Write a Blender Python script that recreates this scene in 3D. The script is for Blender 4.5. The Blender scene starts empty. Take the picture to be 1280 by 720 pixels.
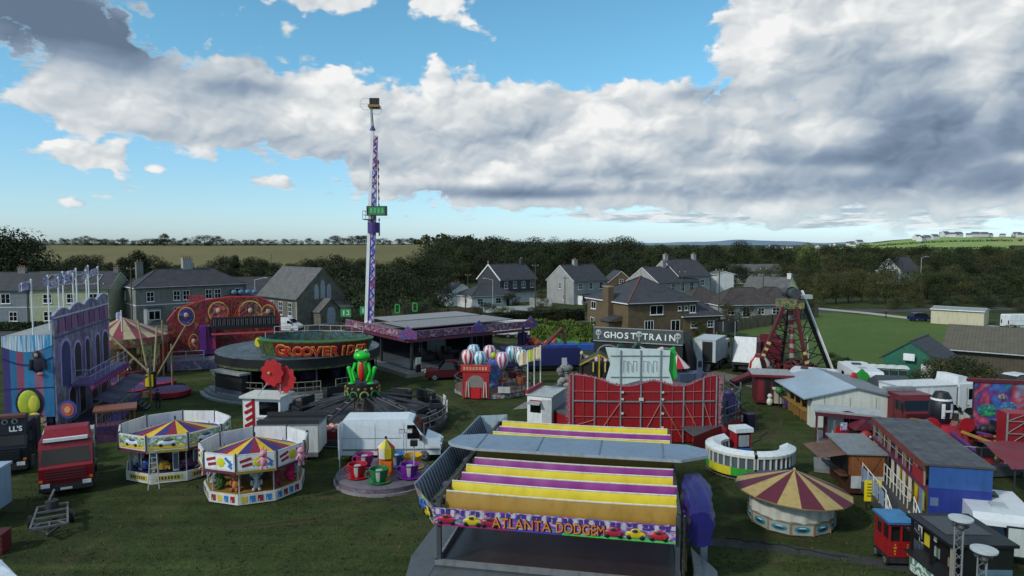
import bpy, bmesh, math, random
from mathutils import Vector, Matrix
R = math.radians
PI = math.pi
scene = bpy.context.scene
COL = bpy.data.collections.new('place'); scene.collection.children.link(COL)
random.seed(7)

# ------------------------------------------------------------------ camera
CAM_H = 14.0
F = 853.0                       # focal length in pixels of a 1280 wide picture (24 mm lens)
PITCH = math.atan(55.0 / F)
cam_d = bpy.data.cameras.new('camera'); cam = bpy.data.objects.new('camera', cam_d); COL.objects.link(cam)
cam_d.lens = 24.0; cam_d.sensor_width = 36.0; cam_d.clip_start = 0.5; cam_d.clip_end = 40000
cam.location = (0, 0, CAM_H); cam.rotation_euler = (PI / 2 - PITCH, 0, 0)
scene.camera = cam

def ray(u, v):
    a = (u - 640) / F; b = -(v - 360) / F
    return Vector((a, math.cos(PITCH) + b * math.sin(PITCH), -math.sin(PITCH) + b * math.cos(PITCH)))
def gp(u, v, z=0.0):            # ground point measured off the survey photograph
    d = ray(u, v); t = (z - CAM_H) / d.z
    return Vector((d.x * t, d.y * t, z))
def at(u, v, Y):                # point at distance Y
    d = ray(u, v); t = Y / d.y
    return Vector((d.x * t, Y, CAM_H + d.z * t))

# ------------------------------------------------------------------ materials
def lin(c):
    return c / 12.92 if c <= 0.04045 else ((c + 0.055) / 1.055) ** 2.4
def hexc(h):
    h = h.lstrip('#')
    return tuple(lin(int(h[i:i + 2], 16) / 255) for i in (0, 2, 4)) + (1,)
_M = {}
def P(h, rough=0.55, var=0.16, scale=1.6, metal=0.0, grime=0.25):
    """painted / plain surface: procedural colour drift, fine mottling and streaked grime"""
    key = ('P', h, rough, var, scale, metal, grime)
    if key in _M: return _M[key]
    m = bpy.data.materials.new('paint_' + h.strip('#')); m.use_nodes = True
    nt = m.node_tree; N = nt.nodes; L = nt.links
    b = N['Principled BSDF']; b.inputs['Roughness'].default_value = rough; b.inputs['Metallic'].default_value = metal
    tc = N.new('ShaderNodeTexCoord')
    n1 = N.new('ShaderNodeTexNoise'); n1.inputs['Scale'].default_value = scale; n1.inputs['Detail'].default_value = 6; n1.inputs['Roughness'].default_value = .65
    L.new(tc.outputs['Object'], n1.inputs['Vector'])
    mp = N.new('ShaderNodeMapping'); mp.inputs['Scale'].default_value = (2.2, 2.2, .35); L.new(tc.outputs['Object'], mp.inputs['Vector'])
    n2 = N.new('ShaderNodeTexNoise'); n2.inputs['Scale'].default_value = 1.7; n2.inputs['Detail'].default_value = 5
    L.new(mp.outputs['Vector'], n2.inputs['Vector'])
    c = hexc(h)
    r1 = N.new('ShaderNodeValToRGB'); r1.color_ramp.elements[0].position = .3; r1.color_ramp.elements[1].position = .72
    r1.color_ramp.elements[0].color = tuple(x * (1 - var) for x in c[:3]) + (1,)
    r1.color_ramp.elements[1].color = tuple(min(.9, x * (1 + var)) for x in c[:3]) + (1,)
    L.new(n1.outputs['Fac'], r1.inputs['Fac'])
    r2 = N.new('ShaderNodeValToRGB'); r2.color_ramp.elements[0].position = .5; r2.color_ramp.elements[1].position = .75
    r2.color_ramp.elements[0].color = (1, 1, 1, 1); g = 1 - grime
    r2.color_ramp.elements[1].color = (g, g * .97, g * .92, 1)
    L.new(n2.outputs['Fac'], r2.inputs['Fac'])
    mx = N.new('ShaderNodeMix'); mx.data_type = 'RGBA'; mx.blend_type = 'MULTIPLY'; mx.inputs[0].default_value = 1
    L.new(r1.outputs['Color'], mx.inputs[6]); L.new(r2.outputs['Color'], mx.inputs[7])
    L.new(mx.outputs[2], b.inputs['Base Color'])
    _M[key] = m
    return m
def ART(name, cols, scale=1.2, rough=.5, dist=1.5, stretch=(1, 1, 1)):
    """airbrushed fairground artwork: swirls of several colours"""
    key = ('A', name)
    if key in _M: return _M[key]
    m = bpy.data.materials.new('art_' + name); m.use_nodes = True
    nt = m.node_tree; N = nt.nodes; L = nt.links
    b = N['Principled BSDF']; b.inputs['Roughness'].default_value = rough
    tc = N.new('ShaderNodeTexCoord'); mp = N.new('ShaderNodeMapping'); mp.inputs['Scale'].default_value = stretch
    L.new(tc.outputs['Object'], mp.inputs['Vector'])
    n = N.new('ShaderNodeTexNoise'); n.inputs['Scale'].default_value = scale; n.inputs['Detail'].default_value = 3
    n.inputs['Distortion'].default_value = dist; L.new(mp.outputs['Vector'], n.inputs['Vector'])
    r = N.new('ShaderNodeValToRGB'); r.color_ramp.interpolation = 'EASE'
    k = len(cols)
    while len(r.color_ramp.elements) < k: r.color_ramp.elements.new(.5)
    for i, h in enumerate(cols):
        r.color_ramp.elements[i].position = .28 + .44 * i / max(1, k - 1); r.color_ramp.elements[i].color = hexc(h)
    L.new(n.outputs['Fac'], r.inputs['Fac'])
    n2 = N.new('ShaderNodeTexNoise'); n2.inputs['Scale'].default_value = scale * 5; n2.inputs['Detail'].default_value = 4
    L.new(mp.outputs['Vector'], n2.inputs['Vector'])
    r2 = N.new('ShaderNodeValToRGB'); r2.color_ramp.elements[0].color = (.55, .55, .55, 1); r2.color_ramp.elements[1].color = (1.25, 1.25, 1.25, 1)
    r2.color_ramp.elements[0].position = .35; r2.color_ramp.elements[1].position = .65
    L.new(n2.outputs['Fac'], r2.inputs['Fac'])
    mx = N.new('ShaderNodeMix'); mx.data_type = 'RGBA'; mx.blend_type = 'MULTIPLY'; mx.inputs[0].default_value = 1
    L.new(r.outputs['Color'], mx.inputs[6]); L.new(r2.outputs['Color'], mx.inputs[7])
    L.new(mx.outputs[2], b.inputs['Base Color'])
    _M[key] = m
    return m
def COURSE(name, h, h2, axis='Z', period=.3, rough=.8, depth=.35):
    """coursed surface (slates, brick, boarding, corrugated sheet): bands across an axis plus noise"""
    key = ('C', name)
    if key in _M: return _M[key]
    m = bpy.data.materials.new('course_' + name); m.use_nodes = True
    nt = m.node_tree; N = nt.nodes; L = nt.links
    b = N['Principled BSDF']; b.inputs['Roughness'].default_value = rough
    tc = N.new('ShaderNodeTexCoord'); w = N.new('ShaderNodeTexWave'); w.wave_type = 'BANDS'; w.bands_direction = axis; w.wave_profile = 'SAW'
    w.inputs['Scale'].default_value = .314 / period * 1.0; w.inputs['Distortion'].default_value = .6; w.inputs['Detail'].default_value = 2
    w.inputs['Detail Scale'].default_value = 3
    L.new(tc.outputs['Object'], w.inputs['Vector'])
    n = N.new('ShaderNodeTexNoise'); n.inputs['Scale'].default_value = 1.1; n.inputs['Detail'].default_value = 8; n.inputs['Roughness'].default_value = .75
    L.new(tc.outputs['Object'], n.inputs['Vector'])
    r = N.new('ShaderNodeValToRGB'); r.color_ramp.elements[0].position = .32; r.color_ramp.elements[1].position = .7
    r.color_ramp.elements[0].color = hexc(h); r.color_ramp.elements[1].color = hexc(h2)
    L.new(n.outputs['Fac'], r.inputs['Fac'])
    r2 = N.new('ShaderNodeValToRGB'); d = 1 - depth
    r2.color_ramp.elements[0].color = (d, d, d, 1); r2.color_ramp.elements[1].color = (1.1, 1.1, 1.1, 1); r2.color_ramp.elements[1].position = .35
    L.new(w.outputs['Fac'], r2.inputs['Fac'])
    mx = N.new('ShaderNodeMix'); mx.data_type = 'RGBA'; mx.blend_type = 'MULTIPLY'; mx.inputs[0].default_value = 1
    L.new(r.outputs['Color'], mx.inputs[6]); L.new(r2.outputs['Color'], mx.inputs[7])
    L.new(mx.outputs[2], b.inputs['Base Color'])
    _M[key] = m
    return m
def LEAF(name, dark, light, hue2=None):
    key = ('L', name)
    if key in _M: return _M[key]
    m = bpy.data.materials.new('foliage_' + name); m.use_nodes = True
    nt = m.node_tree; N = nt.nodes; L = nt.links
    b = N['Principled BSDF']; b.inputs['Roughness'].default_value = .75
    b.inputs['Specular IOR Level'].default_value = .2
    tc = N.new('ShaderNodeTexCoord')
    n = N.new('ShaderNodeTexNoise'); n.inputs['Scale'].default_value = .55; n.inputs['Detail'].default_value = 6; n.inputs['Roughness'].default_value = .8
    L.new(tc.outputs['Object'], n.inputs['Vector'])
    r = N.new('ShaderNodeValToRGB'); r.color_ramp.elements[0].position = .35; r.color_ramp.elements[1].position = .68
    r.color_ramp.elements[0].color = hexc(dark); r.color_ramp.elements[1].color = hexc(light)
    if hue2:
        e = r.color_ramp.elements.new(.52); e.color = hexc(hue2)
    L.new(n.outputs['Fac'], r.inputs['Fac'])
    oi = N.new('ShaderNodeObjectInfo'); hsv = N.new('ShaderNodeHueSaturation')
    mr = N.new('ShaderNodeMapRange'); mr.inputs[3].default_value = .72; mr.inputs[4].default_value = 1.3
    L.new(oi.outputs['Random'], mr.inputs[0]); L.new(mr.outputs[0], hsv.inputs['Value'])
    mr2 = N.new('ShaderNodeMapRange'); mr2.inputs[3].default_value = .475; mr2.inputs[4].default_value = .515
    L.new(oi.outputs['Random'], mr2.inputs[0]); L.new(mr2.outputs[0], hsv.inputs['Hue'])
    L.new(r.outputs['Color'], hsv.inputs['Color'])
    L.new(hsv.outputs['Color'], b.inputs['Base Color'])
    _M[key] = m
    return m
def GLASS(h='#10161c'):
    key = ('G', h)
    if key in _M: return _M[key]
    m = bpy.data.materials.new('glazing_' + h.strip('#')); m.use_nodes = True
    nt = m.node_tree; b = nt.nodes['Principled BSDF']
    b.inputs['Base Color'].default_value = hexc(h); b.inputs['Roughness'].default_value = .08
    b.inputs['Specular IOR Level'].default_value = .5
    n = nt.nodes.new('ShaderNodeTexNoise'); n.inputs['Scale'].default_value = .8
    tc = nt.nodes.new('ShaderNodeTexCoord'); nt.links.new(tc.outputs['Object'], n.inputs['Vector'])
    bp = nt.nodes.new('ShaderNodeBump'); bp.inputs['Strength'].default_value = .08
    nt.links.new(n.outputs['Fac'], bp.inputs['Height']); nt.links.new(bp.outputs['Normal'], b.inputs['Normal'])
    _M[key] = m
    return m

WHITE = P('#d4d8da', .45, .06, 1.0, 0, .18); OFFW = P('#bfc0ba', .6, .08)
BLACK = P('#101112', .5, .25); DARK = P('#1b1c1f', .6, .3); GREY = P('#6f757a', .5, .15); LGREY = P('#9aa0a4', .45, .12)
STEEL = P('#8d9296', .35, .12, 3, .6); DSTEEL = P('#3a3d40', .45, .2, 3, .4); TYRE = P('#0d0d0e', .85, .2)
RED = P('#9c1420', .4, .15); DRED = P('#64101b', .45, .15); MAROON = P('#4a1226', .5, .2)
YEL = P('#d8c411', .5, .1); BLUE = P('#2458a8', .45, .15); NAVY = P('#1c2470', .5, .2); PURP = P('#4f1c7a', .45, .2)
GREEN = P('#1a9a2c', .35, .12); ORANGE = P('#c8641a', .5, .15); PINK = P('#d9799c', .6, .1); CREAM = P('#cbbf9c', .6, .1)

# ------------------------------------------------------------------ mesh builder
class MB:
    def __init__(s): s.v = []; s.f = []; s.mi = []; s.sm = []; s.mats = []; s.M = Matrix()
    def mat(s, m):
        if m not in s.mats: s.mats.append(m)
        return s.mats.index(m)
    def raw(s, pts, faces, m, smooth=False):
        o = len(s.v); i = s.mat(m)
        for p in pts: s.v.append(s.M @ Vector(p))
        for f in faces:
            s.f.append([o + k for k in f]); s.mi.append(i); s.sm.append(smooth)
        return s
    def face(s, pts, m): return s.raw(pts, [list(range(len(pts)))], m)
    def box(s, x0, x1, y0, y1, z0, z1, m, top=None):
        p = [(x0,y0,z0),(x1,y0,z0),(x1,y1,z0),(x0,y1,z0),(x0,y0,z1),(x1,y0,z1),(x1,y1,z1),(x0,y1,z1)]
        s.raw(p, [[0,3,2,1],[0,1,5,4],[1,2,6,5],[2,3,7,6],[3,0,4,7]], m)
        s.raw(p[4:], [[0,1,2,3]], top or m)
        return s
    def obox(s, c, d, m, rz=0, rx=0, ry=0, top=None):
        old = s.M; s.M = old @ Matrix.Translation(c) @ Matrix.Rotation(rz,4,'Z') @ Matrix.Rotation(rx,4,'X') @ Matrix.Rotation(ry,4,'Y')
        s.box(-d[0]/2,d[0]/2,-d[1]/2,d[1]/2,-d[2]/2,d[2]/2,m,top); s.M = old
        return s
    def bar(s, p, q, r, m, n=5, r2=None, cap=True):
        p = Vector(p); q = Vector(q); d = q - p
        if d.length < 1e-6: return s
        z = d.normalized(); x = z.orthogonal().normalized(); y = z.cross(x); r2 = r if r2 is None else r2
        pts = []
        for (c, rr) in ((p, r), (q, r2)):
            for k in range(n):
                a = 2*PI*(k+.5)/n; pts.append(c + x*math.cos(a)*rr + y*math.sin(a)*rr)
        fs = [[k,(k+1)%n,n+(k+1)%n,n+k] for k in range(n)]
        if cap: fs += [list(range(n))[::-1], list(range(n,2*n))]
        return s.raw(pts, fs, m, n > 6)
    def path(s, pts, r, m, n=5):
        for a, b in zip(pts, pts[1:]): s.bar(a, b, r, m, n)
        return s
    def beam(s, p, q, w, h, m):
        """rectangular bar, h kept vertical-ish"""
        p = Vector(p); q = Vector(q); z = (q-p).normalized(); up = Vector((0,0,1))
        if abs(z.z) > .95: up = Vector((0,1,0))
        x = z.cross(up).normalized()*w/2; y = x.cross(z).normalized()*h/2
        pts = [c+a*x+b*y for c in (p,q) for a,b in ((-1,-1),(1,-1),(1,1),(-1,1))]
        return s.raw(pts, [[0,1,5,4],[1,2,6,5],[2,3,7,6],[3,0,4,7],[3,2,1,0],[4,5,6,7]], m)
    def lathe(s, prof, n, m, c=(0,0,0), a0=0, a1=2*PI, seg=None, smooth=True, cap=False):
        """prof: (r,z) list.  seg(i,k) may give a material for ring i sector k"""
        full = abs(a1-a0-2*PI) < 1e-6; cols = n if full else n+1
        pts = [(c[0]+r*math.cos(a0+(a1-a0)*k/n), c[1]+r*math.sin(a0+(a1-a0)*k/n), c[2]+z) for (r,z) in prof for k in range(cols)]
        fs = {}
        for i in range(len(prof)-1):
            for k in range(n):
                k2 = (k+1) % cols
                mm = seg(i,k) if seg else m
                q = [i*cols+k, i*cols+k2, (i+1)*cols+k2, (i+1)*cols+k]
                if prof[i][0] < 1e-5: q = [q[0], q[2], q[3]]
                elif prof[i+1][0] < 1e-5: q = [q[0], q[1], q[2]]
                fs.setdefault(id(mm), (mm, []))[1].append(q)
        if cap:
            fs.setdefault(id(m), (m, []))[1].append([(len(prof)-1)*cols+k for k in range(n)])
        o = len(s.v)
        for p in pts: s.v.append(s.M @ Vector(p))
        for mm, qs in fs.values():
            i = s.mat(mm)
            for q in qs:
                s.f.append([o+k for k in q]); s.mi.append(i); s.sm.append(smooth)
        return s
    def ball(s, c, r, m, n=12, k=8):
        if not hasattr(r, '__len__'): r = (r,r,r)
        pts = [(c[0],c[1],c[2]-r[2])]
        for i in range(1,k):
            t = -PI/2+PI*i/k
            for j in range(n):
                a = 2*PI*j/n; pts.append((c[0]+r[0]*math.cos(t)*math.cos(a), c[1]+r[1]*math.cos(t)*math.sin(a), c[2]+r[2]*math.sin(t)))
        pts.append((c[0],c[1],c[2]+r[2])); fs = []
        for j in range(n): fs.append([0,1+(j+1)%n,1+j])
        for i in range(k-2):
            for j in range(n):
                a=1+i*n+j; b=1+i*n+(j+1)%n; fs.append([a,b,b+n,a+n])
        e = len(pts)-1
        for j in range(n): fs.append([e,1+(k-2)*n+j,1+(k-2)*n+(j+1)%n])
        return s.raw(pts, fs, m, True)
    def cyl(s, c, r, h, m, n=16, r2=None, top=None):
        r2 = r if r2 is None else r2
        pts = [(c[0]+rr*math.cos(2*PI*k/n), c[1]+rr*math.sin(2*PI*k/n), c[2]+z) for rr,z in ((r,0),(r2,h)) for k in range(n)]
        s.raw(pts, [[k,(k+1)%n,n+(k+1)%n,n+k] for k in range(n)], m, n > 8)
        s.raw(pts[n:], [list(range(n))], top or m); s.raw(pts[:n], [list(range(n))[::-1]], m)
        return s
    def extr(s, poly, axis, a, b, m, cap=None):
        """extrude a 2D polygon: axis 'x' -> poly is (y,z); 'y' -> (x,z); 'z' -> (x,y)"""
        def pt(p, t): return (t,p[0],p[1]) if axis=='x' else ((p[0],t,p[1]) if axis=='y' else (p[0],p[1],t))
        n = len(poly); pts = [pt(p,a) for p in poly]+[pt(p,b) for p in poly]
        s.raw(pts, [[k,(k+1)%n,n+(k+1)%n,n+k] for k in range(n)], m)
        s.raw(pts, [list(range(n))[::-1], list(range(n,2*n))], cap or m)
        return s
    def disc(s, c, r, m, n=20, axis='z', ry=None):
        ry = ry or r; pts = []
        for k in range(n):
            a = 2*PI*k/n; u, v = r*math.cos(a), ry*math.sin(a)
            pts.append({'z':(c[0]+u,c[1]+v,c[2]),'y':(c[0]+u,c[1],c[2]+v),'x':(c[0],c[1]+u,c[2]+v)}[axis])
        return s.face(pts, m)
    def wheel(s, c, r, w, axis='y', m=None):
        old = s.M
        s.M = old @ Matrix.Translation(c) @ (Matrix.Rotation(PI/2,4,'X') if axis=='y' else Matrix.Rotation(PI/2,4,'Y'))
        s.cyl((0,0,-w/2), r, w, TYRE, 16); s.cyl((0,0,-w/2-.015), r*.58, w+.03, STEEL, 12); s.cyl((0,0,-w/2-.03), r*.2, w+.06, DSTEEL, 8)
        s.M = old
        return s
    def text(s, body, size, m, loc=(0,0,0), rx=PI/2, rz=0, width=None, ext=.015, bold=.0, ry=0):
        vs, ps = text_geo(body, bold)
        k = size
        sx = (width/ (max(v[0] for v in vs)-min(v[0] for v in vs))) if width else k
        mx = (max(v[0] for v in vs)+min(v[0] for v in vs))/2
        old = s.M; s.M = old @ Matrix.Translation(loc) @ Matrix.Rotation(rz,4,'Z') @ Matrix.Rotation(rx,4,'X') @ Matrix.Rotation(ry,4,'Z')
        s.raw([((v[0]-mx)*sx, v[1]*k, v[2]*ext/.05) for v in vs], ps, m); s.M = old
        return s
    def build(s, name, parent=None, label=None):
        me = bpy.data.meshes.new(name); me.from_pydata([tuple(v) for v in s.v], [], s.f)
        for m in s.mats: me.materials.append(m)
        me.polygons.foreach_set('material_index', s.mi); me.polygons.foreach_set('use_smooth', s.sm)
        me.update()
        if any(s.sm): 
            try: me.set_sharp_from_angle(angle=R(42))
            except Exception: pass
        o = bpy.data.objects.new(name, me); COL.objects.link(o)
        if parent: o.parent = parent
        if label: o['label'] = label
        return o
_T = {}
def text_geo(body, bold=0):
    if (body,bold) in _T: return _T[(body,bold)]
    cu = bpy.data.curves.new('lettering', 'FONT'); cu.body = body; cu.extrude = .05; cu.offset = bold; cu.resolution_u = 3
    o = bpy.data.objects.new('lettering', cu); COL.objects.link(o); bpy.context.view_layer.update()
    me = bpy.data.meshes.new_from_object(o.evaluated_get(bpy.context.evaluated_depsgraph_get()))
    r = ([tuple(v.co) for v in me.vertices], [list(p.vertices) for p in me.polygons])
    bpy.data.objects.remove(o); bpy.data.curves.remove(cu); bpy.data.meshes.remove(me)
    _T[(body,bold)] = r
    return r

# ------------------------------------------------------------------ things
def thing(name, label, cat, loc=(0,0,0), rz=0, group=None):
    o = bpy.data.objects.new(name, None); COL.objects.link(o); o.empty_display_size = .3
    o.location = loc; o.rotation_euler = (0,0,rz); o['label'] = label; o['category'] = cat
    if group: o['group'] = group
    return o
def tag(o, label, cat, group=None, kind=None, loc=None, rz=None):
    if label: o['label'] = label
    if cat: o['category'] = cat
    if group: o['group'] = group
    if kind: o['kind'] = kind
    if loc is not None: o.location = loc
    if rz is not None: o.rotation_euler.z = rz
    return o
def struct(o): o['kind'] = 'structure'; return o
_KIDS = {}
def dup(root, loc=None, rz=None, label=None, scale=None, group=None):
    r = root.copy(); COL.objects.link(r)
    if loc is not None: r.location = loc
    if rz is not None: r.rotation_euler = (0,0,rz)
    if scale is not None: r.scale = scale if hasattr(scale,'__len__') else (scale,)*3
    if label: r['label'] = label
    if group: r['group'] = group
    for ch in list(root.children):
        c = ch.copy(); COL.objects.link(c); c.parent = r
        for g in list(ch.children):
            d = g.copy(); COL.objects.link(d); d.parent = c
    return r
def smooth01(a, b, x):
    t = max(0, min(1, (x-a)/(b-a))); return t*t*(3-2*t)
# ------------------------------------------------------------------ sky: nishita air + procedural cumulus, in azimuth / elevation
SUN_AZ = R(-128)      # direction of the sun measured clockwise from +Y (behind the viewer, to the left)
SUN_EL = R(36)
w = bpy.data.worlds.new('World'); scene.world = w; w.use_nodes = True
nt = w.node_tree; nt.nodes.clear(); L = nt.links
class NN:
    @staticmethod
    def val(x, sock):
        if hasattr(x, 'links') or hasattr(x, 'is_linked'): L.new(x, sock)
        else: sock.default_value = x
def mth(op, a, b=0.0, c=None, clamp=False):
    n = nt.nodes.new('ShaderNodeMath'); n.operation = op; n.use_clamp = clamp
    NN.val(a, n.inputs[0]); NN.val(b, n.inputs[1])
    if c is not None: NN.val(c, n.inputs[2])
    return n.outputs[0]
def sstep(x, a, b):
    n = nt.nodes.new('ShaderNodeMapRange'); n.interpolation_type = 'SMOOTHSTEP'
    NN.val(x, n.inputs[0]); NN.val(a, n.inputs[1]); NN.val(b, n.inputs[2]); n.inputs[3].default_value = 0; n.inputs[4].default_value = 1
    return n.outputs[0]
def mixc(f, a, b):
    n = nt.nodes.new('ShaderNodeMix'); n.data_type = 'RGBA'
    NN.val(f, n.inputs[0])
    for x, s in ((a, n.inputs[6]), (b, n.inputs[7])):
        if isinstance(x, str): s.default_value = hexc(x)
        elif isinstance(x, tuple): s.default_value = x
        else: L.new(x, s)
    return n.outputs[2]
tc = nt.nodes.new('ShaderNodeTexCoord'); sp = nt.nodes.new('ShaderNodeSeparateXYZ'); L.new(tc.outputs['Generated'], sp.inputs[0])
X, Y, Z = sp.outputs
az = mth('MULTIPLY', mth('ARCTAN2', X, Y), 180/PI)
el = mth('MULTIPLY', mth('ARCSINE', Z), 180/PI)
def noise(scale, detail, sx=1.0, sy=1.0, ox=0.0, oy=0.0, rough=.55, dist=0.0):
    cb = nt.nodes.new('ShaderNodeCombineXYZ')
    L.new(mth('MULTIPLY_ADD', az, sx, ox), cb.inputs[0]); L.new(mth('MULTIPLY_ADD', el, sy, oy), cb.inputs[1])
    n = nt.nodes.new('ShaderNodeTexNoise'); n.noise_dimensions = '2D'
    n.inputs['Scale'].default_value = scale; n.inputs['Detail'].default_value = detail; n.inputs['Roughness'].default_value = rough
    n.inputs['Distortion'].default_value = dist
    L.new(cb.outputs[0], n.inputs['Vector'])
    return n.outputs['Fac']
def px2ae(u, v): return math.degrees(math.atan((u-640)/F)), math.degrees(math.atan((305-v)/math.hypot(F, u-640)))
ae = nt.nodes.new('ShaderNodeCombineXYZ'); L.new(az, ae.inputs[0]); L.new(el, ae.inputs[1])
def blobs(rows):
    acc = 0.0
    for (u, v, su, sv, wgt) in rows:
        a, e = px2ae(u, v); k = math.cos(R(a))**2
        sa = math.degrees(su/F)*k; se = math.degrees(sv/F)*math.cos(R(a))
        m1 = nt.nodes.new('ShaderNodeVectorMath'); m1.operation = 'MULTIPLY_ADD'; L.new(ae.outputs[0], m1.inputs[0])
        m1.inputs[1].default_value = (1/sa, 1/se, 0); m1.inputs[2].default_value = (-a/sa, -e/se, 0)
        m2 = nt.nodes.new('ShaderNodeVectorMath'); m2.operation = 'DOT_PRODUCT'; L.new(m1.outputs[0], m2.inputs[0]); L.new(m1.outputs[0], m2.inputs[1])
        acc = mth('MULTIPLY_ADD', mth('POWER', .36788, m2.outputs['Value']), wgt, acc)
    return acc
def total(xs):
    t = xs[0]
    for x in xs[1:]: t = mth('ADD', t, x)
    return t
#SKYBLOBS
COVER = [(40,25,170,58,1.3),(150,55,80,40,.5),(70,128,120,24,1.0),(25,188,32,10,.6),(95,195,50,15,.9),(200,212,18,7,.85),(215,140,130,55,1.0),
         (350,150,110,62,1.1),(335,226,34,11,.8),(330,85,60,25,.5),(520,165,170,75,1.15),(690,165,150,78,1.15),(420,5,75,16,1.1),(365,40,22,14,.45),(553,8,34,11,.8),
         (960,60,110,70,1.2),(1120,30,190,80,1.2),(1270,110,150,110,1.3),(860,190,150,62,1.15),(1080,190,230,75,1.4),(700,236,190,18,.5),(1040,238,330,16,.9),(900,255,300,7,.0),(760,135,100,40,.4)]
cover = blobs(COVER)
# bite out the clear windows
CLEAR = [(120,108,45,14,.8),(830,75,70,45,.7),(965,128,40,12,.7),(45,170,40,12,.5),(460,108,30,14,.55),(800,20,90,40,.5),(560,70,120,32,.4)]
cover = mth('SUBTRACT', cover, blobs(CLEAR))
wx = mth('SUBTRACT', noise(1.0, 3, .22, .38, 20, 31), .5); wy = mth('SUBTRACT', noise(1.0, 3, .22, .38, 47, 3), .5)
PX = mth('MULTIPLY_ADD', wx, 3.4, az); PY = mth('MULTIPLY_ADD', wy, 2.2, el)
def puff(sx, sy, ox, oy, dx=0.0, dy=0.0, detail=1.0):
    cb = nt.nodes.new('ShaderNodeCombineXYZ')
    L.new(mth('MULTIPLY_ADD', PX, sx, ox+dx*sx), cb.inputs[0]); L.new(mth('MULTIPLY_ADD', PY, sy, oy+dy*sy), cb.inputs[1])
    n = nt.nodes.new('ShaderNodeTexVoronoi'); n.voronoi_dimensions = '2D'; n.feature = 'SMOOTH_F1'
    n.inputs['Scale'].default_value = 1.0; n.inputs['Detail'].default_value = detail; n.inputs['Roughness'].default_value = .5
    n.inputs['Lacunarity'].default_value = 2.2; n.inputs['Smoothness'].default_value = .30
    L.new(cb.outputs[0], n.inputs['Vector'])
    return n.outputs['Distance']
SC = ((.085,.12,4.0,2.0,1.0,-1.4,1.7),(.20,.27,11.0,6.0,.8,-.6,.8),(.50,.66,3.0,8.0,.42,-.25,.34))
acc = 0.0; rel = 0.0
for (sx,sy,ox,oy,wt,dx,dy) in SC:
    d_ = puff(sx,sy,ox,oy); e_ = puff(sx,sy,ox,oy,dx,dy)
    acc = mth('MULTIPLY_ADD', mth('SUBTRACT', .48, d_), wt, acc); rel = mth('MULTIPLY_ADD', mth('SUBTRACT', e_, d_), wt, rel)
fine = mth('SUBTRACT', noise(1.0, 6, .9, 1.5, 5.0, 1.0, .62, .3), .5)
broad = mth('SUBTRACT', noise(1.0, 3, .075, .135, 3.1, 7.7, .5, .3), .5)
n0 = total([mth('MULTIPLY', acc, 1.0), mth('MULTIPLY', fine, .5), mth('MULTIPLY', broad, .9)])
t0 = mth('ADD', cover, n0)
# the sky beyond the frame is broken cloud as well
out = mth('MULTIPLY', sstep(el, 17.0, 30.0), .55)
outa = mth('MULTIPLY', mth('MULTIPLY', sstep(mth('ABSOLUTE', az), 38.0, 55.0), sstep(el, 3.0, 10.0)), .6)
t0 = mth('ADD', t0, mth('MAXIMUM', out, outa))
alpha = sstep(t0, .16, .46)
thick = sstep(t0, .55, 1.55)
DARKB = [(70,25,150,62,1.35),(185,70,50,34,.6),(300,112,70,18,.55),(355,118,30,12,.4),(0,185,30,18,.9),(400,232,80,9,.65),(610,240,120,12,.75),(470,205,50,12,.25),(350,180,60,12,.25),(60,152,60,7,.4),(200,170,70,8,.3),
         (1130,150,95,42,.85),(1275,160,60,60,.6),(1090,222,240,34,.5),(880,245,130,8,.35),(1150,82,110,14,.6),(700,244,110,6,.5),(900,118,70,8,.5),(1250,235,80,18,.4),(1060,200,150,18,.45),(760,218,90,9,.45),(620,170,60,9,.2)]
BRIGHT = [(50,120,80,14,.5),(165,138,40,22,.45),(345,224,34,8,.9),(75,188,30,9,.6),(200,211,14,6,.8),(390,140,70,26,.4),(655,108,110,22,.5),(560,130,70,26,.35),(470,175,50,14,.3),(760,150,60,24,.35),(930,62,50,34,.6),(1010,28,70,26,.5),
          (1222,100,28,44,1.4),(1020,165,60,18,.8),(760,187,50,11,.7),(915,214,75,7,.9),(1060,214,34,8,1.0),(1270,198,22,8,1.1),(780,246,60,6,.9),(590,228,40,6,.8),(655,220,20,6,.7),(800,188,30,10,.5),(1110,12,60,26,.4),(860,165,60,20,.3),(260,190,30,9,.5),(120,95,50,10,.0)]
dk = blobs(DARKB); br = blobs(BRIGHT)
light = total([mth('MULTIPLY', rel, .72), mth('MULTIPLY', fine, .20), mth('MULTIPLY', acc, .30)])
calm = mth('SUBTRACT', 1.0, mth('MULTIPLY', dk, .55), clamp=True)
tone = total([mth('MULTIPLY', mth('MULTIPLY', light, calm), .58), mth('MULTIPLY', thick, -.10), mth('MULTIPLY', dk, -.60), mth('MULTIPLY', br, .36)])
tone = mth('ADD', tone, .78, clamp=True)
ramp = nt.nodes.new('ShaderNodeValToRGB'); cr = ramp.color_ramp
for i,(p,h) in enumerate([(0,'#65788e'),(.28,'#8b9db2'),(.52,'#b4c0cb'),(.74,'#d2d8dc'),(1,'#f4f5f4')]):
    e = cr.elements[i] if i < 2 else cr.elements.new(p)
    e.position = p; e.color = hexc(h)
L.new(tone, ramp.inputs['Fac'])
sky = nt.nodes.new('ShaderNodeTexSky'); sky.sky_type = 'NISHITA'; sky.sun_disc = False
sky.sun_elevation = SUN_EL; sky.sun_rotation = SUN_AZ; sky.altitude = 60; sky.air_density = 1.0; sky.dust_density = .6; sky.ozone_density = 1.2
bgS = nt.nodes.new('ShaderNodeBackground'); bgS.inputs['Strength'].default_value = .115
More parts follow.
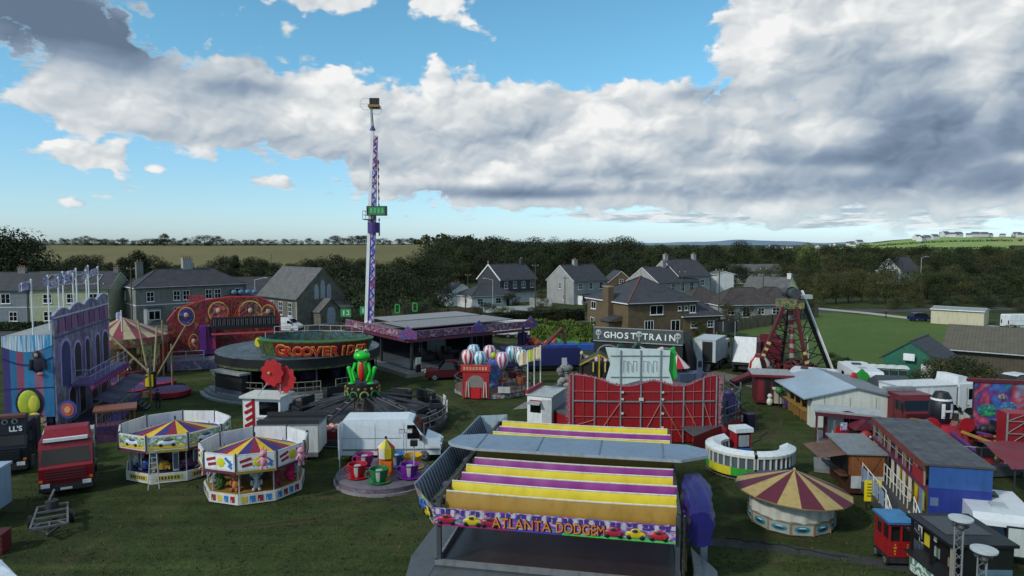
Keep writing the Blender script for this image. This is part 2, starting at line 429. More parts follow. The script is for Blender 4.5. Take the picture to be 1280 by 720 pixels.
# the air is toned to the cyan cast of the day
tint = nt.nodes.new('ShaderNodeMix'); tint.data_type = 'RGBA'; tint.blend_type = 'MULTIPLY'; tint.inputs[0].default_value = 1
L.new(sky.outputs[0], tint.inputs[6]); L.new(mixc(sstep(el, 1.0, 17.0), mixc(sstep(el, -1.0, 5.0), (.92,1.22,1.78,1), (.84,1.14,1.44,1)), (.80,1.36,1.40,1)), tint.inputs[7])
L.new(tint.outputs[2], bgS.inputs['Color'])
bgC = nt.nodes.new('ShaderNodeBackground'); bgC.inputs['Strength'].default_value = 1.0
hazec = mixc(sstep(el, -.6, 4.2), '#b4cfd9', ramp.outputs['Color'])
L.new(hazec, bgC.inputs['Color'])
sn = noise(1.0, 6, .16, 1.5, 2.0, 9.0, .6, .4)
strip = mth('MULTIPLY', blobs([(1080,266,330,13,1.5),(820,272,90,8,.7),(1150,285,200,9,.6)]), 1.0)
salpha = mth('MULTIPLY', sstep(mth('ADD', strip, mth('MULTIPLY', mth('SUBTRACT', sn, .5), 2.0)), .35, .85), sstep(strip, .12, .4))
stone = mixc(sstep(noise(1.0, 5, .3, 2.6, 6.0, 4.0, .6), .38, .62), '#a9bac8', '#e9edee')
hazec = mixc(alpha, stone, hazec); L.new(hazec, bgC.inputs['Color'])
alpha = mth('MAXIMUM', mth('MULTIPLY', alpha, sstep(el, -.2, 1.6)), mth('MULTIPLY', salpha, .9))
mixs = nt.nodes.new('ShaderNodeMixShader'); L.new(alpha, mixs.inputs[0])
L.new(bgS.outputs[0], mixs.inputs[1]); L.new(bgC.outputs[0], mixs.inputs[2])
wo = nt.nodes.new('ShaderNodeOutputWorld'); L.new(mixs.outputs[0], wo.inputs['Surface'])
w.cycles.sampling_method = 'MANUAL'; w.cycles.sample_map_resolution = 512

sd = bpy.data.lights.new('sun', 'SUN'); sd.energy = 2.6; sd.angle = R(5); sd.color = (1.0, .94, .86)
sun = bpy.data.objects.new('sun', sd); COL.objects.link(sun)
sdir = Vector((math.sin(SUN_AZ)*math.cos(SUN_EL), math.cos(SUN_AZ)*math.cos(SUN_EL), math.sin(SUN_EL)))
sun.rotation_euler = sdir.to_track_quat('Z', 'Y').to_euler(); sun.location = (-60, -40, 60)

scene.view_settings.view_transform = 'Standard'; scene.view_settings.look = 'None'; scene.view_settings.exposure = 0; scene.view_settings.gamma = 1
scene.render.engine = 'CYCLES'
scene.cycles.use_denoising = True
try: scene.cycles.denoiser = 'OPENIMAGEDENOISE'
except Exception: pass
scene.cycles.max_bounces = 5; scene.cycles.diffuse_bounces = 3; scene.cycles.glossy_bounces = 2; scene.cycles.transparent_max_bounces = 4
scene.cycles.caustics_reflective = False; scene.cycles.caustics_refractive = False
# ------------------------------------------------------------------ ground
def hgt(x, y):
    if y < 150: return 0.0
    u = 640 + F * x / y
    h = 13.2 * smooth01(215, 440, y) * (1 - smooth01(540, 760, u))
    h += 34 * smooth01(900, 1900, y) * smooth01(985, 1190, u)
    h += 1.5 * math.sin(x * .013 + 1) * smooth01(300, 600, y)
    return h
def tint_nodes(m, stops, big, mid, fine, rough=.9, bump=.0):
    nt = m.node_tree; N = nt.nodes; L = nt.links; b = N['Principled BSDF']; b.inputs['Roughness'].default_value = rough
    b.inputs['Specular IOR Level'].default_value = .15
    tc = N.new('ShaderNodeTexCoord'); fac = None
    for sc, wt in ((big, .42), (mid, .30), (fine, .40)):
        n = N.new('ShaderNodeTexNoise'); n.inputs['Scale'].default_value = sc; n.inputs['Detail'].default_value = 7; n.inputs['Roughness'].default_value = .65
        L.new(tc.outputs['Object'], n.inputs['Vector'])
        k = N.new('ShaderNodeMath'); k.operation = 'MULTIPLY_ADD'; k.inputs[1].default_value = wt; k.inputs[2].default_value = -wt / 2 + (.5 if fac is None else 0)
        L.new(n.outputs['Fac'], k.inputs[0])
        if fac is None: fac = k.outputs[0]
        else:
            a = N.new('ShaderNodeMath'); L.new(fac, a.inputs[0]); L.new(k.outputs[0], a.inputs[1]); fac = a.outputs[0]
    r = N.new('ShaderNodeValToRGB')
    while len(r.color_ramp.elements) < len(stops): r.color_ramp.elements.new(.5)
    for e, (p, h) in zip(r.color_ramp.elements, stops): e.position = p; e.color = hexc(h)
    L.new(fac, r.inputs['Fac']); L.new(r.outputs['Color'], b.inputs['Base Color'])
    if bump:
        bp = N.new('ShaderNodeBump'); bp.inputs['Strength'].default_value = bump; bp.inputs['Distance'].default_value = .08
        n = N.new('ShaderNodeTexNoise'); n.inputs['Scale'].default_value = 9; n.inputs['Detail'].default_value = 5; L.new(tc.outputs['Object'], n.inputs['Vector'])
        L.new(n.outputs['Fac'], bp.inputs['Height']); L.new(bp.outputs['Normal'], b.inputs['Normal'])
    return m
def newmat(n):
    m = bpy.data.materials.new(n); m.use_nodes = True; return m
GRASS = tint_nodes(newmat('fairground_grass'), [(.30,'#212613'),(.43,'#2a331a'),(.54,'#374422'),(.66,'#4c582f'),(.8,'#5f613b')], .045, .5, 4.5, .95, .9)
PADDOCK = tint_nodes(newmat('paddock_grass'), [(.3,'#3b4a22'),(.5,'#485c2a'),(.7,'#586c36')], .02, .15, 1.2)
FIELDS = tint_nodes(newmat('hill_field'), [(.3,'#667a3a'),(.5,'#7d9450'),(.7,'#8d9f66')], .002, .01, .08)
STUBBLE = tint_nodes(newmat('stubble'), [(.3,'#585637'),(.5,'#686240'),(.7,'#7a7048')], .006, .04, .5)
ASPH = tint_nodes(newmat('asphalt'), [(.3,'#3a3b3c'),(.5,'#48494a'),(.7,'#5a5a58')], .08, .6, 6)
GRAVEL = tint_nodes(newmat('gravel'), [(.3,'#504d45'),(.5,'#666258'),(.7,'#7d786c')], .1, .9, 7)
PALE = tint_nodes(newmat('pale_concrete'), [(.3,'#8c897c'),(.5,'#a19e90'),(.7,'#b3b0a2')], .1, .9, 7)
SCRUB = tint_nodes(newmat('scrub'), [(.3,'#222a15'),(.5,'#2f3a1c'),(.7,'#434a26')], .03, .3, 2)

ys = [-80,-20,30,60,90,120,150,170,190,205,220,235,250,265,280,300,320,340,360,380,400,420,440,470,520,600,700,800,900,1000,1100,1200,1300,1400,1500,1600,1700,1800,1900,2100,2500,3500,6000,12000,20000]
us = [-1200+ i*55 for i in range(70)]
bm = MB(); pts = []; 
for y in ys:
    for u in us:
        x = (u-640)/F*max(y, 150) if y < 150 else (u-640)/F*y
        pts.append((x, y, hgt(x, y)))
n = len(us)
bm.raw(pts, [[j*n+i, j*n+i+1, (j+1)*n+i+1, (j+1)*n+i] for j in range(len(ys)-1) for i in range(n-1)], GRASS, True)
struct(bm.build('ground'))
def wear(m):
    nt = m.node_tree; N = nt.nodes; L = nt.links; b = N['Principled BSDF']; src = b.inputs['Base Color'].links[0].from_socket
    tc = N.new('ShaderNodeTexCoord'); n = N.new('ShaderNodeTexNoise'); n.inputs['Scale'].default_value = .16; n.inputs['Detail'].default_value = 8; n.inputs['Roughness'].default_value = .7; n.inputs['Distortion'].default_value = .8
    L.new(tc.outputs['Object'], n.inputs['Vector']); r = N.new('ShaderNodeValToRGB'); r.color_ramp.elements[0].position = .52; r.color_ramp.elements[1].position = .68; r.color_ramp.elements[0].color = (0,0,0,1); r.color_ramp.elements[1].color = (.7,.7,.7,1)
    L.new(n.outputs['Fac'], r.inputs['Fac']); mx = N.new('ShaderNodeMix'); mx.data_type = 'RGBA'; L.new(r.outputs['Color'], mx.inputs[0]); L.new(src, mx.inputs[6]); mx.inputs[7].default_value = hexc('#4f4a33')
    # faint mowing / wheel stripes
    mp = N.new('ShaderNodeMapping'); mp.inputs['Rotation'].default_value = (0,0,.5); mp.inputs['Scale'].default_value = (.05,1.1,1); L.new(tc.outputs['Object'], mp.inputs['Vector'])
    n2 = N.new('ShaderNodeTexNoise'); n2.inputs['Scale'].default_value = 1.0; n2.inputs['Detail'].default_value = 4; L.new(mp.outputs['Vector'], n2.inputs['Vector'])
    r2 = N.new('ShaderNodeValToRGB'); r2.color_ramp.elements[0].position = .35; r2.color_ramp.elements[1].position = .65; r2.color_ramp.elements[0].color = (.78,.8,.78,1); r2.color_ramp.elements[1].color = (1.2,1.18,1.15,1)
    L.new(n2.outputs['Fac'], r2.inputs['Fac']); m2 = N.new('ShaderNodeMix'); m2.data_type = 'RGBA'; m2.blend_type = 'MULTIPLY'; m2.inputs[0].default_value = 1
    L.new(mx.outputs[2], m2.inputs[6]); L.new(r2.outputs['Color'], m2.inputs[7]); L.new(m2.outputs[2], b.inputs['Base Color'])
wear(GRASS)
def sheet(name, poly, m, z=.004):
    mb = MB(); mb.face([(p[0], p[1], z) for p in poly], m); return struct(mb.build(name))
def strip(name, pts, wid, m, z):
    mb = MB(); L_, R_ = [], []
    for i, p in enumerate(pts):
        a = pts[max(0, i-1)]; b = pts[min(len(pts)-1, i+1)]; d = Vector((b[0]-a[0], b[1]-a[1], 0)).normalized(); nn = Vector((-d.y, d.x, 0))*wid/2
        L_.append((p[0]+nn.x, p[1]+nn.y, z)); R_.append((p[0]-nn.x, p[1]-nn.y, z))
    k = len(pts); mb.raw(L_+R_, [[k+i, k+i+1, i+1, i] for i in range(k-1)], m); return struct(mb.build(name))
sheet('paddock', [gp(*p) for p in ((1010,470),(1000,440),(985,420),(915,420),(900,412),(1012,388),(1130,398),(1252,414),(1310,436),(1290,450),(1190,460),(1130,472))], PADDOCK, .006)
strip('road', [(-170,112,0),(-60,106,0),(-25,104,0),(0,112,0),(14,124,0),(40,138,0),(120,150,0)], 6.5, ASPH, .012)
strip('pavement', [(-170,117,0),(-60,110.8,0),(-27,109,0)], 1.8, PALE, .09)
strip('access_track', [gp(1150,500), gp(1010,497), gp(940,478), gp(880,466), gp(800,458), gp(730,448), gp(690,438), gp(672,424)], 3.8, GRAVEL, .010)
strip('field_path', [gp(1015,385), gp(1080,391), gp(1140,398), gp(1200,403), gp(1262,411), gp(1330,418)], 3.2, PALE, .014)
strip('muddy_vehicle_track', [gp(880,676), gp(960,684), gp(1040,694), gp(1110,706), gp(1180,722)], .9, tint_nodes(newmat('mud'), [(.3,'#2a2c2a'),(.5,'#3a3d3c'),(.7,'#4a4d4a')], .3, 1.2, 6), .008)
RUT = tint_nodes(newmat('rutted_turf'), [(.3,'#2c2b1b'),(.5,'#3b3a24'),(.7,'#4a4a2e')], .3, 1.4, 7)
for pts_ in (((300,660),(420,645),(510,612),(570,560),(590,520)),((880,600),(905,640),(960,668),(1040,676)),((610,545),(600,510),(560,490)),((930,560),(960,530),(960,505))):
    g_ = [gp(*q) for q in pts_]; fine_ = []
    for a, b in zip(g_, g_[1:]): fine_ += [a.lerp(b, k/5)+Vector((.18*math.sin(k+a.x),0,0)) for k in range(5)]
    for off in (-.85, .85): strip('wheel_rut', [p+Vector((off,0,0)) for p in fine_]+[g_[-1]+Vector((off,0,0))], .28, RUT, .005 if off < 0 else .0055)
sheet('house_yard', [(-95,118,0),(-28,110,0),(0,118,0),(10,130,0),(44,146,0),(60,185,0),(-30,190,0),(-110,160,0)], SCRUB, .003)
sheet('lorry_park', [gp(*p) for p in ((1000,505),(1130,560),(1300,560),(1330,470),(1180,462),(1040,470))], tint_nodes(newmat('worn_ground'), [(.3,'#2f3326'),(.5,'#44473a'),(.7,'#5b594c')], .1, .5, 4), .009)
# fields that climb the hills
def hillsheet(name, u0, u1, y0, y1, m, dz=.12, nu=24, ny=24):
    mb = MB(); pp = []
    for j in range(ny+1):
        for i in range(nu+1):
            y = y0+(y1-y0)*j/ny; x = (u0+(u1-u0)*i/nu-640)/F*y; pp.append((x, y, max(hgt(x,y), hgt_lin(x,y))+dz))
    mb.raw(pp, [[j*(nu+1)+i, j*(nu+1)+i+1, (j+1)*(nu+1)+i+1, (j+1)*(nu+1)+i] for j in range(ny) for i in range(nu)], m, True)
    return struct(mb.build(name))
def hgt_lin(x, y):     # the coarse ground grid, so that sheets stay above it
    j = max(k for k in range(len(ys)-1) if ys[k] <= y); t = (y-ys[j])/(ys[j+1]-ys[j])
    u = 640+F*x/max(y,150); a = (u-640)/F
    return hgt(a*ys[j], ys[j])*(1-t)+hgt(a*ys[j+1], ys[j+1])*t
hillsheet('stubble_field', -300, 575, 232, 432, STUBBLE, .35)
hillsheet('hill_pasture', 1075, 1262, 1150, 1640, FIELDS, 1.0)
hillsheet('hill_meadow', 985, 1090, 1350, 1700, tint_nodes(newmat('meadow'), [(.3,'#5e7034'),(.5,'#748a45'),(.7,'#8a9660')], .002, .01, .08), 1.0)
hillsheet('hill_top_field', 1240, 1420, 1250, 1750, tint_nodes(newmat('dry_field'), [(.3,'#6d7a44'),(.5,'#8a9258'),(.7,'#9aa070')], .002, .01, .08), 1.0)
# far ridge at the horizon, blue base colour standing in for haze
mb = MB(); pp = []
random.seed(3)
for i in range(81):
    u = 560+i*10; y = 9000; x = (u-640)/F*y
    top = 14 + y/F*(1.5+3.2*max(0, math.sin((u-860)/150*PI)) * (1 if 860 < u < 1010 else .25) + .6*math.sin(i*.9)+ .5*random.random())
    pp += [(x, y, -40), (x, y+30, top)]
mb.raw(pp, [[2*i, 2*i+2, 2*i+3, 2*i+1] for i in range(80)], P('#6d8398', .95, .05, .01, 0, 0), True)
struct(mb.build('distant_hills'))

# ------------------------------------------------------------------ trees
LF_DARK = LEAF('dark', '#192012', '#3c4528', '#27301b')
LF_OAK = LEAF('oak', '#20271409'[:7], '#4b5230', '#31391e')
LF_OLIVE = LEAF('olive', '#292b17', '#615f3c', '#404225')
LF_GREEN = LEAF('green', '#2a3a14', '#6f8236', '#465a22')
LF_PALE = LEAF('pale', '#39421e', '#84884c', '#5a6132')
BARK = P('#3a3128', .9, .3, 3)
def leafcloud(mb, c, r, m, nq, size, rnd, flat=.8):
    for _ in range(nq):
        while True:
            d = Vector((rnd.uniform(-1,1), rnd.uniform(-1,1), rnd.uniform(-1,1)))
            if .05 < d.length < 1: break
        d = d.normalized() * (d.length ** .45)
        p = Vector((c[0]+d.x*r, c[1]+d.y*r, c[2]+d.z*r*flat))
        nrm = (d + Vector((rnd.uniform(-.9,.9), rnd.uniform(-.9,.9), rnd.uniform(-.4,1.1)))).normalized()
        t = nrm.orthogonal().normalized(); t = (Matrix.Rotation(rnd.uniform(0,6.28), 3, nrm) @ t); b = nrm.cross(t)
        s = size * rnd.uniform(.55, 1.25)
        mb.raw([p-t*s*.9, p-b*s*.45, p+t*s*.9, p+b*s*.45], [[0,1,2,3]], m)
def make_tree(name, seed, H, W, trunk_h, m, ncl=46, nq=95, size=.25, shape='round'):
    """a unit built at its real size: thing > trunk, crown"""
    rnd = random.Random(seed)
    t = thing(name, 'tree', 'tree')
    tb = MB(); cr = MB()
    top = Vector((rnd.uniform(-.3,.3), rnd.uniform(-.3,.3), H*.7)); r0 = max(.16, H*.026)
    mid = Vector((rnd.uniform(-.2,.2), rnd.uniform(-.2,.2), trunk_h))
    tb.bar((0,0,-.3), mid, r0*1.15, BARK, 8, r0*.8); tb.bar(mid, top, r0*.8, BARK, 7, r0*.2)
    ch = H - trunk_h
    for i in range(ncl):
        zf = rnd.random()
        if shape == 'round': prof = math.sqrt(max(0, 1-(2*zf-1.0)**2))*.9+.1
        elif shape == 'tall': prof = (1-zf)**.7*.85+.15
        else: prof = min(1, 1.4-zf)*.9
        a = rnd.uniform(0, 2*PI); rr = W/2*prof*math.sqrt(rnd.uniform(.15,1))*rnd.uniform(.75,1.05)
        c = (rr*math.cos(a), rr*math.sin(a), trunk_h*.8 + ch*(.08+.84*zf))
        leafcloud(cr, c, W*rnd.uniform(.11,.19), m, nq, size, rnd)
        if i % 3 == 0:
            s = mid.lerp(top, min(.95, max(0, (c[2]-trunk_h)/max(.1, top.z-trunk_h))*.7)); tb.bar(s, c, r0*.28, BARK, 4, r0*.08)
    tb.build('trunk', t); cr.build('crown', t)
    return t
KINDS = {}
def kind(k):
    if k not in KINDS:
        KINDS[k] = {
         'oak0': lambda: make_tree('broadleaf_tree', 1, 12, 11, 2.6, LF_DARK),
         'oak1': lambda: make_tree('broadleaf_tree', 2, 12, 9.5, 2.2, LF_OAK, 50),
         'oak2': lambda: make_tree('broadleaf_tree', 3, 12, 12.5, 2.4, LF_DARK, 56, 95, .26),
         'oak3': lambda: make_tree('broadleaf_tree', 4, 12, 10, 1.5, LF_OAK, 52),
         'tall': lambda: make_tree('broadleaf_tree', 5, 12, 7.5, 2.0, LF_DARK, 48, 95, .24, 'tall'),
         'olive': lambda: make_tree('broadleaf_tree', 6, 12, 12, 2.4, LF_OLIVE, 56, 90, .24),
         'olive2': lambda: make_tree('broadleaf_tree', 7, 12, 12.5, 2.0, LF_OLIVE, 58, 90, .24),
         'pale': lambda: make_tree('broadleaf_tree', 8, 12, 11, 1.8, LF_PALE, 50, 85, .24),
         'bush0': lambda: make_tree('bush', 9, 5, 6.5, .4, LF_DARK, 40, 85, .15),
         'bush1': lambda: make_tree('bush', 10, 5, 6, .4, LF_OLIVE, 40, 85, .14),
         'bush2': lambda: make_tree('bush', 11, 4, 5.5, .3, LF_GREEN, 36, 85, .14),
        }[k]()
        KINDS[k]['_new'] = 1
    return KINDS[k]
def put_tree(k, x, y, H, label, group=None, wid=1.0, cat='tree'):
    p = kind(k); base = {'bush0':5,'bush1':5,'bush2':4}.get(k, 12); s = H/base
    rz = random.uniform(0, 6.28); loc = (x, y, hgt(x,y)-.05)
    if p.get('_new'):
        del p['_new']; o = p
    else: o = dup(p)
    o.location = loc; o.rotation_euler = (0,0,rz); o.scale = (s*wid, s*wid, s)
    o['label'] = label; o['category'] = cat
    if group: o['group'] = group
    elif 'group' in o: del o['group']
    return o
random.seed(21)
def tree_top(k, u, vtop, Y, label, group=None, wid=1.0, cat='tree'):
    x = (u-640)/F*Y; H = at(u, vtop, Y).z - hgt(x, Y)
    return put_tree(k, x, Y, max(1.5, H), label, group, wid, cat)
# hedgerow trees on the skyline of the left hill
u = 34
while u < 560:
    tree_top(random.choice(['oak0','oak3','bush0','oak2','olive']), u, random.choice([298,297,299,300,298,294]), random.uniform(425,440), 'small dark tree in the hedgerow along the top of the left hill', 'hedgerow trees on the left hill', random.uniform(1.0,1.7))
    u += random.uniform(7,12)
tree_top('oak1', 207, 291, 428, 'taller round tree standing above the hedgerow on the left hill', None, 1.0)
# wood behind the houses on the left
for (u0,u1,stp,ya,yb,va,vb) in ((85,565,17,196,212,316,330),(80,560,21,178,192,326,340),(60,150,16,150,170,330,342)):
    u = u0
    while u < u1:
        tree_top(random.choice(['oak0','oak1','oak2','oak3','tall']), u+random.uniform(-4,4), random.uniform(va,vb), random.uniform(ya,yb), 'dark leafy tree in the wood between the left hill and the houses', 'trees in the wood behind the left houses', random.uniform(.85,1.2))
        u += stp*random.uniform(.8,1.2)
tree_top('oak2', 8, 284, 150, 'large dark tree at the left edge of the picture above the terrace roof', None, 1.1)
tree_top('oak0', 18, 292, 158, 'dark tree just right of the large tree at the left edge', None, 1.1); tree_top('oak2', -8, 296, 162, 'dark tree standing behind the large tree at the left edge', None, 1.2)
tree_top('oak0', -34, 290, 155, 'dark tree left of the large tree above the terrace roof')
tree_top('tall', 172, 309, 165, 'tall dark tree rising behind the left chimney of the grey house')
tree_top('oak1', 292, 360, 128, 'small green tree showing above the red ride between grey house and church', None, 1.0)
for i,(uu,vv,YY,kk,ww,lb) in enumerate([(432,322,150,'oak2',1.0,'broad dark tree behind the right end of the church'),(487,330,122,'oak0',1.15,'dark round tree right behind the foot of the white tower ride'),
      (520,318,150,'oak2',1.1,'large dark tree right of the tower ride behind the wooden fence'),(548,325,165,'oak1',1.0,'dark tree left of the white bungalow'),(462,340,128,'bush0',1.1,'dark bush left of the tower ride'),(540,345,140,'bush0',1.0,'dark bush above the wooden fence left of the bungalow')]):
    tree_top(kk, uu, vv, YY, lb, None, ww)
# the big dark wood in the middle
for (u0,u1,stp,ya,yb,va,vb) in ((560,790,13,262,290,293,301),(545,905,17,235,258,299,312),(560,910,20,205,228,312,328),(650,900,24,188,200,326,340)):
    u = u0
    while u < u1:
        tree_top(random.choice(['oak0','oak1','oak2','oak3','oak0','oak2']), u+random.uniform(-4,4), random.uniform(va,vb), random.uniform(ya,yb), 'dark leafy tree in the dense wood behind the middle houses', 'trees in the dense wood behind the middle houses', random.uniform(.85,1.2))
        u += stp*random.uniform(.8,1.2)
tree_top('oak2', 575, 295, 270, 'domed dark tree at the left end of the dense middle wood', None, .9)
tree_top('pale', 780, 296, 300, 'pale green round tree rising behind the dense wood', None, .95)
tree_top('oak2', 826, 305, 300, 'dark tree right of the pale round tree')
# looser trees to the right
for (u0,u1,stp,ya,yb,va,vb,ks) in ((800,1300,15,330,420,305,313,['oak0','oak1','oak3','olive2','oak2']),(885,1300,17,250,310,311,322,['oak0','oak1','olive','oak3','olive2']),
      (880,1300,17,200,235,322,336,['oak1','olive2','oak3','olive','oak0']), (1000,1310,15,176,196,336,348,['oak3','oak1','olive2']),(1120,1320,20,160,185,337,352,['olive2','oak1','oak3'])):
    u = u0
    while u < u1:
        tree_top(random.choice(ks), u+random.uniform(-5,5), 352 if 1104 < u < 1146 and ya < 235 else random.uniform(va,vb), random.uniform(ya,yb), 'bushy tree in the wooded country beyond the green field', 'trees in the wooded country on the right', random.uniform(.85,1.25))
        u += stp*random.uniform(.75,1.25)
tree_top('oak2', 926, 300, 300, 'tall dark domed tree above the cream house roof', None, .8)
tree_top('pale', 1011, 301, 290, 'pale yellow green tree on the skyline right of the pendulum ride', None, .75)
tree_top('oak2', 1106, 313, 230, 'dark round tree left of the white gabled house', None, .8)
for (uu, vv) in ((1186,320),(1196,315),(1165,322)): tree_top('oak0', uu, vv, 225, 'dark round tree in the clump right of the white gabled house', 'dark clump right of the white gabled house', .85)
tree_top('oak0', 1248, 328, 190, 'dark dense tree at the right edge below the hillside', None, 1.0)
# the open row beyond the paddock
for i, uu in enumerate((1030,1046,1062,1078,1092,1108,1122,1142)):
    tree_top('olive' if i % 2 else 'olive2', uu, random.uniform(333,342), random.uniform(158,166), 'brown green tree with a visible trunk in the open row beyond the paddock', 'row of open trees beyond the paddock', .8)
for (uu, vv, YY) in ((1018,366,150),(1118,362,146),(1150,372,150),(1172,360,158),(1210,352,160),(1240,350,155),(1268,362,150),(1278,372,140),(1236,372,148),(1196,372,155)):
    tree_top('bush1' if uu % 4 else 'bush0', uu, vv, YY, 'dark scrubby bush along the far edge of the paddock', 'bushes along the far edge of the paddock', 1.2, 'bush')
for (uu, vv, YY, ww, kk, lb) in ((1178,448,64,1.2,'bush1','brown green bush below the green shed'),(1205,446,63,1.3,'bush0','big dark bush in front of the brown barn'),(1232,458,62,1.2,'bush1','reddish brown bush right of the big dark bush by the barn'),(1160,462,62,.9,'bush0','low dark bush behind the white lorry'),
      (1245,408,100,1.3,'bush0','dark bush above the brown barn roof'),(1272,406,98,1.3,'bush0','dark bush above the right end of the brown barn roof'),(1222,416,100,1.0,'bush1','low bush left of the dark bushes above the barn'),
      (1046,440,76,.9,'bush2','bright yellow green bush at the foot of the white support leg'),(1062,447,75,.8,'bush1','brown shrub left of the green shed'),(955,424,92,.7,'bush2','green shrub in front of the bungalow fence'),(880,420,96,.8,'bush2','light green shrub right of the brown house'),(905,416,98,.7,'bush2','light green shrub behind the box lorry')):
    tree_top(kk, uu, vv, YY, lb, None, ww, 'bush')
# far-off woodland that reads as one mass
rnd = random.Random(5); mb = MB()
for _ in range(620):
    uu = rnd.uniform(520, 1340); y = rnd.uniform(430, 1250) if rnd.random() < .75 else rnd.uniform(1250, 2000)
    if 1078 < uu < 1262 and y > 1100: continue
    x = (uu-640)/F*y; r = rnd.uniform(3.5, 6.5)
    leafcloud(mb, (x, y, hgt(x,y)+r*.7), r, LF_OAK if rnd.random() < .6 else LF_OLIVE, 34, 2.0, rnd, .75)
for (a, b, y) in ((1075,1262,1160),(1075,1262,1400),(985,1090,1480)):
    k = a
    while k < b:
        x = (k-640)/F*y; leafcloud(mb, (x, y, hgt(x,y)+2), 4.5, LF_OAK, 22, 2.0, rnd, .7); k += 3.5
tag(mb.build('far_woodland'), 'far woods and hedges filling the country to the horizon', 'woodland', kind='stuff')
# grass tufts standing above the turf near the viewer
rnd = random.Random(77); mb = MB(); GT_ = [LEAF('tuft_a','#2a331a','#48552c'), LEAF('tuft_b','#20280f','#3a4522'), LEAF('tuft_c','#4a4a2a','#6a663f')]
for _ in range(9000):
    y = 27+50*rnd.random()**1.6; x = rnd.uniform(-.78, .72)*y; cl = .5+.5*math.sin(x*.31+1.3*math.sin(y*.23))*math.sin(y*.37+x*.11)
    if rnd.random() > .25+.75*cl: continue
    m = GT_[0 if rnd.random() < .55 else (1 if rnd.random() < .7 else 2)]; k = rnd.uniform(.05,.11)
    for _ in range(4):
        a = rnd.uniform(0,6.28); bx, by = x+rnd.uniform(-.09,.09), y+rnd.uniform(-.09,.09); h = k*rnd.uniform(.7,1.5)
        mb.raw([(bx-.02*math.sin(a),by+.02*math.cos(a),0),(bx+.02*math.sin(a),by-.02*math.cos(a),0),(bx+h*.8*math.cos(a),by+h*.8*math.sin(a),h)],[[0,1,2]],m)
tag(mb.build('grass_tufts'), 'longer tufts of grass scattered over the fairground turf', 'grass', kind='stuff')
# garden shrubs between and in front of the houses
for (uu, vv, YY, kk, ww, lb) in ((640,366,150,'bush0',1.0,'dark shrub in front of the dark slate hung house'),(676,368,150,'bush1',1.0,'shrub against the wall left of the pale house'),(606,378,128,'bush0',1.4,'dark bush before the white bungalow wall'),(634,382,124,'bush2',1.2,'green bush on the verge below the dark house'),(664,384,122,'bush0',1.3,'dark bush beside the tall pole on the verge'),(692,384,122,'bush1',1.3,'olive bush below the pale house'),(742,370,135,'bush0',1.0,'dark bush right of the pale house porch'),(776,362,140,'bush0',1.1,'dark bush behind the ridge of the brown house'),(884,372,140,'bush0',1.2,'dark bush left of the white box building'),(912,380,125,'bush1',1.0,'olive shrub before the bungalow windows'),(938,382,120,'bush0',1.1,'dark shrub at the middle of the bungalow fence'),(290,394,112,'bush0',1.1,'dark bush between the red ride and the grey houses'),(438,392,105,'bush0',1.4,'dark bush right of the churchyard wall'),(470,388,104,'bush1',1.4,'olive bush behind the foot of the tower ride'),(532,380,120,'bush0',1.3,'dark bush on the bank above the wooden fence'),(140,398,112,'bush0',1.0,'dark bush between the terrace and the grey houses'),(1000,372,130,'bush0',1.2,'dark bush at the end of the bungalow fence'),(872,398,104,'bush1',1.0,'olive shrub by the brick annexe')):
    tree_top(kk, uu, vv, YY, lb, None, ww, 'bush')
# clipped hedges
def hedge(name, label, pts, wid, h, m, dens=150, size=.16):
    mb = MB(); rnd = random.Random(len(label))
    for a, b in zip(pts, pts[1:]):
        a = Vector((a[0],a[1],0)); b = Vector((b[0],b[1],0)); L_ = (b-a).length; d = (b-a)/L_; nn = Vector((-d.y,d.x,0))
        mb.beam(a+Vector((0,0,h*.44)), b+Vector((0,0,h*.44)), wid*.75, h*.85, m)
        for _ in range(int(L_*dens)):
            s = rnd.choice('tfb'); t = rnd.uniform(0, L_)
            if s == 't': q = rnd.uniform(-wid/2, wid/2); z = h*(1+.06*math.sin(t*1.3)+rnd.uniform(-.08,.06))
            else: q = wid/2*(1 if s == 'b' else -1)*rnd.uniform(.85,1.1); z = rnd.uniform(0, h)
            p = a+d*t+nn*q+Vector((0,0,z)); nr = Vector((rnd.uniform(-1,1),rnd.uniform(-1,1),rnd.uniform(-.2,1))).normalized(); tt = nr.orthogonal().normalized(); bb = nr.cross(tt); k = size*rnd.uniform(.6,1.4)
            mb.raw([p-tt*k, p-bb*k*.5, p+tt*k, p+bb*k*.5], [[0,1,2,3]], m)
    return tag(mb.build(name), label, 'hedge')
hedge('hedge', 'bright green clipped hedge left of the ghost train', [gp(664,426), gp(700,427), gp(742,430)], 1.6, 2.9, LF_GREEN, 260)
hedge('hedge', 'dark rough hedge behind the bright green clipped hedge', [gp(590,410), gp(640,404), gp(700,402), gp(728,400)], 1.8, 2.0, LF_DARK, 160)
hedge('hedge', 'dark hedge running in front of the wooden fence', [gp(505,408), gp(560,404), gp(592,402)], 1.6, 1.6, LF_DARK, 140)
hedge('hedge', 'dark hedge along the road before the left terrace', [gp(-40,414), gp(60,413), gp(110,412)], 1.4, 1.3, LF_DARK, 150)
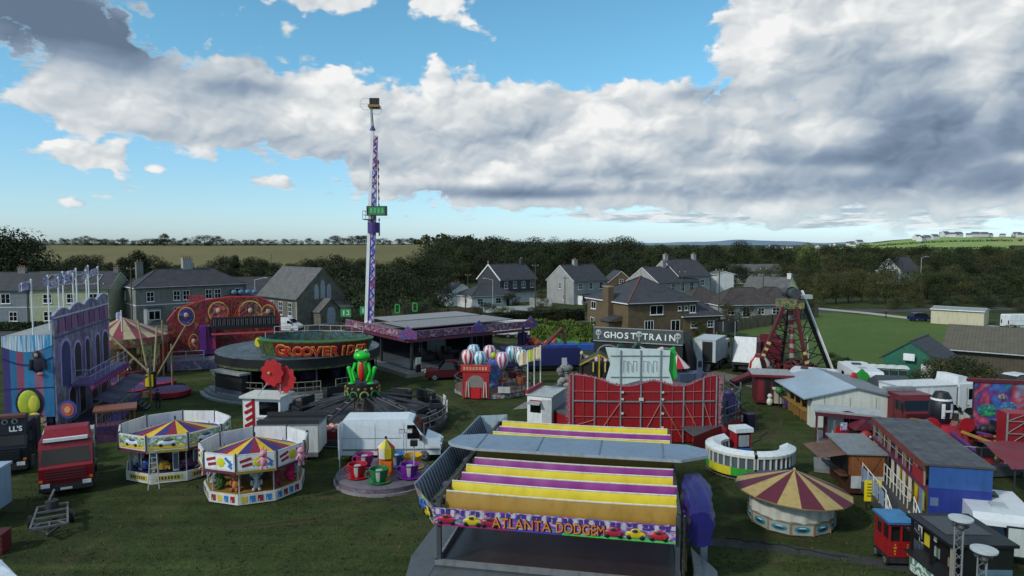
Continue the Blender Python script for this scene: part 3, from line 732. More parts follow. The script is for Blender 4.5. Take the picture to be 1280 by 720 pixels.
# ------------------------------------------------------------------ houses
SLATE = COURSE('slate', '#26272c', '#3f4047', 'Z', .28); SLATE_L = COURSE('slate_light', '#3f4042', '#62625f', 'Z', .28)
BRICK = COURSE('brick', '#4b3e2d', '#67563e', 'Z', .16, .85, .22); STONE = COURSE('stone', '#45433d', '#6e6a60', 'Z', .4, .9, .25)
REND_G = P('#6f706c', .9, .12, .5, 0, .4); REND_L = P('#8e9190', .9, .1, .5, 0, .3); REND_W = P('#c3c6c6', .85, .08, .5, 0, .2); REND_C = P('#92987f', .85, .08, .5, 0, .25); REND_B = P('#6d767c', .9, .1, .5, 0, .3)
SLATEHUNG = COURSE('slatehung', '#2a2e33', '#3b4046', 'Z', .25); UPVC = P('#d6d9da', .4, .03, 1, 0, .05); BROWNT = COURSE('browntile', '#2c2625', '#463e3b', 'Z', .3)
TIMB = COURSE('fencewood', '#4f4233', '#776753', 'X', .15, .9, .35)
PANE = GLASS('#0e1318')
def rot2(x, y, a): return Vector((x*math.cos(a)-y*math.sin(a), x*math.sin(a)+y*math.cos(a), 0))
def add_window(par, W, D, face, x, z, w, h, bars=(1,1), frame=UPVC, name='window', sill=True, ft=.07):
    """window with frame and pane; x runs along the face seen from outside"""
    M = {'F': Matrix.Translation((x,-D/2,z)), 'L': Matrix.Translation((-W/2,-x,z)) @ Matrix.Rotation(-PI/2,4,'Z'),
         'R': Matrix.Translation((W/2,x,z)) @ Matrix.Rotation(PI/2,4,'Z')}[face]
    f = MB(); f.M = M; t = ft; d0, d1 = -.05, .04
    f.box(-w/2,w/2,d0,d1,0,t,frame); f.box(-w/2,w/2,d0,d1,h-t,h,frame); f.box(-w/2,-w/2+t,d0,d1,t,h-t,frame); f.box(w/2-t,w/2,d0,d1,t,h-t,frame)
    for k in range(1, bars[0]+1):
        xx = -w/2+w*k/(bars[0]+1); f.box(xx-t*.4,xx+t*.4,d0+.01,d1,t,h-t,frame)
    for k in range(1, bars[1]+1):
        zz = h*k/(bars[1]+1); f.box(-w/2+t,w/2-t,d0+.015,d1,zz-t*.4,zz+t*.4,frame)
    if sill: f.box(-w/2-.08,w/2+.08,-.14,-.051,-.09,-.003,frame)
    o = f.build(name, par); g = MB(); g.M = M
    g.box(-w/2+t*.5,w/2-t*.5,-.015,.03,t*.5,h-t*.5,PANE); g.build('pane', o)
    return o
def add_door(par, W, D, face, x, w, h, m, glass=True, z=0.02):
    M = {'F': Matrix.Translation((x,-D/2,z)), 'L': Matrix.Translation((-W/2,-x,z)) @ Matrix.Rotation(-PI/2,4,'Z')}[face]
    f = MB(); f.M = M; f.box(-w/2,w/2,-.06,.04,0,h,m); f.box(-w/2-.09,-w/2-.003,-.09,.04,0,h+.09,UPVC); f.box(w/2+.003,w/2+.09,-.09,.04,0,h+.09,UPVC); f.box(-w/2,w/2,-.09,.04,h+.003,h+.09,UPVC)
    o = f.build('door', par)
    if glass:
        g = MB(); g.M = M; g.box(-w*.3,w*.3,-.08,-.062,h*.5,h*.88,PANE); g.build('pane', o)
    g = MB(); g.M = M; g.box(w*.34,w*.42,-.12,-.062,h*.46,h*.5,STEEL); g.build('handle', o)
    return o
def shell(mb, W, D, he, hr, ridge, wall):
    x, y = W/2, D/2
    if ridge == 'x':
        mb.face([(-x,-y,0),(x,-y,0),(x,-y,he),(-x,-y,he)], wall); mb.face([(x,y,0),(-x,y,0),(-x,y,he),(x,y,he)], wall)
        for s in (-1,1): mb.face([(s*x,-s*y*-1*-1 if False else -y*s,0),(s*x,y*s,0),(s*x,y*s,he),(s*x,0,hr),(s*x,-y*s,he)], wall)
    elif ridge == 'y':
        mb.face([(-x,-y,0),(x,-y,0),(x,-y,he),(0,-y,hr),(-x,-y,he)], wall); mb.face([(x,y,0),(-x,y,0),(-x,y,he),(0,y,hr),(x,y,he)], wall)
        mb.face([(x,-y,0),(x,y,0),(x,y,he),(x,-y,he)], wall); mb.face([(-x,y,0),(-x,-y,0),(-x,-y,he),(-x,y,he)], wall)
    else:
        for a,b in (((-x,-y),(x,-y)),((x,-y),(x,y)),((x,y),(-x,y)),((-x,y),(-x,-y))): mb.face([(*a,0),(*b,0),(*b,he),(*a,he)], wall)
def roofing(mb, W, D, he, hr, ridge, m, ov=.35, th=.14, hipin=None, fascia=UPVC):
    x, y = W/2+ov, D/2+ov
    def slab(pts):
        n = len(pts); lo = [(p[0],p[1],p[2]+.02) for p in pts]; hi = [(p[0],p[1],p[2]+.02+th) for p in pts]
        mb.raw(lo+hi, [list(range(n))[::-1]]+[[k,(k+1)%n,n+(k+1)%n,n+k] for k in range(n)], fascia); mb.raw(hi, [list(range(n))], m)
    if ridge == 'x':
        k = (hr-he)/(D/2)*ov; gx = W/2+.12
        slab([(-gx,-y,he-k),(gx,-y,he-k),(gx,-.003,hr),(-gx,-.003,hr)]); slab([(gx,y,he-k),(-gx,y,he-k),(-gx,.003,hr),(gx,.003,hr)])
        mb.bar((-gx,0,hr+th),(gx,0,hr+th),.1,m,6)
    elif ridge == 'y':
        k = (hr-he)/(W/2)*ov; gy = D/2+.12
        slab([(-x,gy,he-k),(-x,-gy,he-k),(-.003,-gy,hr),(-.003,gy,hr)]); slab([(x,-gy,he-k),(x,gy,he-k),(.003,gy,hr),(.003,-gy,hr)])
        mb.bar((0,-gy,hr+th),(0,gy,hr+th),.1,m,6)
    else:
        hi = hipin if hipin is not None else D/2
        a, b = (-W/2+hi, 0, hr), (W/2-hi, 0, hr); ze = he
        c = [(-x,-y,ze),(x,-y,ze),(x,y,ze),(-x,y,ze)]
        mb.face([c[0],c[1],b,a], m); mb.face([c[2],c[3],a,b], m); mb.face([c[3],c[0],a], m); mb.face([c[1],c[2],b], m)
        lo = [(p[0],p[1],ze-.16) for p in c]
        for i in range(4): mb.face([lo[i],lo[(i+1)%4],c[(i+1)%4],c[i]], fascia)
        mb.face(lo[::-1], fascia)
        for p, q in ((a,b),(c[0],a),(c[3],a),(c[1],b),(c[2],b)): mb.bar(p, q, .09, m, 5)
def chimney(par, x, y, z0, z1, w, d, m, pots=2):
    c = MB(); c.box(x-w/2,x+w/2,y-d/2,y+d/2,z0,z1,m); c.box(x-w/2-.06,x+w/2+.06,y-d/2-.06,y+d/2+.06,z1+.002,z1+.16,m)
    o = c.build('chimney', par); p = MB()
    for i in range(pots):
        px = x + (i-(pots-1)/2)*min(.5, w/(pots+.3)); p.cyl((px,y,z1+.16),.13,.42,P('#8a5a40',.9),8,.10)
    p.build('chimney_pot', o)
def house(name, label, corner, rz, W, D, he, hr, ridge, wall, roof, wins=(), doors=(), chims=(), cat='house', hipin=None, band=None, gut=True, fascia=UPVC, pos=None):
    off = rot2(-W/2, -D/2, rz); loc = pos if pos is not None else Vector((corner.x-off.x, corner.y-off.y, 0))
    t = thing(name, label, cat, loc, rz)
    b = MB(); shell(b, W, D, he, hr, ridge, wall); b.build('wall', t)
    r = MB(); roofing(r, W, D, he, hr, ridge, roof, hipin=hipin, fascia=fascia); ro = r.build('roof', t)
    if gut:
        g = MB()
        if ridge in ('x','hip'): g.bar((-W/2-.3,-D/2-.42,he-.12),(W/2+.3,-D/2-.42,he-.12),.07,DSTEEL,6); g.bar((W/2-.15,-D/2-.08,0),(W/2-.15,-D/2-.08,he-.1),.05,DSTEEL,6)
        else: g.bar((-W/2-.42,-D/2,he-.2),(-W/2-.42,D/2,he-.2),.07,DSTEEL,6); g.bar((-W/2-.06,-D/2+.2,0),(-W/2-.06,-D/2+.2,he-.1),.05,UPVC,6)
        g.build('gutter', t)
    if band:
        z, h, m = band; k = MB(); k.box(-W/2-.04,W/2+.04,-D/2-.04,-D/2-.002,z,z+h,m); k.box(-W/2-.04,-W/2-.002,-D/2,D/2,z,z+h,m); k.build('string_course', t)
    for w_ in wins: add_window(t, W, D, *w_)
    for d_ in doors: add_door(t, W, D, *d_)
    for c_ in chims: chimney(ro, *c_)
    return t
WD = ('F',)
# left terrace: two neighbours
h1 = house('terraced_house', 'blue grey rendered terraced house at the left edge with white windows', None, R(6), 26, 8, 6.3, 8.9, 'x', REND_B, SLATE,
  [('F',9.4,3.9,1.5,1.7),('F',6.6,3.9,1.5,1.7),('F',7.0,.9,1.5,1.6),('F',4.0,3.9,1.5,1.7),('F',0,3.9,1.5,1.7),('F',-4,3.9,1.5,1.7),('F',10.5,.9,1.3,1.6)], [('F',4.6,1.0,2.1,UPVC),('F',3.0,1.0,2.1,UPVC)], [(10,0,8.6,9.7,1.2,.7,REND_G,3)], pos=gp(-69,409)+Vector((0,4,0)), band=(3.2,.12,REND_W))
hc = Vector((gp(-69,409).x,gp(-69,409).y+4,0)) + rot2(13.05,0,R(6)) + rot2(6.6,.0,R(6))
h2 = house('terraced_house', 'pale cream green terraced house with skylights behind the flagpoles', None, R(6), 13, 8.0, 6.4, 9.0, 'x', REND_C, SLATE,
  [('F',-3.6,3.9,1.4,1.6),('F',0.2,3.9,1.4,1.6),('F',3.8,3.9,1.4,1.6),('F',-3.6,.9,1.4,1.6),('F',3.6,.9,1.4,1.6)], [('F',.4,1.0,2.1,P('#2c4a3a'))], [(6.0,0,8.7,9.7,.8,.7,REND_G,2)], pos=hc, band=(3.2,.12,REND_W))
for i in range(4):
    s = MB(); x0 = -4.4+i*2.2
    def rp(x, t): return (x, -4.35+t*4.1, 6.25+t*2.75+.17)
    for a, b in (((0,.25),(1,.25)),((1,.25),(1,.8)),((1,.8),(0,.8)),((0,.8),(0,.25))): s.beam(rp(x0+a[0]*1.9,a[1]), rp(x0+b[0]*1.9,b[1]), .09,.09, LGREY)
    s.build('skylight', h2)
# grey semi-detached pair with hipped roof
h3 = house('semi_detached_house', 'large grey rendered pair of houses with hipped slate roof and two chimneys', gp(171,407)+Vector((0,0,0)), R(43), 19, 9.5, 6.5, 9.4, 'hip', REND_G, SLATE,
  [('F',-7.2,4.0,1.2,1.7),('F',-2.9,4.0,1.15,1.7),('F',-1.3,4.0,1.15,1.7),('F',2.6,4.0,1.15,1.7),('F',4.2,4.0,1.15,1.7),('F',8,4.0,1.15,1.7),('F',-2.9,.9,1.15,1.9),('F',-1.3,.9,1.15,1.9),('F',3,.9,1.2,1.9),('L',-2,4.0,.9,1.6),('L',2.6,.9,.9,1.6)],
  [('F',5.5,1.0,2.1,DRED)], [(-7.2,1.5,7.6,10.6,1.1,.9,REND_G,2),(0.6,.4,8.8,11.2,1.7,1.2,REND_L,4)], cat='house pair', band=(3.35,.16,REND_W))
bay = MB(); bay.extr([(-8.4,-4.76),(-8.0,-5.9),(-5.9,-5.9),(-5.5,-4.76)],'z',0,2.9,REND_L); bay.extr([(-8.6,-4.77),(-8.15,-6.05),(-5.75,-6.05),(-5.3,-4.77)],'z',2.901,3.1,SLATE)
bo = bay.build('bay', h3)
bw = MB(); bw.box(-7.9,-6.0,-5.96,-5.903,.9,2.5,UPVC); bw.box(-7.8,-7.0,-5.975,-5.962,1.0,2.4,PANE); bw.box(-6.9,-6.1,-5.975,-5.962,1.0,2.4,PANE); bw.build('bay_window', bo)
# slate roofed hall behind, and church
house('hall', 'low hall with long slate roof between the grey houses and the church', None, R(12), 22, 9, 3.4, 7.0, 'x', REND_L, SLATE, [('F',8,1.2,1.2,1.3),('F',4,1.2,1.2,1.3)], pos=Vector((at(296,380,141).x,141,0)), cat='hall')
ch_c = gp(372,407)
chu = house('church', 'stone chapel with slate roof and three lancet windows in its gable', ch_c, R(47), 10, 14, 4.6, 9.6, 'y', STONE, SLATE_L, cat='church', fascia=STONE)
def lancet(par, M, w, h, m, name='lancet_window'):
    pts = [(-w/2,0),(w/2,0),(w/2,h*.62)]+[(w/2*math.cos(a)*1.0, h*.62+ (h*.38)*math.sin(a)) for a in [PI*k/8 for k in range(1,8)]]+[(-w/2,h*.62)]
    f = MB(); f.M = M; f.extr([(x*1.22, z*1.06-.05) for x,z in pts], 'y', -.05, .02, m); o = f.build(name, par)
    g = MB(); g.M = M; g.extr(pts, 'y', -.075, -.052, P('#8d98a6',.3,.2,4)); g.build('pane', o)
for x, z, h in ((-1.25,4.4,2.5),(0,4.4,3.2),(1.25,4.4,2.5)): lancet(chu, Matrix.Translation((x,-7,z)), .78, h, P('#8a8577'))
for k in range(4): add_window(chu, 10, 14, 'L', -5+k*3.2, 1.5, 1.25, 2.3, (1,2), UPVC)
po = MB(); po.box(-2.1,2.1,-9.6,-7.01,0,2.3,STONE); po.extr([(-2.1,2.301),(2.1,2.301),(0,4.3)],'y',-9.6,-7.01,STONE); pw = po.build('porch', chu)
pr = MB()
for s in (-1,1): pr.extr([(s*2.4,2.15),(s*2.4,2.3),(s*.003,4.55),(s*.003,4.38)],'y',-9.75,-7.02,SLATE_L)
pr.build('porch_roof', pw); lancet(pw, Matrix.Translation((0,-9.6,.1)), 1.5, 2.9, P('#8a8577'), 'doorway')
wg = MB(); wg.box(2.11,5.3,-8.6,-7.01,0,2.6,STONE); wg.face([(2.11,-8.7,2.65),(5.4,-8.7,2.65),(5.4,-7.01,3.8),(2.11,-7.01,3.8)],SLATE_L); wg.build('side_lobby', chu)
# white bungalow in front of the dark house
house('bungalow', 'white bungalow with dark hipped roof below the slate hung house', gp(590,386), R(30), 11, 8, 2.6, 5.0, 'hip', REND_W, SLATE, [('F',-3.5,.9,1.3,1.2),('F',1,.9,1.3,1.2),('L',1,.9,1.2,1.2)], [('F',3.4,.9,2.0,DARK)])
house('garage', 'white gabled outbuilding attached to the left of the white bungalow', gp(560,383), R(25), 7, 7, 2.6, 4.8, 'y', REND_W, SLATE, [('F',0,.9,1.5,1.2)], cat='outbuilding')
# dark slate-hung house
h4 = house('detached_house', 'dark slate hung house with white ground floor and white bargeboards', gp(625,380), R(40), 11.5, 8.6, 5.7, 9.0, 'x', SLATEHUNG, SLATE,
   [('F',-3.9,3.5,1.1,1.6),('F',-1.2,3.5,1.1,1.6),('F',1.5,3.5,1.1,1.6),('F',4.3,3.5,1.1,1.6),('F',-3.9,.8,1.2,1.5),('F',1.4,.9,1.5,1.3),('F',4.3,.9,1.2,1.3)],[('F',-1.2,1.0,2.1,UPVC)],[(4.6,0,8.4,10.2,1.0,.8,SLATEHUNG,2)])
lo = MB(); lo.box(-5.8,5.8,-4.36,-4.303,0,2.7,REND_W); lo.box(-5.81,-5.753,-4.3,4.3,0,2.5,REND_W); lo.build('white_render', h4)
cn = MB(); cn.box(-2.4,5.6,-5.6,-4.37,2.7,2.85,SLATE); cn.build('canopy', h4)
bb = MB(); 
for s in (-1,1): bb.beam((-5.9,s*4.65,5.45),(-5.9,0,9.12),.06,.3,UPVC)
bb.bar((-5.9,0,9),(-5.9,0,10),.05,UPVC,5); bb.build('bargeboard', h4)
# pale house
h5 = house('detached_house', 'pale grey pebbledashed house with plain gable and white porch', gp(717,381), R(38), 11, 9.4, 5.4, 8.9, 'x', REND_L, SLATE, [('F',-3.4,3.4,1.1,1.5),('F',0,3.4,1.1,1.5),('F',3.4,3.4,1.3,1.6),('L',0,3.5,.8,1.5),('L',1.5,.9,.8,1.3),('F',3.4,.9,1.2,1.3)],[],[(-.8,0,8.4,10.1,1.1,.8,REND_L,2)])
pc = MB(); pc.box(-4.2,2.2,-6.2,-4.71,0,2.2,UPVC); pc.box(-4.4,2.4,-6.4,-4.71,2.203,2.4,SLATE)
for k in range(5): pc.box(-4.0+k*1.25,-3.0+k*1.25,-6.25,-6.203,.8,2.0,PANE)
pc.build('porch', h5)
house('cottage', 'small house with dark gable and white bargeboard between pale and brown houses', gp(757,374), R(5), 8, 8, 3.6, 7.0, 'y', BRICK, SLATE, [('F',0,4.0,1.1,1.1)], cat='cottage')
# big brown brick house with hipped roof
h6 = house('detached_house', 'large brown brick house with hipped roof behind the ghost train', gp(785,424), R(22), 12.2, 12.6, 5.3, 8.9, 'hip', BRICK, SLATE,
   [('F',-1.2,3.45,2.3,1.4,(1,0)),('F',2.9,3.9,.6,.7,(0,0)),('F',4.1,3.9,.6,.7,(0,0)),('F',-2.5,.5,1.6,2.1,(2,0)),('F',2.2,.3,1.6,2.2,(1,0)),('F',5.0,1.3,.9,1.1,(1,0)),('L',-4.2,3.6,1.6,1.2,(1,0)),('L',-4.6,1.0,1.2,1.2,(1,0)),('L',3.2,.8,2.0,1.4,(1,0))],[],[], cat='house')
add_window(h6, 12.2, 12.6, 'F', 5.3, 3.5, 1.1, 1.2, (1,0))
cs = MB(); cs.box(-7.0,-6.103,-2.0,-.3,0,7.4,BRICK); cs.box(-7.06,-6.1,-2.06,-.24,7.402,7.6,P('#8a7a62')); cs.build('chimney_stack', h6)
ln = MB(); ln.box(-8.3,-6.105,-4.4,-2.02,0,2.5,BRICK); ln.face([(-8.6,-4.7,2.5),(-8.6,-1.9,2.5),(-6.11,-1.9,3.3),(-6.11,-4.7,3.3)],SLATE); ln.face([(-8.6,-4.7,2.5),(-6.11,-4.7,3.3),(-6.11,-4.7,2.5)],BRICK); ln.build('lean_to', h6)
rh = MB(); rh.bar((-6.4,-6.6,5.35),(0.0,0,9.0),.12,P('#7a3a2a'),5); rh.build('ridge_tile', h6)
house('annexe', 'single storey brick annexe with slate roof right of the brown house', gp(862,424)+Vector((0,3.5,0)), R(18), 6.5, 6, 3.0, 5.6, 'hip', BRICK, SLATE, [('F',-1.5,1.2,1.1,1.0),('F',1.4,1.2,1.1,1.0)], cat='annexe')
# pale terrace
house('terraced_house', 'pale rendered house with blank gable at the left of the far terrace', gp(822,384), R(36), 14, 9.5, 5.4, 8.6, 'x', REND_L, SLATE, [('F',-5,3.4,1.1,1.6),('F',-2,3.4,1.1,1.6),('F',1.2,3.2,1.3,2.0),('F',4.4,3.2,1.3,2.0),('F',-4,.9,1.3,1.4),('F',1,.9,1.3,1.4)], [('F',4,1,2.1,NAVY)], [(0,0,8.1,9.8,1.1,.8,REND_L,2)])
house('terraced_house', 'taller pale house with green porch at the right of the far terrace', gp(850,382)+Vector((0,2,0)), R(28), 10, 10.5, 6.6, 10.2, 'x', REND_L, SLATE, [('F',-3,4.2,1.0,1.5),('F',2.4,4.2,1.0,1.5),('F',-3,1.0,1.2,1.4)], [('F',2.2,1.0,2.1,P('#1f6b4a'))], [(-4.4,0,9.8,11.4,.9,.8,REND_L,2),(4.4,0,9.8,11.4,.9,.8,REND_L,2)])
# bungalows behind the timber fence
house('bungalow', 'brown tiled bungalow with hipped roof behind the timber fence', gp(900,399), R(8), 13, 8.5, 2.6, 5.6, 'hip', REND_L, BROWNT, [('F',-4.4,.8,1.5,1.3),('F',-1.4,.3,1.4,2.0),('F',1.6,.8,1.3,1.2),('F',4.6,.8,1.5,1.2)], [])
house('bungalow', 'brown tiled bungalow left of the timber fence with white patio windows', gp(868,399)+Vector((0,4,0)), R(14), 9, 8, 2.6, 5.4, 'hip', REND_L, BROWNT, [('F',-2.8,.3,1.6,2.0),('F',1.6,.8,1.6,1.3)], [])
house('bungalow', 'brown tiled bungalow nearest the pendulum ride at the end of the row', gp(944,396)+Vector((0,5,0)), R(-6), 11, 8.5, 2.6, 5.2, 'hip', BRICK, BROWNT, [('F',-3,.8,1.5,1.3),('F',2,.8,1.3,1.2)], [])
house('farmhouse', 'cream gabled house with grey roof rising above the bungalows', gp(928,384), R(-42), 9.5, 6.5, 4.2, 6.6, 'x', P('#cfc79a',.85,.06,.5,0,.15), SLATE_L, [('F',-3,2.6,1.1,1.1),('F',2,2.6,1.1,1.1),('R',0,1.0,1.0,1.1)], [], [(4.2,0,6.3,7.5,.8,.8,REND_W,1)], cat='farmhouse')
bx = house('utility_building', 'white box building with blue door left of the cream house', gp(895,377), R(10), 4.5, 5, 6.6, 7.2, 'y', REND_W, SLATE_L, [], [('F',.3,1.2,2.2,BLUE)], cat='building', gut=False)
# white gabled house among the trees, scattered farther houses
house('detached_house', 'white gabled house half hidden in the trees on the right', Vector((at(1126,350,235).x,235,0)), R(30), 12, 9, 4.6, 9.2, 'x', REND_W, SLATE, [('F',-2,3,1.3,1.4),('F',2,3,1.3,1.4)])
house('barn', 'white walled barn with grey roof in the trees behind the cream house', Vector((at(915,345,240).x,240,0)), R(10), 20, 8, 4.2, 6.6, 'x', REND_W, SLATE_L, [('F',-3,1.5,1.3,1.2)], cat='barn')
# beige shed, green shed, brown barn
sb = house('flat_roofed_shed', 'cream flat roofed shed with metal roof beyond the paddock', gp(1163,404), R(-42), 7.8, 5.5, 2.5, 2.75, 'x', P('#b5b096',.8,.06,.5,0,.2), COURSE('tin','#6d7272','#8d9292','X',.4,.5,.3), [], [], cat='shed', gut=False)
gs = house('green_shed', 'dark green corrugated shed with slate roof and white door', gp(1103,476)+Vector((0,0,0)), R(-44), 4.9, 6.5, 2.5, 4.2, 'y', COURSE('greentin','#0f4a3a','#17604b','X',.22,.6,.25), SLATE, [], [('F',1.5,.85,2.0,UPVC,False)], cat='shed', gut=False, fascia=P('#0d3b2e'))
gw = MB(); gw.box(-.5,.5,-3.80,-3.753,2.45,3.15,WHITE); gw.build('white_panel', gs); gw = MB(); gw.box(-2.3,-1.7,-3.80,-3.753,1.6,1.75,WHITE); gw.build('name_plate', gs)
bn = thing('brown_barn', 'long brown barn with mono pitch roof and dark open bay on the right', 'barn', gp(1188,468)+Vector((0,1,0)), R(-36))
b = MB(); b.extr([(0,0),(9,0),(9,4.1),(0,2.6)],'x',0,8.2,COURSE('brownboard','#3a352b','#50493b','X',.3)); b.box(13.4,13.7,0,9,0,2.6,P('#3a352b')); b.box(8.2,13.7,8.7,9,0,4,DARK); b.box(8.2,13.4,.2,.4,2.1,2.6,P('#50493b')); b.build('wall', bn)
r = MB(); r.raw([(-.4,-.5,2.62),(14.2,-.5,2.62),(14.2,9.4,4.3),(-.4,9.4,4.3),(-.4,-.5,2.76),(14.2,-.5,2.76),(14.2,9.4,4.44),(-.4,9.4,4.44)], [[3,2,1,0],[4,5,6,7],[0,1,5,4],[1,2,6,5],[2,3,7,6],[3,0,4,7]], COURSE('cementroof','#4a463a','#605b4c','X',.35,.9,.3)); r.build('roof', bn)
g = MB(); g.bar((-.4,-.58,2.6),(14.2,-.58,2.6),.07,LGREY,6); g.bar((-.3,-.55,0),(-.3,-.55,2.6),.05,LGREY,6); g.build('gutter', bn)
# far town on the hill and the middle distance
rnd = random.Random(11); k = 0; far = None
def far_house(u, y, w):
    global far
    x = (u-640)/F*y; z = hgt(x,y)
    if far is None:
        far = thing('far_house', 'tiny white house', 'house'); b = MB(); shell(b, 12, 8, 5, 8, 'x', REND_W); b.build('wall', far); r = MB(); roofing(r, 12, 8, 5, 8, 'x', SLATE_L); r.build('roof', far); o = far
    else: o = dup(far)
    o.location = (x,y,z+.5); o.rotation_euler.z = rnd.uniform(-.7,.7); o.scale = (w,w,1.0*w)
    return o
for i in range(26):
    o = far_house(rnd.uniform(1168,1300), rnd.uniform(1700,1880), rnd.uniform(1.0,1.7)); o['label'] = 'tiny white house in the village along the top of the right hillside'; o['group'] = 'village houses on the right hilltop'
for i in range(16):
    o = far_house(rnd.uniform(955,1075), rnd.uniform(1500,1900), rnd.uniform(1.0,1.6)); o['label'] = 'tiny pale house of the far town on the skyline right of the pale tree'; o['group'] = 'far town houses on the skyline'
for i,(u_,y_) in enumerate(((1156,1500),(1166,1520),(1145,1560),(1150,1480))):
    o = far_house(u_, y_, 1.5); o['label'] = 'small white farm building on the green hillside'; o['group'] = 'farm buildings on the green hillside'

# ------------------------------------------------------------------ fences, walls, poles
def fence(name, label, pts, h, m, cat='fence', th=.06, post=None, pm=None):
    t = thing(name, label, cat, (pts[0].x, pts[0].y, 0)); b = MB(); q = MB(); o0 = pts[0]
    for a, c in zip(pts, pts[1:]):
        a = a-o0; c = c-o0; b.beam(a+Vector((0,0,h/2)), c+Vector((0,0,h/2)), th, h, m)
        L_ = (c-a).length; n_ = max(1, int(L_/2.4))
        if pm:
            for i in range(n_+1): p = a.lerp(c, i/n_); q.box(p.x-.06,p.x+.06,p.y-.12,p.y-.0,0,h+.08,pm)
    b.build('panel', t)
    if pm and q.v: q.build('post_row', t)
    return t
fence('timber_fence', 'long weathered timber fence behind the white tower ride', [gp(505,395), gp(560,398), gp(600,396)], 1.9, TIMB, pm=P('#5c4f40'))
fence('timber_fence', 'pale close boarded timber fence beside the trampoline and bungalows', [gp(918,414), gp(965,406), gp(1005,399), gp(1022,395)], 1.8, TIMB, pm=P('#5c4f40'))
fence('garden_wall', 'low white rendered wall in front of the dark slate hung house', [gp(604,391), gp(640,390), gp(668,389)], 1.2, REND_W, 'wall', .2)
fence('garden_wall', 'grey garden wall between the dark and pale houses', [gp(662,382), gp(690,383)], 1.8, REND_L, 'wall', .2)
fence('churchyard_wall', 'stone wall with gate gap in front of the chapel porch', [gp(385,416), gp(418,413), gp(455,411)], 1.2, STONE, 'wall', .4)
fence('roadside_wall', 'low stone wall along the road before the grey houses', [gp(120,416), gp(200,413), gp(290,412)], .9, STONE, 'wall', .35)
random.seed(31)
def pole(label, u, v, vtop, kindp='utility', arm=0):
    p = gp(u, v); H = at(u, vtop, p.y).z; t = thing('utility_pole' if kindp == 'utility' else 'street_lamp', label, 'utility pole' if kindp == 'utility' else 'street lamp', p)
    m = P('#4d463c',.9) if kindp == 'utility' else LGREY
    b = MB(); b.bar((0,0,-.2),(0,0,H),.14 if kindp == 'utility' else .09,m,8,.09 if kindp == 'utility' else .06); b.build('pole', t)
    a = MB()
    if kindp == 'utility':
        a.box(-.7,.7,-.06,.06,H-.5,H-.36,m)
        for x in (-.6,0,.6): a.cyl((x,0,H-.36),.05,.18,WHITE,6)
        a.build('crossarm', t)
    else:
        a.bar((0,0,H),(1.4*arm,0,H+.35),.05,m,6); a.build('arm', t); l = MB(); l.obox((1.7*arm,0,H+.36),(.7,.25,.12),LGREY); l.build('lamp_head', t)
    return t
P_ = [(127,430,352,'dark utility pole rising in front of the left terrace'),(166,408,333,'utility pole in front of the left side of the grey houses'),(669,384,330,'tall utility pole between the dark and pale houses'),(706,388,345,'utility pole in front of the pale house'),(582,392,368,'short utility pole beside the white bungalow'),
      (898,400,335,'tall thin pole left of the white box building'),(953,392,334,'tall pole by the cream house roof'),(852,386,338,'pole before the far terrace'),(433,372,345,'pole on the bank right of the chapel'),(585,372,342,'pole left of the dark slate hung house'),(46,330,298,'pole on the stubble field'),(340,345,318,'pole at the edge of the wood by the chapel')]
for (u_,v_,vt,lb) in P_: pole(lb, u_, v_, vt)
pole('grey street lamp before the dark slate hung house', 616, 392, 350, 'lamp', -1); pole('grey street lamp left of the chapel roof', 320, 412, 350, 'lamp', 1)
pole('street lamp among the trees right of the dark clump', 1150, 366, 322, 'lamp', 1)
def wire(label, pts):
    mb = MB()
    for a, b in zip(pts, pts[1:]):
        pr = None
        for k in range(9):
            t = k/8; p = a.lerp(b, t); p = p - Vector((0,0,1.0*4*t*(1-t)))
            if pr is not None: mb.bar(pr, p, .03, DARK, 3, cap=False)
            pr = p
    tag(mb.build('overhead_wire'), label, 'wire')
wire('overhead wire sagging from the left pole past the terrace', [at(-60,372,95), at(127,353,gp(127,430).y), at(166,335,gp(166,408).y)])
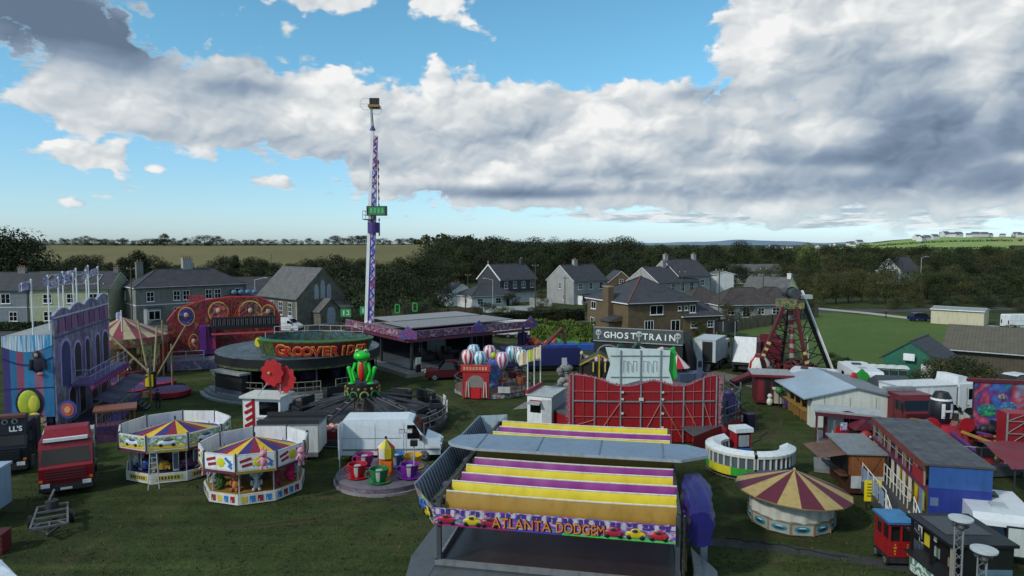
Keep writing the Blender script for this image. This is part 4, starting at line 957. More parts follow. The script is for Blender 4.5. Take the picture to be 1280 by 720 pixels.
# ------------------------------------------------------------------ vehicles and repeated kit
WIN = GLASS('#0b0e12')
def ry(d): return math.atan2(d.y, d.x)
def lorry(label, loc, rz, cab, body=None, H=3.1, name='lorry', cat='lorry', fairing=True, grille=None, W=2.5, CL=2.1, light=None, stripe=None, sleeper=0.0):
    """front at local y=0 facing -Y; body = (kind, length, height, material)"""
    t = thing(name, label, cat, loc, rz); g = grille or DARK; w = W/2; CL = CL+sleeper
    c = MB(); base = .75
    prof = [(0.05,base),(0,base+.9),(.18,base+1.05),(.42,H-.35),(.62,H),(CL,H),(CL,base)]
    c.extr(prof, 'x', -w, w, cab)
    c.box(-w+.05,w-.05,-.02,CL,.45,base-.002,DARK); co = c.build('cab', t)
    s = MB(); s.raw([(-w+.12,.16,base+1.08),(w-.12,.16,base+1.08),(w-.16,.41,H-.38),(-w+.16,.41,H-.38)], [[0,1,2,3]], WIN); s.build('windscreen', co)
    for sgn in (-1,1):
        q = MB(); x = sgn*(w+.006); q.face([(x,.35,base+1.05),(x,1.25,base+1.0),(x,1.25,H-.4),(x,.55,H-.4)][::sgn], WIN); q.build('side_window', co)
        m = MB(); m.obox((sgn*(w+.2),.15,H-.75),(.16,.12,.6),DARK); m.bar((sgn*w,.25,H-.55),(sgn*(w+.2),.18,H-.55),.03,DARK); m.build('mirror', co)
        h = MB(); h.obox((sgn*(w-.3),-.03,.72),(.42,.1,.2),P('#c9d2d6',.2)); h.build('headlight', t)
        d = MB(); xs = sgn*(w+.004); [d.box(min(xs,xs+sgn*.012),max(xs,xs+sgn*.012),y0,y1,z0,z1,DARK) for y0,y1,z0,z1 in ((.3,.325,.8,H-.3),(1.38,1.405,.8,H-.3),(.3,1.4,.8,.825),(1.15,1.32,1.25,1.3))]; d.build('door_seam', co)
        e = MB(); xa = sgn*(w-.02); e.lathe([(.62,0),(.62,.05)],12,BLACK) if False else e.extr([(1.15+.62*math.cos(a),.5+.62*math.sin(a)) for a in [PI*k/10 for k in range(11)]],'x',min(xa,xa+sgn*.03),max(xa,xa+sgn*.03),BLACK); e.build('wheel_arch', co)
        e = MB(); e.obox((sgn*(w-.1),-.02,.98),(.16,.1,.12),ORANGE); e.build('indicator', co)
    k = MB(); k.box(-w+.35,w-.35,-.035,.04,.95,1.55,g)
    for i in range(4): k.box(-w+.3,w-.3,-.06,-.037,1.0+i*.15,1.05+i*.15,cab)
    k.build('grille', co)
    bp = MB(); bp.box(-w,w,-.12,.3,.38,.62,g); bp.box(-.28,.28,-.14,-.122,.44,.56,OFFW); bp.build('bumper', t)
    if fairing:
        f = MB(); f.raw([(-w+.1,.5,H),(w-.1,.5,H),(w-.1,CL,H),(-w+.1,CL,H),(-w+.25,1.3,H+.55),(w-.25,1.3,H+.55),(w-.2,CL,H+.62),(-w+.2,CL,H+.62)], [[0,1,5,4],[1,2,6,5],[2,3,7,6],[3,0,4,7],[4,5,6,7]], cab); f.build('roof_fairing', co)
    L_ = CL
    ch = MB()
    if body:
        kd, bl, bh, bm_ = body; L_ = CL+.25+bl
        b = MB()
        if kd == 'box':
            b.box(-w,w,CL+.25,L_,1.0,1.0+bh,bm_); b.build('box_body', t)
            r = MB(); 
            for sg in (-1,1): r.box(sg*w-.03,sg*w+.03,CL+.22,L_+.02,1.0+bh-.08,1.0+bh+.03,LGREY); r.box(sg*w-.03,sg*w+.03,CL+.22,L_+.02,.97,1.06,LGREY)
            r.box(-w,w,L_+.003,L_+.03,1.0+bh-.1,1.0+bh+.02,LGREY); r.build('body_rail', t)
        elif kd == 'flat': b.box(-w,w,CL+.25,L_,1.0,1.2,bm_); b.build('flatbed', t)
        elif kd == 'tank': b.box(-w,w,CL+.25,CL+.25+bl*.35,.9,.9+bh,bm_); b.build('crate_body', t)
    ch.box(-.45,.45,.6,L_+.2 if body else CL+3.0,.55,.85,DARK); ch.build('chassis', t)
    ax = [1.15, L_-1.2, L_-2.5] if body and body[1] > 4 else [1.15, (L_ if body else CL+3.0)-.9]
    for y in ax:
        for sg in (-1,1): q = MB(); q.wheel((sg*(w-.16),y,.5),.5,.3,'x'); q.build('wheel', t)
    return t
def van(label, loc, rz, m, L=6.2, H=2.65, W=2.05, name='van', cat='van'):
    """local +X forward, near side at y=0, body towards +Y"""
    t = thing(name, label, cat, loc, rz); b = MB()
    prof = [(0,.45),(0,H-.12),(.15,H),(L*.66,H),(L*.71,H-.12),(L*.845,1.55),(L*.99,1.15),(L,.95),(L,.45)]
    n = len(prof); W_ = W
    pts = [(x, (.06 if z > 1.6 else 0), z) for x,z in prof]+[(x, W_-(.06 if z > 1.6 else 0), z) for x,z in prof]
    b.raw(pts, [[k,(k+1)%n,n+(k+1)%n,n+k] for k in range(n)]+[list(range(n))[::-1], list(range(n,2*n))], m)
    bo = b.build('body', t)
    s = MB(); s.raw([(L*.722,.16,H-.2),(L*.722,W-.16,H-.2),(L*.84,W-.1,1.62),(L*.84,.1,1.62)], [[0,1,2,3],[3,2,1,0]], WIN); s.M = Matrix.Translation((.035,0,.035)); s.v = [s.M @ Vector(p) for p in s.v]; s.build('windscreen', bo)
    for y in (-.006, W+.006):
        q = MB(); pp = [(L*.66,y,1.5),(L*.815,y,1.5),(L*.74,y,H-.35),(L*.66,y,H-.35)]; q.face(pp if y < 1 else pp[::-1], WIN); q.build('side_window', bo)
    mo = MB(); mo.box(.05,L*.99,-.02,-.003,.75,.86,GREY); mo.box(.05,L*.6,-.012,-.003,1.55,1.58,LGREY)
    for x in (L*.33,L*.62,L*.83): mo.box(x,x+.02,-.01,-.003,.6,H-.2,LGREY)
    mo.build('trim', bo)
    bp = MB(); bp.box(L-.1,L+.12,.05,W-.05,.35,.7,DARK); bp.box(-.1,.05,.05,W-.05,.35,.55,DARK); bp.build('bumper', t)
    for y in (.3,W-.3): h = MB(); h.obox((L-.12,y,1.0),(.34,.34,.22),P('#c9d2d6',.2)); h.build('headlight', bo); tl = MB(); tl.box(-.03,-.003,y-.12,y+.12,1.0,1.6,DRED); tl.build('tail_light', bo)
    for y in (-.14,W+.14): q = MB(); q.obox((L*.80,y,1.6),(.14,.22,.34),DARK); q.build('mirror', bo)
    for x in (L*.17,L*.83):
        for y in (.12,W-.12): q = MB(); q.wheel((x,y,.36),.36,.24,'y'); q.build('wheel', t)
    return t
def car(label, loc, rz, m, L=4.4, H=1.5, W=1.8, name='car', cat='car', pickup=False):
    """local +X forward, near side at y=0"""
    t = thing(name, label, cat, loc, rz); b = MB()
    z0 = .32; hb = .95 if not pickup else 1.1
    prof = [(0,z0),(0,hb-.05),(.1,hb),(L*.80 if False else L*.97,hb-.12),(L,hb-.3),(L,z0)]
    b.extr(prof, 'y', 0, W, m); bo = b.build('body', t)
    if pickup: cp = [(L*.34,hb),(L*.36,H-.05),(L*.42,H),(L*.60,H),(L*.73,hb-.03)]
    else: cp = [(L*.02,hb),(L*.12,H-.1),(L*.22,H),(L*.55,H),(L*.74,hb-.03)]
    c = MB(); n = len(cp); ins = .16
    pts = [(x,.04 if z <= hb else ins,z) for x,z in cp]+[(x,W-(.04 if z <= hb else ins),z) for x,z in cp]
    c.raw(pts, [[k,(k+1)%n,n+(k+1)%n,n+k] for k in range(n-1)]+[list(range(n))[::-1], list(range(n,2*n))], WIN)
    c.raw([(cp[1][0],ins,cp[1][1]+.02),(cp[2][0],ins,H+.03),(cp[3][0],ins,H+.03),(cp[1][0],W-ins,cp[1][1]+.02),(cp[2][0],W-ins,H+.03),(cp[3][0],W-ins,H+.03)], [[0,1,4,3],[1,2,5,4]], m)
    c.build('cabin', bo)
    if pickup:
        d = MB(); d.box(.08,L*.33,.12,W-.12,hb+.003,hb+.012,BLACK); d.box(.0,L*.34,0,.1,hb+.001,hb+.12,m); d.box(.0,L*.34,W-.1,W,hb+.001,hb+.12,m); d.build('load_bed', bo)
    for y in (.25,W-.25): h = MB(); h.obox((L-.03,y,hb-.25),(.1,.34,.16),P('#cfd6d8',.2)); h.build('headlight', bo)
    for x in (L*.18,L*.81):
        for y in (.08,W-.08): q = MB(); q.wheel((x,y,.33),.33 if not pickup else .38,.2,'y'); q.build('wheel', t)
    gr = MB(); gr.box(L+.003,L+.03,.5,W-.5,hb-.5,hb-.22,DARK); gr.build('grille', bo)
    return t
def rail(mb, pts, h, m, r=.03, n=None, mid=True):
    """handrail along points with stanchions"""
    for a, b in zip(pts, pts[1:]):
        a = Vector(a); b = Vector(b); L_ = (b-a).length; k = n or max(1, int(L_/1.2)); up = Vector((0,0,h))
        mb.bar(a+up, b+up, r, m, 5)
        if mid: mb.bar(a+up*.5, b+up*.5, r*.8, m, 4)
        for i in range(k+1): p = a.lerp(b, i/k); mb.bar(p, p+up, r, m, 5)
def flagpole(par, base, h, mf, pole=WHITE, fw=.9, fh=.6, a=0.6, name='flag'):
    p = MB(); p.bar(base, (base[0],base[1],base[2]+h), .05, pole, 6); p.ball((base[0],base[1],base[2]+h),.08,pole,6,4); po = p.build('flagpole', par)
    f = MB(); pts = []; nx = 6
    for i in range(nx+1):
        for j in range(2):
            x = fw*i/nx; pts.append((base[0]+x*math.cos(a), base[1]+x*math.sin(a)+.12*math.sin(i*1.4), base[2]+h-.06-fh*j-.22*x*x/fw))
    f.raw(pts, [[2*i,2*i+2,2*i+3,2*i+1] for i in range(nx)], mf, True); f.build(name, po)
    return po
def person(label, loc, rz, top, legs, hair=P('#2a1c14',.8), h=1.72, stride=.12):
    """one continuous skinned figure, clothes by height"""
    SK = P('#b98a70',.6,.05)
    J = {'pel':(0,0,.95),'bel':(0,0,1.12),'che':(0,.0,1.34),'nek':(0,-.01,1.50),'hea':(0,-.02,1.60),'top':(0,-.02,1.68),
         'hl':(-.10,0,.90),'kl':(-.11,-stride,.50),'al':(-.11,-stride*.3,.09),'tl':(-.12,-stride*.3-.16,.05),'hr':(.10,0,.90),'kr':(.11,stride*.4,.50),'ar':(.11,stride*1.2,.09),'tr':(.12,stride*1.2-.16,.05),
         'sl':(-.19,0,1.40),'el':(-.25,.03,1.12),'wl':(-.25,-.10,.90),'fl':(-.25,-.14,.80),'sr':(.19,0,1.40),'er':(.25,.03,1.12),'wr':(.25,-.08,.90),'fr':(.25,-.12,.80)}
    E = [('pel','bel'),('bel','che'),('che','nek'),('nek','hea'),('hea','top'),('pel','hl'),('hl','kl'),('kl','al'),('al','tl'),('pel','hr'),('hr','kr'),('kr','ar'),('ar','tr'),('che','sl'),('sl','el'),('el','wl'),('wl','fl'),('che','sr'),('sr','er'),('er','wr'),('wr','fr')]
    RAD = {'pel':.14,'bel':.135,'che':.155,'nek':.06,'hea':.1,'top':.075,'h':.09,'k':.062,'a':.05,'t':.045,'s':.075,'e':.05,'w':.038,'f':.04}
    ks = list(J); me = bpy.data.meshes.new('body'); me.from_pydata([J[k] for k in ks], [(ks.index(a),ks.index(b)) for a,b in E], [])
    o = bpy.data.objects.new('body', me); COL.objects.link(o)
    md = o.modifiers.new('skin','SKIN'); sub = o.modifiers.new('sub','SUBSURF'); sub.levels = 1
    if not me.skin_vertices: 
        with bpy.context.temp_override(object=o, active_object=o): bpy.ops.mesh.customdata_skin_add()
    for i,k in enumerate(ks):
        r = RAD.get(k) or RAD[k[0]]; sv = me.skin_vertices[0].data[i]; sv.radius = (r,r); sv.use_root = (k == 'pel')
    bpy.context.view_layer.update()
    m2 = bpy.data.meshes.new_from_object(o.evaluated_get(bpy.context.evaluated_depsgraph_get())); bpy.data.objects.remove(o)
    m2.materials.clear()
    for m in (SK, top, legs, DARK): m2.materials.append(m)
    for p in m2.polygons:
        c = p.center; p.use_smooth = True
        p.material_index = 3 if c.z < .1 else (0 if (c.z > 1.48 or (abs(c.x) > .18 and c.z < .9)) else (2 if c.z < .98 and abs(c.x) < .2 else 1))
    t = bpy.data.objects.new('person', m2); COL.objects.link(t); t.location = loc; t.rotation_euler.z = rz; t.scale = (h/1.75,)*3
    t['label'] = label; t['category'] = 'person'
    hb = MB(); hb.ball((0,.012,1.655),(.105,.11,.105),hair,10,6); hb.build('hair', t)
    fc = MB(); fc.ball((0,-.125,1.60),(.018,.03,.025),SK,6,4)
    for s in (-1,1): fc.ball((s*.038,-.108,1.63),(.014,.01,.010),DARK,6,4); fc.ball((s*.1,-.01,1.6),(.015,.03,.035),SK,6,4)
    fc.box(-.03,.03,-.116,-.108,1.545,1.555,P('#7a3f38')); fc.build('face', t)
    return t
def toy(mb, kind, c, m, s=1.0, m2=None):
    """small ride-on animal or plush toy in one mesh"""
    x, y, z = c; m2 = m2 or m
    mb.ball((x,y,z+.32*s),(.22*s,.25*s,.30*s),m,10,7); mb.ball((x,y-.1*s,z+.78*s),(.21*s,.2*s,.21*s),m,10,7)
    for q in (-1,1):
        mb.ball((x+q*.2*s,y-.04*s,z+.92*s),(.09*s,.05*s,.09*s) if kind == 'bear' else (.17*s,.05*s,.17*s),m,7,5)
        mb.ball((x+q*.24*s,y-.12*s,z+.42*s),(.08*s,.1*s,.17*s),m,7,5); mb.ball((x+q*.15*s,y-.2*s,z+.09*s),(.1*s,.19*s,.1*s),m,7,5)
        mb.ball((x+q*.08*s,y-.28*s,z+.83*s),.03*s,BLACK,5,4)
    if kind == 'elephant': mb.bar((x,y-.27*s,z+.75*s),(x,y-.42*s,z+.4*s),.07*s,m,6,.045*s)
    else: mb.ball((x,y-.3*s,z+.73*s),(.09*s,.07*s,.07*s),m2,7,5)
# ------------------------------------------------------------------ left side of the fair
# walk-through fun house on a trailer
N0 = gp(71,556); F0 = gp(138,506); d = F0-N0; LF = d.length; t = thing('fun_house', 'tall purple fun house with arched balcony front and blue and pink striped end', 'fun house', N0, math.atan2(d.y,d.x)-PI/2)
ztop = at(72,405,N0.y).z; zend = at(72,418,N0.y).z; WB = 3.0
b = MB(); b.box(-WB,-.15,.12,LF,1.0,zend-.05,P('#3b3358'),top=P('#8f938f')); b.build('body', t)
st = [('#3b3170',.42),('#2a6a98',.40),('#8f4464',.42),('#2c78a4',.62),('#9a5c76',.5),('#2a709e',.64)]
e = MB(); x = -WB
for h_, w_ in st: e.box(x,x+w_-.002,-.02,.118,2.0,zend-.02,P(h_,.5,.18,.9,0,.2)); x += w_
eo = e.build('end_panel', t)
q = MB(); q.raw([(-WB+k*.3,-.05,zend-.75-.42*math.sin(PI*k/10)) for k in range(11)]+[(-WB+k*.3,-.05,zend-.02) for k in range(11)], [[k,k+1,12+k,11+k] for k in range(10)], ART('valance',['#d5dde0','#2f8fc4','#d5dde0','#3c9ad0'],1.2,stretch=(2.5,.1,.1)), True); q.build('painted_valance', eo)
q = MB(); q.ball((-.9,-.06,zend-2.0),(.45,.09,.62),P('#16162a'),14,8); q.ball((-.95,-.1,zend-1.35),(.24,.08,.28),P('#1c1a2c'),12,7); q.ball((-.95,-.17,zend-1.4),(.13,.04,.15),P('#9a8a7c'),10,6)
for s in (-1,1): q.bar((-.9+s*.36,-.08,zend-1.7),(-.9+s*.45,-.1,zend-2.4),.12,P('#16162a'),7)
q.ball((-.75,-.12,zend-2.7),(.22,.05,.13),P('#a86a6a'),8,5); q.build('painted_ape', eo)
q = MB(); q.ball((-1.55,-.07,3.05),(.66,.1,.92),P('#a4b02a'),14,9); q.ball((-1.25,-.11,3.0),(.4,.09,.62),P('#c6c240'),12,8); q.ball((-1.2,-.13,2.2),(.34,.07,.2),P('#b8a84a'),9,6); q.disc((-1.5,-.055,3.05),.85,P('#1c1a3a'),20,'y',1.1); q.build('painted_figure', eo)
q = MB(); 
for z in (zend-1.55,):
    q.path([(-WB+k*.3,-.06,z-.5*math.sin(PI*k/10)) for k in range(11)],.035,NAVY)
q.box(-WB,-.02,-.045,-.022,4.05,4.12,P('#1c1f52')); q.build('painted_swag', eo)
# lower end: wheel arches and a figure board
q = MB(); q.box(-WB,-.2,.05,.3,.25,1.99,P('#2b2335')); q.lathe([(.55,0),(.55,.2)],12,BLACK,(-2.3,0,0)); q.build('skirt', t)
q = MB(); q.box(-1.35,-.45,-.3,-.22,.2,2.1,ART('figure_board',['#2a7fa0','#5b2a86','#b8b43a','#5b2a86','#2a5fa0'],1.4)); q.ball((-.9,-.33,1.5),(.18,.06,.2),YEL,8,6); q.ball((-.9,-.33,1.0),(.22,.06,.36),P('#4d7f3a'),8,6); q.bar((-1.0,-.33,.7),(-1.05,-.33,.25),.07,P('#b87f5a')); q.bar((-.8,-.33,.7),(-.75,-.33,.25),.07,P('#b87f5a')); q.build('figure_board', t)
# facade with crested top, arches in two storeys
fm = ART('funhouse_front',['#453c66','#5f587c','#7a7c90','#66486e','#474d76'],.55,stretch=(1,1,.5)); f = MB(); n = 40
top = [ztop+.5+ .35*abs(math.sin(PI*4*k/n))+.5*(k/n) for k in range(n+1)]
pts = [(.0,LF*k/n,z) for k in range(n+1) for z in (1.0,top[k])]; pts += [(.14,LF*k/n,z) for k in range(n+1) for z in (1.0,top[k])]
o_ = 2*(n+1)
f.raw(pts, [[2*k+1,2*k+3,2*k+2,2*k] for k in range(n)]+[[o_+2*k,o_+2*k+2,o_+2*k+3,o_+2*k+1] for k in range(n)]+[[2*k+1,o_+2*k+1,o_+2*k+3,2*k+3] for k in range(n)]+[[0,o_,o_+1,1],[2*n,2*n+1,o_+2*n+1,o_+2*n]], fm)
fo = f.build('facade', t)
def arch(y, z, w, h, m=BLACK, fr=P('#9d8fbf')):
    old = [(y-w/2,z),(y+w/2,z),(y+w/2,z+h-w/2)]+[(y+w/2*math.cos(a),z+h-w/2+w/2*math.sin(a)) for a in [PI*k/10 for k in range(1,10)]]+[(y-w/2,z+h-w/2)]
    q = MB(); q.extr([(y+(a-y)*1.22,z+(c-z)*1.08) for a,c in old],'x',.12,.19,fr); fr_o = q.build('arch_frame', fo); q = MB(); q.extr(old,'x',.16,.205,m); q.build('opening', fr_o)
zf = 3.75
arch(1.9, zf+.1, 1.7, 3.2, P('#2a2f62'))
for y in (4.8,7.2,9.9,12.2): arch(y*LF/13.6, zf+.35, 1.35 if y in (4.8,12.2) else .85, 2.5)
for y in (3.2,5.6,8.6,11.3): arch(y*LF/13.6, 1.25, 1.2, 2.2)
q = MB()
for k in range(9): q.box(.145,.19,.8+k*LF/9.6,.8+k*LF/9.6+.95,ztop-.75,ztop+.25,P('#6a3868') if k%2 else P('#7a5276'))
q.box(.142,.2,.05,LF-.05,ztop-1.05,ztop-.95,P('#3b3a70')); q.box(.142,.2,.05,LF-.05,ztop+.36,ztop+.44,P('#b9bccb')); q.build('lettering_band', fo)
q = MB()
for k in range(n): q.beam((.07,LF*k/n,top[k]+.03),(.07,LF*(k+1)/n,top[k+1]+.03),.2,.09,P('#8f95a8'))
q.build('coping', fo)
q = MB(); q.box(.21,1.5,2.6,LF,zf-.18,zf,P('#5d4a80')); 
for k in range(30): q.lathe([(.0,-.45),(.22,0)],8,PURP if k%2 else PINK,(1.5,2.6+.2+k*(LF-2.8)/29,zf-.18))
bo = q.build('balcony', t)
for k in range(9): q = MB(); y = .5+k*(LF-1)/8.4; q.box(.145,.17,y,y+.75,1.0,zf-.2,ART('fh_low%d'%(k%3),[['#7a7648','#57566a','#8a8460'],['#4a6a62','#6a6a80','#3f5560'],['#6a5a78','#80809a','#4a4068']][k%3],1.5)); q.build('painted_pilaster', fo)
q = MB(); rail(q,[(.25,2.6,zf),(1.45,2.6,zf),(1.45,LF,zf)],1.0,P('#8f93ae'),.03); q.build('balcony_rail', bo)
q = MB(); q.box(.21,2.4,.6,LF,.35,.95,P('#3a3350')); q.box(2.41,2.45,.6,LF,.05,.95,ART('deckskirt',['#47307a','#7a3a86','#3a5aa0','#8a7a4a'],1.3)); do = q.build('deck', t); q = MB(); rail(q,[(2.35,.6,.95),(2.35,LF-1.6,.95)],1.0,P('#8f93ae'),.03); q.build('deck_rail', do)
q = MB(); 
for k in range(4): q.box(2.46+k*.3,2.76+k*.3,LF-3.2,LF-1.7,.0,.78-k*.2,DSTEEL)
q.build('steps', t)
q = MB(); 
for k in range(8): q.raw([(1.52,2.6+k*1.35,zf-1.2),(2.9,2.6+k*1.35,zf-1.55),(2.9,2.6+(k+1)*1.35,zf-1.55),(1.52,2.6+(k+1)*1.35,zf-1.2)],[[0,1,2,3],[3,2,1,0]],P('#5a5f72') if k%2 else P('#4a3f66'))
q.build('awning', t)
UJ = ART('union_flag',['#b02a3a','#c9cbd6','#2b3a86','#c9cbd6','#b02a3a'],3.0,stretch=(1,1,1.4)); WF = ART('pale_flag',['#a9a6b8','#8f7fa8','#c3c0cc','#7d86b0'],2.2)
for k in range(9): flagpole(t, (-.05 if k%2 else -1.2, .25+k*(LF-.6)/8, zend-.1), at(67,348,N0.y).z-zend+.25*k*.3, UJ if k in (2,3,4) else WF, fw=.8, fh=.6, a=-2.4+.35*(k%3))
# round painted sign on a post before the fun house
t = thing('round_sign', 'round blue and red painted sign on a post beside the red lorry', 'sign', gp(88,560)); q = MB(); q.bar((0,0,0),(0,0,2.6),.05,DSTEEL,6); q.build('post', t)
q = MB(); q.M = Matrix.Translation((0,0,2.7)) @ Matrix.Rotation(PI/2,4,'X'); q.cyl((0,0,0),.62,.07,P('#2b3f86'),20); q.cyl((0,0,.072),.46,.03,P('#a04a3a'),18); q.cyl((0,0,.104),.22,.03,P('#c08a6a'),14); q.build('sign_disc', t)
# open sided pay cage
t = thing('pay_booth', 'brown slatted pay booth with orange roofline between fun house and trampolines', 'booth', gp(146,548), R(28)); q = MB(); q.box(-1.2,1.2,-.9,.9,0,1.1,ART('boothart',['#4a3a7a','#6a3f5a','#37306a'],1.1)); q.build('counter', t)
q = MB()
for k in range(9): q.bar((-1.2+k*.3,-.9,1.1),(-1.2+k*.3,-.9,2.2),.03,P('#8a5a3a'))
q.build('bars', t); q = MB(); q.box(-1.35,1.35,-1.1,1.0,2.2,2.34,P('#7a4a34')); q.build('roof', t)
for s in (-1,1): q = MB(); q.bar((s*1.15,.85,0),(s*1.15,.85,2.2),.06,P('#8a5a3a')); q.build('post', t)
# bungee trampolines
BC = gp(190,494); t = thing('bungee_trampoline', 'bungee trampoline with slanting tan poles over four red rimmed round beds', 'trampoline', BC); TAN = P('#7f7350',.6)
q = MB(); q.box(-.9,.9,-.9,.9,0,.5,P('#57503c')); q.box(-.3,.3,-.3,.3,.5,2.2,DARK); q.box(-.35,.35,-.42,-.302,.9,2.0,YEL); q.ball((0,-.4,2.3),(.18,.15,.3),OFFW,8,6); q.build('winch', t)
for px,py in ((160,494),(213,495),(196,484),(150,484)):
    c = gp(px,py)-BC; q = MB(); q.lathe([(1.75,.15),(1.8,.6),(1.55,.72)],24,P('#8f1f3a'),c); q.lathe([(1.55,.72),(0,.66)],24,P('#3a2f62'),c); q.build('trampoline_bed', t)
for a,b_ in (((0,0,2.0),at(133,415,BC.y+1)-BC),((.4,0,1.6),at(233,406,BC.y+.5)-BC),((-.3,.2,1.5),at(172,400,BC.y+2)-BC),((.1,.3,1.8),at(196,409,BC.y+3)-BC)):
    q = MB(); q.bar(a,b_,.10,TAN,8,.08); q.build('pole', t)
for px,py,pv in ((189,502,441),(216,486,430),(150,500,440),(205,470,400)):
    c = gp(px,py)-BC; q = MB(); q.bar(c,Vector((c.x,c.y,at(px,pv,BC.y+c.y).z)),.09,TAN,8); q.build('leg', t)
# gallopers behind the fun house
GC = gp(156,468); t = thing('gallopers', 'large carousel with red and cream striped canopy half hidden by the fun house', 'carousel', GC); RG = 3.9
cz = at(168,425,GC.y-4).z; c1, c2 = P('#7c2a3c'), P('#a09672')
q = MB(); q.lathe([(RG+.5,cz),(0,cz+1.9)],24,c1,seg=lambda i,k: c1 if k%2 else c2,smooth=False); q.build('canopy', t)
q = MB(); q.lathe([(RG+.5,cz-.9),(RG+.5,cz)],24,ART('gallop_board',['#8a6a2a','#a3314a','#4a6a3a','#b89a5a'],1.0),smooth=False); q.build('rounding_board', t)
q = MB(); q.lathe([(RG,.0),(RG,.8),(0,.82)],24,P('#6a2f2a'),smooth=False); q.build('platform', t); q = MB(); q.cyl((0,0,.8),1.2,cz-.8,ART('gallop_core',['#5a3a2a','#8a6a3a','#3a2a2a'],1.2),12); q.build('centre', t)
for k in range(12):
    a = 2*PI*k/12; q = MB(); q.bar((RG*.82*math.cos(a),RG*.82*math.sin(a),.8),(RG*.82*math.cos(a),RG*.82*math.sin(a),cz),.05,P('#b89a5a'),6); q.M = Matrix.Translation((RG*.82*math.cos(a),RG*.82*math.sin(a),1.5)) @ Matrix.Rotation(a+PI/2,4,'Z')
    hc = P(['#b8a88a','#8a5a3a','#c9c0b0','#5a4a3a'][k%4]); q.ball((0,0,0),(.55,.2,.24),hc,8,6); q.bar((.45,0,.1),(.7,0,.55),.13,hc,7,.1); q.ball((.82,0,.58),(.24,.09,.11),hc,7,5)
    for lx in (-.4,.4): q.bar((lx,.08,-.1),(lx+.2,.08,-.55),.06,hc,5); q.bar((lx,-.08,-.1),(lx-.15,-.08,-.55),.06,hc,5)
    q.build('galloper_horse', t)
flagpole(t,(1.3,-2.5,cz+.6),2.2,UJ,fw=1.1,fh=.8,a=2.6)
# red and purple sheer-drop ride with scenery flat
MC = gp(285,456); t = thing('scenery_ride', 'dark red scenery ride with curved painted back flat and long black seat row', 'fairground ride', MC, R(22)); mz = at(285,371,MC.y+2).z
mm = ART('red_scenery',['#2a1a4a','#64121c','#86262a','#560e18','#80503a','#42224a'],.55,dist=2.5)
out = [(-6.3,1.2),(-6.3,mz-2.6),(-5.2,mz-1.2),(-2.5,mz-.35),(0.5,mz),(3.6,mz-.1),(5.2,mz-1.0),(5.9,mz-2.4),(5.9,1.2)]
q = MB(); q.extr(out,'y',1.6,1.9,mm); fl = q.build('back_flat', t)
for (x,z,rx,rz_,h_) in ((-4.3,mz-2.1,.8,1.0,'#3a3a8a'),(-.9,mz-1.7,1.0,1.1,'#a85a4a'),(2.6,mz-1.8,1.2,1.2,'#7a4a3a'),(-3.6,2.6,.5,.9,'#a03a2a'),(4.6,mz-2,.7,.9,'#96502e')):
    q = MB(); q.disc((x,1.58,z),rx*1.12,P('#c9a04a'),20,'y',rz_*1.12); q.disc((x,1.565,z),rx,ART('medal'+h_,[h_,'#2a1f3a',h_,'#c08a5a'],1.3),20,'y',rz_); q.ball((x,1.5,z+.15),(.25,.08,.3),P('#b89a86'),8,6); q.build('painted_medallion', fl)
q = MB()
for k in range(14): a = PI*(k+.5)/14; q.beam((.4,1.55,mz-2.9),(.4+2.2*math.cos(a),1.55,mz-2.9+2.5*math.sin(a)),.03,.10,P('#c03a2a'))
q.build('ray_trim', fl)
q = MB(); 
for a,b_ in zip(out[1:-1],out[2:]): q.bar((a[0],1.7,a[1]),(b_[0],1.7,b_[1]),.12,P('#a01a22'),6)
q.build('edge_tube', fl)
q = MB(); q.box(-2.9,-2.2,-.4,1.5,1.4,4.6,P('#5a1f7a')); q.box(-2.2,-1.2,-.2,1.5,1.4,4.4,ART('towerart',['#a01430','#6a1a6a','#c03a50'],1.2)); q.build('drive_tower', t)
g = MB(); g.box(-1.6,5.3,-1.9,-1.0,mz-3.4,mz-3.0,BLACK); g.box(-1.6,5.3,-1.0,-.8,mz-3.3,mz-2.1,P('#2a1f2c')); g.box(-1.6,5.3,-1.95,-1.7,mz-4.0,mz-3.8,P('#b04a50')); go = g.build('gondola', t)
for k in range(14):
    x = -1.4+k*.48; q = MB(); q.box(x,x+.4,-1.25,-1.05,mz-3.0,mz-2.15,P('#14131a')); q.bar((x+.1,-1.5,mz-2.3),(x+.1,-1.75,mz-3.0),.07,P('#20202a'),6); q.bar((x+.3,-1.5,mz-2.3),(x+.3,-1.75,mz-3.0),.07,P('#20202a'),6); q.build('seat', go)
q = MB()
for s in (-1.9,5.5): q.bar((s,-.9,mz-3.0),(s*.9+.3,1.2,1.6),.2,P('#3a2a4a'),8)
q.build('swing_arm', t)
q = MB(); q.box(-6.1,5.6,-2.6,2.2,.5,1.2,P('#6c6f78')); q.box(-6.1,5.6,-2.66,-2.602,.1,1.1,ART('miamifront',['#8a8c96','#5a5f7a','#6a4a7a','#9a9ca6'],.9)); q.build('platform', t)
q = MB(); q.box(-6.9,-6.35,-1,1.9,.3,3.9,P('#b0202a')); q.build('red_side_panel', t)
q = MB(); rail(q,[(-6,-2.5,1.2),(-2.4,-2.5,1.2)],1.0,LGREY); q.build('handrail', t)
q = MB(); q.M = Matrix.Translation((-3.4,1.7,mz-.5)); 
for k in range(4): q.beam((-.7+k*.45,0,0),(-.45+k*.45,0,.75-.1*(k%2)),.1,.22,P('#b0242c')); q.beam((-.7+k*.45,0,.7),(-.3+k*.45,0,.75),.1,.16,P('#b0242c'))
q.build('red_name_sign', fl)
